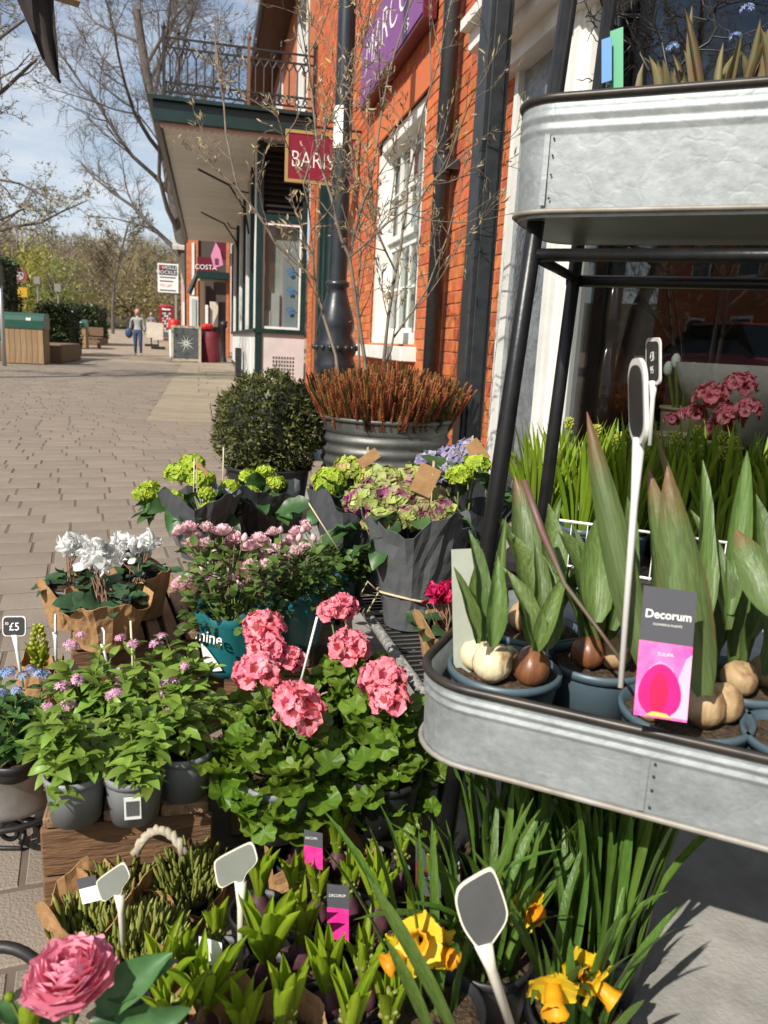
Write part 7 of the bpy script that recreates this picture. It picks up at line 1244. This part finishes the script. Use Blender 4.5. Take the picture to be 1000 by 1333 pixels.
tpr = tulip_pot('tulip pot at the back right with a cut tan bulb', (pr3[0]+.055, pr3[1]+.125), .068, [(-.03, .0, 150, .25, .14, .9, 1, 0), (-.01, .0, 110, .15, .19, 1.1, 0, 0), (-.035, .01, 120, .15, .18, 1.1, 2, 0), (.005, -.01, 280, .1, .12, .6, 1, 0), (.03, .0, 40, .3, .18, 1.1, 3, 0), (.03, -.01, 330, .15, .16, 1.0, 4, 1), (.0, .02, 60, .2, .2, 1.0, 1, 0)], [(.0, -.03, .022, 't', .6, (.3, 0)), (.03, .01, .021, 't', 1, (0, 0))], 5)
tulip_pot('tulip pot cut off by the right edge of the picture', (pr3[0]+.115, pr3[1]-.005), .06, [(-.02, .0, 170, .3, .17, 1.0, 1, 1), (.0, .01, 90, .2, .2, 1.0, 0, 0), (-.01, .01, 140, .2, .18, .9, 2, 0)], [(.0, -.01, .021, 't', 1, (0, 0))], 6)
for a in (((842, 880), (765, 543), .74, .76, .021, 0, True, -.35), ((866, 885), (856, 612), .75, .74, .021, 1, True, .15), ((918, 905), (864, 614), .755, .725, .0255, 2, True, -.5), ((880, 860), (880, 560), .78, .80, .022, 3, True, .9), ((900, 870), (925, 600), .77, .82, .026, 0, False, .5)): pxleaf(tp3, *a)
for a in (((690, 770), (673, 622), .93, .95, .024, 0, True, .1), ((705, 800), (735, 655), .92, .9, .026, 3, False, .2), ((680, 800), (700, 700), .88, .86, .022, 5, False, .4)): pxleaf(tpb, *a)
for a in (((775, 810), (790, 650), .84, .88, .026, 2, False, -.2), ((770, 815), (745, 660), .85, .9, .024, 3, False, .3), ((795, 820), (830, 640), .83, .9, .020, 1, False, .2)): pxleaf(tpm, *a)
for a in (((945, 820), (918, 660), .84, .86, .022, 1, False, .5), ((950, 800), (975, 585), .84, .9, .02, 0, False, -.3), ((975, 830), (1012, 640), .82, .82, .02, 2, False, .2), ((1005, 800), (962, 688), .70, .72, .026, 3, True, -.3)): pxleaf(tpr, *a)
for a in (((621, 838), (597, 740), .83, .82, .012, 0, False, .4), ((626, 835), (624, 690), .84, .84, .015, 1, False, .5), ((630, 835), (617, 712), .86, .87, .011, 2, False, -.4), ((641, 842), (652, 728), .81, .80, .0145, 1, False, .0), ((636, 835), (668, 735), .84, .84, .012, 3, False, .3), ((645, 832), (657, 674), .86, .87, .011, 0, False, -.3), ((698, 848), (733, 748), .83, .81, .015, 3, False, -.3), ((703, 846), (706, 704), .84, .85, .016, 1, False, .2), ((694, 846), (678, 738), .83, .82, .0135, 2, False, .5), ((712, 844), (722, 725), .86, .87, .013, 4, False, .6), ((690, 840), (692, 715), .87, .88, .014, 0, False, -.5)): pxleaf(tp1, *a)
t = tp3; mb = MB(); mb.tube([P(682, 625, .85), P(705, 690, .84), P(735, 760, .825), P(780, 820, .805), P(815, 868, .79)], [.0035, .0045, .0026, .002, .0024], 8); mb.build('stem', mat('red_stem', (.13, .05, .045), .5, c2=(.10, .09, .05), scale=20), t, True)
# tulip label, blank label, tall stakes
c = P(866, 851, .735); ux = (RT*.985-UP*.13-FW*.1).normalized(); uy = (UP*.99+RT*.08).normalized(); LW, LH = .0498, .1245
M_TP = mat('tulip_photo', (.85, .22, .5), .4, c2=(.8, .08, .35), scale=40)
tl, nn = plant_label('glossy tulip label headed Decorum with a pink tulip photo', c, ux, uy, LW, LH, M_CHAR, M_TP, .42, None); t0 = c+nn*.0008
text('lettering', 'Decorum', .0113, tl, M_SIGNWH, ux, uy, c+uy*.0365+nn*.001, ext=.0001, wt=.0002); text('small_lettering', 'FLOWERS & PLANTS', .003, tl, M_SIGNWH, ux, uy, c+uy*.0272+nn*.001, ext=.0001); text('small_lettering', 'TULIPA', .0048, tl, M_SIGNWH, ux, uy, c-uy*.001+nn*.0014, ext=.0001)
def flatshape(name, pts, z, m, par): mb = MB(); mb.add([c+ux*x*LW+uy*(y*LH)+nn*z for x, y in pts], [tuple(range(len(pts)))]); mb.build(name, m, par)
flatshape('light_petal', [(.18, -.48), (.5, -.48), (.5, .02), (.40, -.02), (.30, -.15), (.22, -.3)], .0010, mat('label_pale_pink', (.82, .42, .62), .4), tl); flatshape('pale_petal', [(-.38+.0, -.25), (-.28, -.12), (-.08, -.06), (.15, -.1), (.3, -.22), (.2, -.3), (-.2, -.3)], .0012, mat('label_pink', (.85, .33, .55), .4), tl)
flatshape('bloom', [(-.05+.40*math.cos(a)*(1-.18*math.sin(a)), -.285+.205*math.sin(a)) for a in [2*PI*i/24 for i in range(24)]], .0015, mat('label_magenta', (.70, .008, .14), .4, c2=(.8, .01, .22), scale=50), tl); flatshape('deep_petal', [(-.07+.17*math.cos(a), -.31+.165*math.sin(a)) for a in [2*PI*i/20 for i in range(20)]], .0017, mat('label_crimson', (.52, .006, .06), .4, c2=(.62, .008, .1), scale=90), tl); flatshape('yellow_base', [(-.3, -.485), (.22, -.485), (.1, -.455), (-.16, -.45)], .0019, mat('label_yellow', (.8, .5, .12), .4), tl)
plant_label('blank grey green card behind the young tulips', P(606, 795, .95), RT*.93-FW*.2+UP*.05, UP*.98-RT*.02, .032, .153, mat('card_back', (.30, .32, .26), .6, c2=(.24, .26, .2), scale=12), mat('card_back', (.3, .32, .26)), .5)
stake('tall white stake with an oval chalk tag among the tulips', P(831, 522, .77), ray(831, 522)*-1+RT*.30, UP-RT*.02, .055, .086, P(808, 895, .77), shape=[(x, y) for x, y in rr_poly(.055, .086, .022)], txt=None, stakem=mat('dull_white_plastic', (.6, .59, .56), .45), rad=.0038, border=.16, th=.002)
stake('second tall white stake with a written chalk tag, further back', P(851, 470, 1.15), ray(851, 470)*-1+RT*.42, UP, .052, .07, P(846, 580, 1.15), stakem=mat('dull_white_plastic', (.6, .59, .56), .45), rad=.004, border=.16, txt=[('£8', 0, .006, .02), ('95', 0, -.014, .016)])
# ================================================================ muscari on a second stand behind
bs = thing('wire_basket_stand', 'low stand with white wire basket behind the tulip pots', 'stand', US(.0, 1.85, 0)); MZ = .385
mb = MB(); mb.box((-.42, -.20, MZ-.02), (.55, .20, MZ)); o = mb.build('shelf', M_IRON, bs, local=True); o.rotation_euler.z = -TA
for x in (-.38, .5):
    for y in (-.17, .17): mb = MB(); mb.box((x-.015, y-.015, 0), (x+.015, y+.015, MZ-.02)); o = mb.build('leg', M_IRON, bs, local=True); o.rotation_euler.z = -TA
wb = thing('wire_basket', 'white wire basket around the grape hyacinths', 'basket', US(.0, 1.85, MZ)); wb.rotation_euler.z = -TA; wm = mat('white_wire', (.75, .74, .7), .4); mb = MB(); hw_, hd_ = .40, .17; x0_ = -.33
for z in (.004, .105): mb.tube([(x0_, -hd_, z), (hw_, -hd_, z), (hw_, hd_, z), (x0_, hd_, z), (x0_, -hd_, z)], .0032, 6)
mb.build('rim', wm, wb, local=True); wi = MB(); wi.tube([(0, 0, 0), (0, 0, .105)], .0016, 5); wme = wi.mesh('wire', wm)
for k in range(22): link('wire', wme, wb, None, (x0_+(hw_-x0_)*k/21, -hd_, 0)); 
for k in range(9): link('wire', wme, wb, None, (x0_, -hd_+2*hd_*k/8, 0))
M_MB = mat('muscari_bud', (.42, .42, .06), .55, 0, (.32, .36, .06), scale=60, rand=.2, trans=.15)
def muscari(label, base, n, h, seed, nb=4, w_=.04, name='potted_muscari'):
    base = Vector(base); rg = random.Random(seed); t = thing(name, label, 'grape hyacinth', base, 'grape hyacinths in the wire basket'); pot(t, (0, 0, 0), .05, .04, .075, M_POTB, True)
    for k in range(n): a = rg.uniform(0, 6.28); u = math.sqrt(rg.random()); put(t, 'leaf', rg.choice(MUL), (math.cos(a)*u*w_, math.sin(a)*u*w_, .065), sph(a, .06+.4*u*rg.random()), rg.gauss(0, .5), Vector((1.15, h/.12*rg.uniform(.65, 1.1), 1)), Vector((-math.cos(a), -math.sin(a), .3)))
    for k in range(nb): a = rg.uniform(0, 6.28); q = Vector((math.cos(a)*w_*.6, math.sin(a)*w_*.6, .065+h*rg.uniform(.5, .85))); budspike(t, q, .026, .008, M_MB, 26); mb = MB(); mb.tube([(q.x*.6, q.y*.6, .06), q], .0018, 5); mb.build('flower_stem', M_STEM, t, local=True)
MUL_L = ['leftmost clump of grape hyacinth leaves by the white wire rim', 'grape hyacinth clump right of the black rear leg', 'grape hyacinth clump behind the tall oval tag', 'budded grape hyacinth clump left of the pink window flowers', 'budded grape hyacinth clump below the pink window flowers', 'grape hyacinth clump at the right edge']
for i, px in enumerate((705, 760, 820, 885, 945, 1010)): q = US(-.05+.105*i, 1.66+.02*(i % 2), MZ+.002); q = P(px, 655, 1.0); d = ray(px, 655); tt = 1.78/(d.dot(VD)); q = d*tt+Vector((0, 0, H)); muscari(MUL_L[i], (q.x, q.y, MZ+.002), 58, (.235, .25, .27, .275, .265, .26)[i], 40+i, (1, 1, 2, 5, 5, 4)[i])
for i, px in enumerate((735, 800, 870, 930, 990)): d = ray(px, 640); tt = 1.92/(d.dot(VD)); q = d*tt+Vector((0, 0, H)); muscari(f'grape hyacinth clump in the back row of the wire basket, {ORD[i] if i < 4 else "rightmost"}', (q.x, q.y, MZ+.002), 40, .25, 60+i, 2)
# ================================================================ upper tray planting
M_SHO2 = mat('brown_green_shoot', (.13, .16, .06), .6, c2=(.20, .10, .055), scale=14, stretch=(1, 3, 1), rand=.3, trans=.1); SHV = variants('shoot', M_SHO2, 4, lambda i: blade(.085, .012, prof_hy, (.1, .2, .12, .25)[i], 1.2, 6, 5))
def uppot(label, px, py, seed, n, h, blue=0):
    q = G(px, py, UZ1+.0); d = ray(px, py); tt = 1.23/d.dot(VD); q = d*tt+Vector((0, 0, H)); base = Vector((q.x, q.y, UZ0+.055)); rg = random.Random(seed); t = thing('potted_bulbs', label, 'bulb pot', base, 'bulb pots in the upper tray'); pot(t, (0, 0, 0), .052, .042, .10, M_POTB, True)
    for k in range(n): a = rg.uniform(0, 6.28); u = math.sqrt(rg.random())*.038; put(t, 'shoot', rg.choice(SHV), (math.cos(a)*u, math.sin(a)*u, .09), sph(a, .1+.3*rg.random()), rg.uniform(0, 6), Vector((1, h/.085*rg.uniform(.6, 1.1), 1)), Vector((-math.cos(a), -math.sin(a), .3)))
    bulb(t, (.01, -.02, .1), .02, M_BULT)
    for k in range(blue): a = rg.uniform(0, 6.28); tiny_cluster(t, (math.cos(a)*.02, math.sin(a)*.02, .10+h*rg.uniform(.5, .9)), .009, M_BLF, 26, 'blue_flower')
uppot('bulb pot with reddish shoots and a blue floret, left in the upper tray', 868, 100, 1, 12, .085, 1); uppot('bulb pot with the tallest shoots in the upper tray', 945, 95, 2, 14, .13, 2); uppot('bulb pot at the right edge of the upper tray', 1015, 95, 3, 12, .12, 1)
for lab, px, m, w_, hh in (('bright green plant label in the upper tray', 803, mat('label_green', (.05, .28, .14), .4), .018, .085), ('blue plant label in the upper tray', 790, mat('label_blue', (.06, .2, .45), .4), .014, .06)):
    d = ray(px, 78); tt = (1.19 if px > 800 else 1.18)/d.dot(VD); q = d*tt+Vector((0, 0, H)); plant_label(lab, q, RT*.75-FW*.5, UP, w_, hh, m, m, .5)
tg = thing('twisted_twigs', 'dark twisted hazel twigs rising behind the upper tray', 'twigs', P(840, 95, 1.36)); tw2 = MB(); tr_ = random.Random(9); TC = dict(seg=(7, 6, 5), kink=(.45, .5, .5), up=(.08, .05, 0), taper=(.5, .5, .5), n=(6, 4, 0), ang=(.9, .9, .7), len=(.6, .55, .5), rad=(.65, .6, .5), rmin=.0012, split=9, max=2); TC['from'] = (.15, .1, 0); tp_ = []
for k in range(4): grow((tw2, tw2), tp_, P(845+12*k, 92, 1.36), (RT*(-.6+.4*k)+UP), .22, .003, 0, TC, tr_)
o = tw2.build('twigs', M_IRON, tg, True); o['kind'] = 'stuff'
# ================================================================ things inside the shop window
def inwin(px, py, X): return PX(px, py, X)
v0 = inwin(783, 548, 1.85); vs = thing('glass_vase', 'amber brown ribbed glass vase in the shop window', 'vase', (v0.x, v0.y, .46)); M_AMB = mat('amber_glass', (.05, .02, .008), .12, spec=.8, coat=.6); mb = MB(); zt_ = inwin(785, 372, 1.85).z
hh = zt_-.46; mb.lathe([(.001, 0), (.085, 0), (.125, hh*.2), (.12, hh*.42), (.07, hh*.58), (.06, hh*.63), (.085, hh*.72), (.095, hh*.82), (.07, hh*.95), (.055, hh)], 48, wob=lambda a, z: 1+.03*math.sin(16*a)); mb.build('vessel', M_AMB, vs, True, local=True)
def gerplant(label, px, py, X, heads, m_pot, grp):
    q = inwin(px, py, X); t = thing('window_flowers', label, 'flowers', (q.x, q.y, .46), grp); pot(t, (0, 0, 0), .09, .07, max(.12, q.z-.46), m_pot, True)
    for i, (x, y, R_) in enumerate(heads): gerhead(t, inwin(x, y, X-.03)-t.location, R_, 50+i, 12)
    return t
M_POTT = mat('buff_pot', (.30, .22, .13), .7); gerplant('pink flowers on show inside the shop window', 935, 600, 1.68, [(925, 520, .055), (950, 545, .05), (962, 505, .05), (935, 562, .05), (905, 540, .04), (975, 535, .04)], M_POTT, 'window display'); gerplant('smaller pink flowers inside the shop window by the pale pot', 878, 590, 1.7, [(875, 548, .03), (890, 540, .025)], M_POTT, 'window display')
q = inwin(893, 530, 1.85); t = thing('window_bulbs', 'white budded bulbs in a buff pot inside the shop window', 'flowers', (q.x, q.y, .46), 'window display'); zp = max(.06, q.z-.46); pot(t, (0, 0, 0), .1, .08, zp, M_POTT, True); M_WB = mat('white_bud', (.6, .6, .52), .6)
for (x, y) in ((870, 480), (880, 470), (893, 485), (903, 482), (918, 490)): qq = inwin(x, y, 1.85)-t.location; mb = MB(); mb.sphere(qq, .02, 8, 6, sq=(1, 1, 1.6)); mb.build('bud', M_WB, t, True, local=True); mb = MB(); mb.tube([(qq.x*.5, qq.y*.5, zp-.02), qq], .006, 5); mb.build('stalk', M_DA, t, local=True)
q = inwin(985, 470, 2.1); t = thing('grey_ornament', 'large pale stone bowl in the dark shop window', 'bowl', (q.x, q.y, .46), 'window display'); mb = MB(); mb.lathe([(.05, 0), (.12, .05), (.26, .25), (.30, .38), (.28, .38), (.02, .2)], 24); mb.build('bowl', mat('stone_bowl', (.34, .32, .28), .8, c2=(.25, .23, .2), scale=8), t, True, local=True)
# ================================================================ lettering to plain meshes
dg = bpy.context.evaluated_depsgraph_get()
for o in [o for o in col.objects if o.type == 'FONT']:
    me = bpy.data.meshes.new_from_object(o.evaluated_get(dg)); n = bpy.data.objects.new(o.name.split('.')[0]+'_tmp', me); nm = o.name; par = o.parent; mb_ = o.matrix_basis.copy(); bpy.data.objects.remove(o); n.name = nm; col.objects.link(n); n.parent = par; n.matrix_basis = mb_
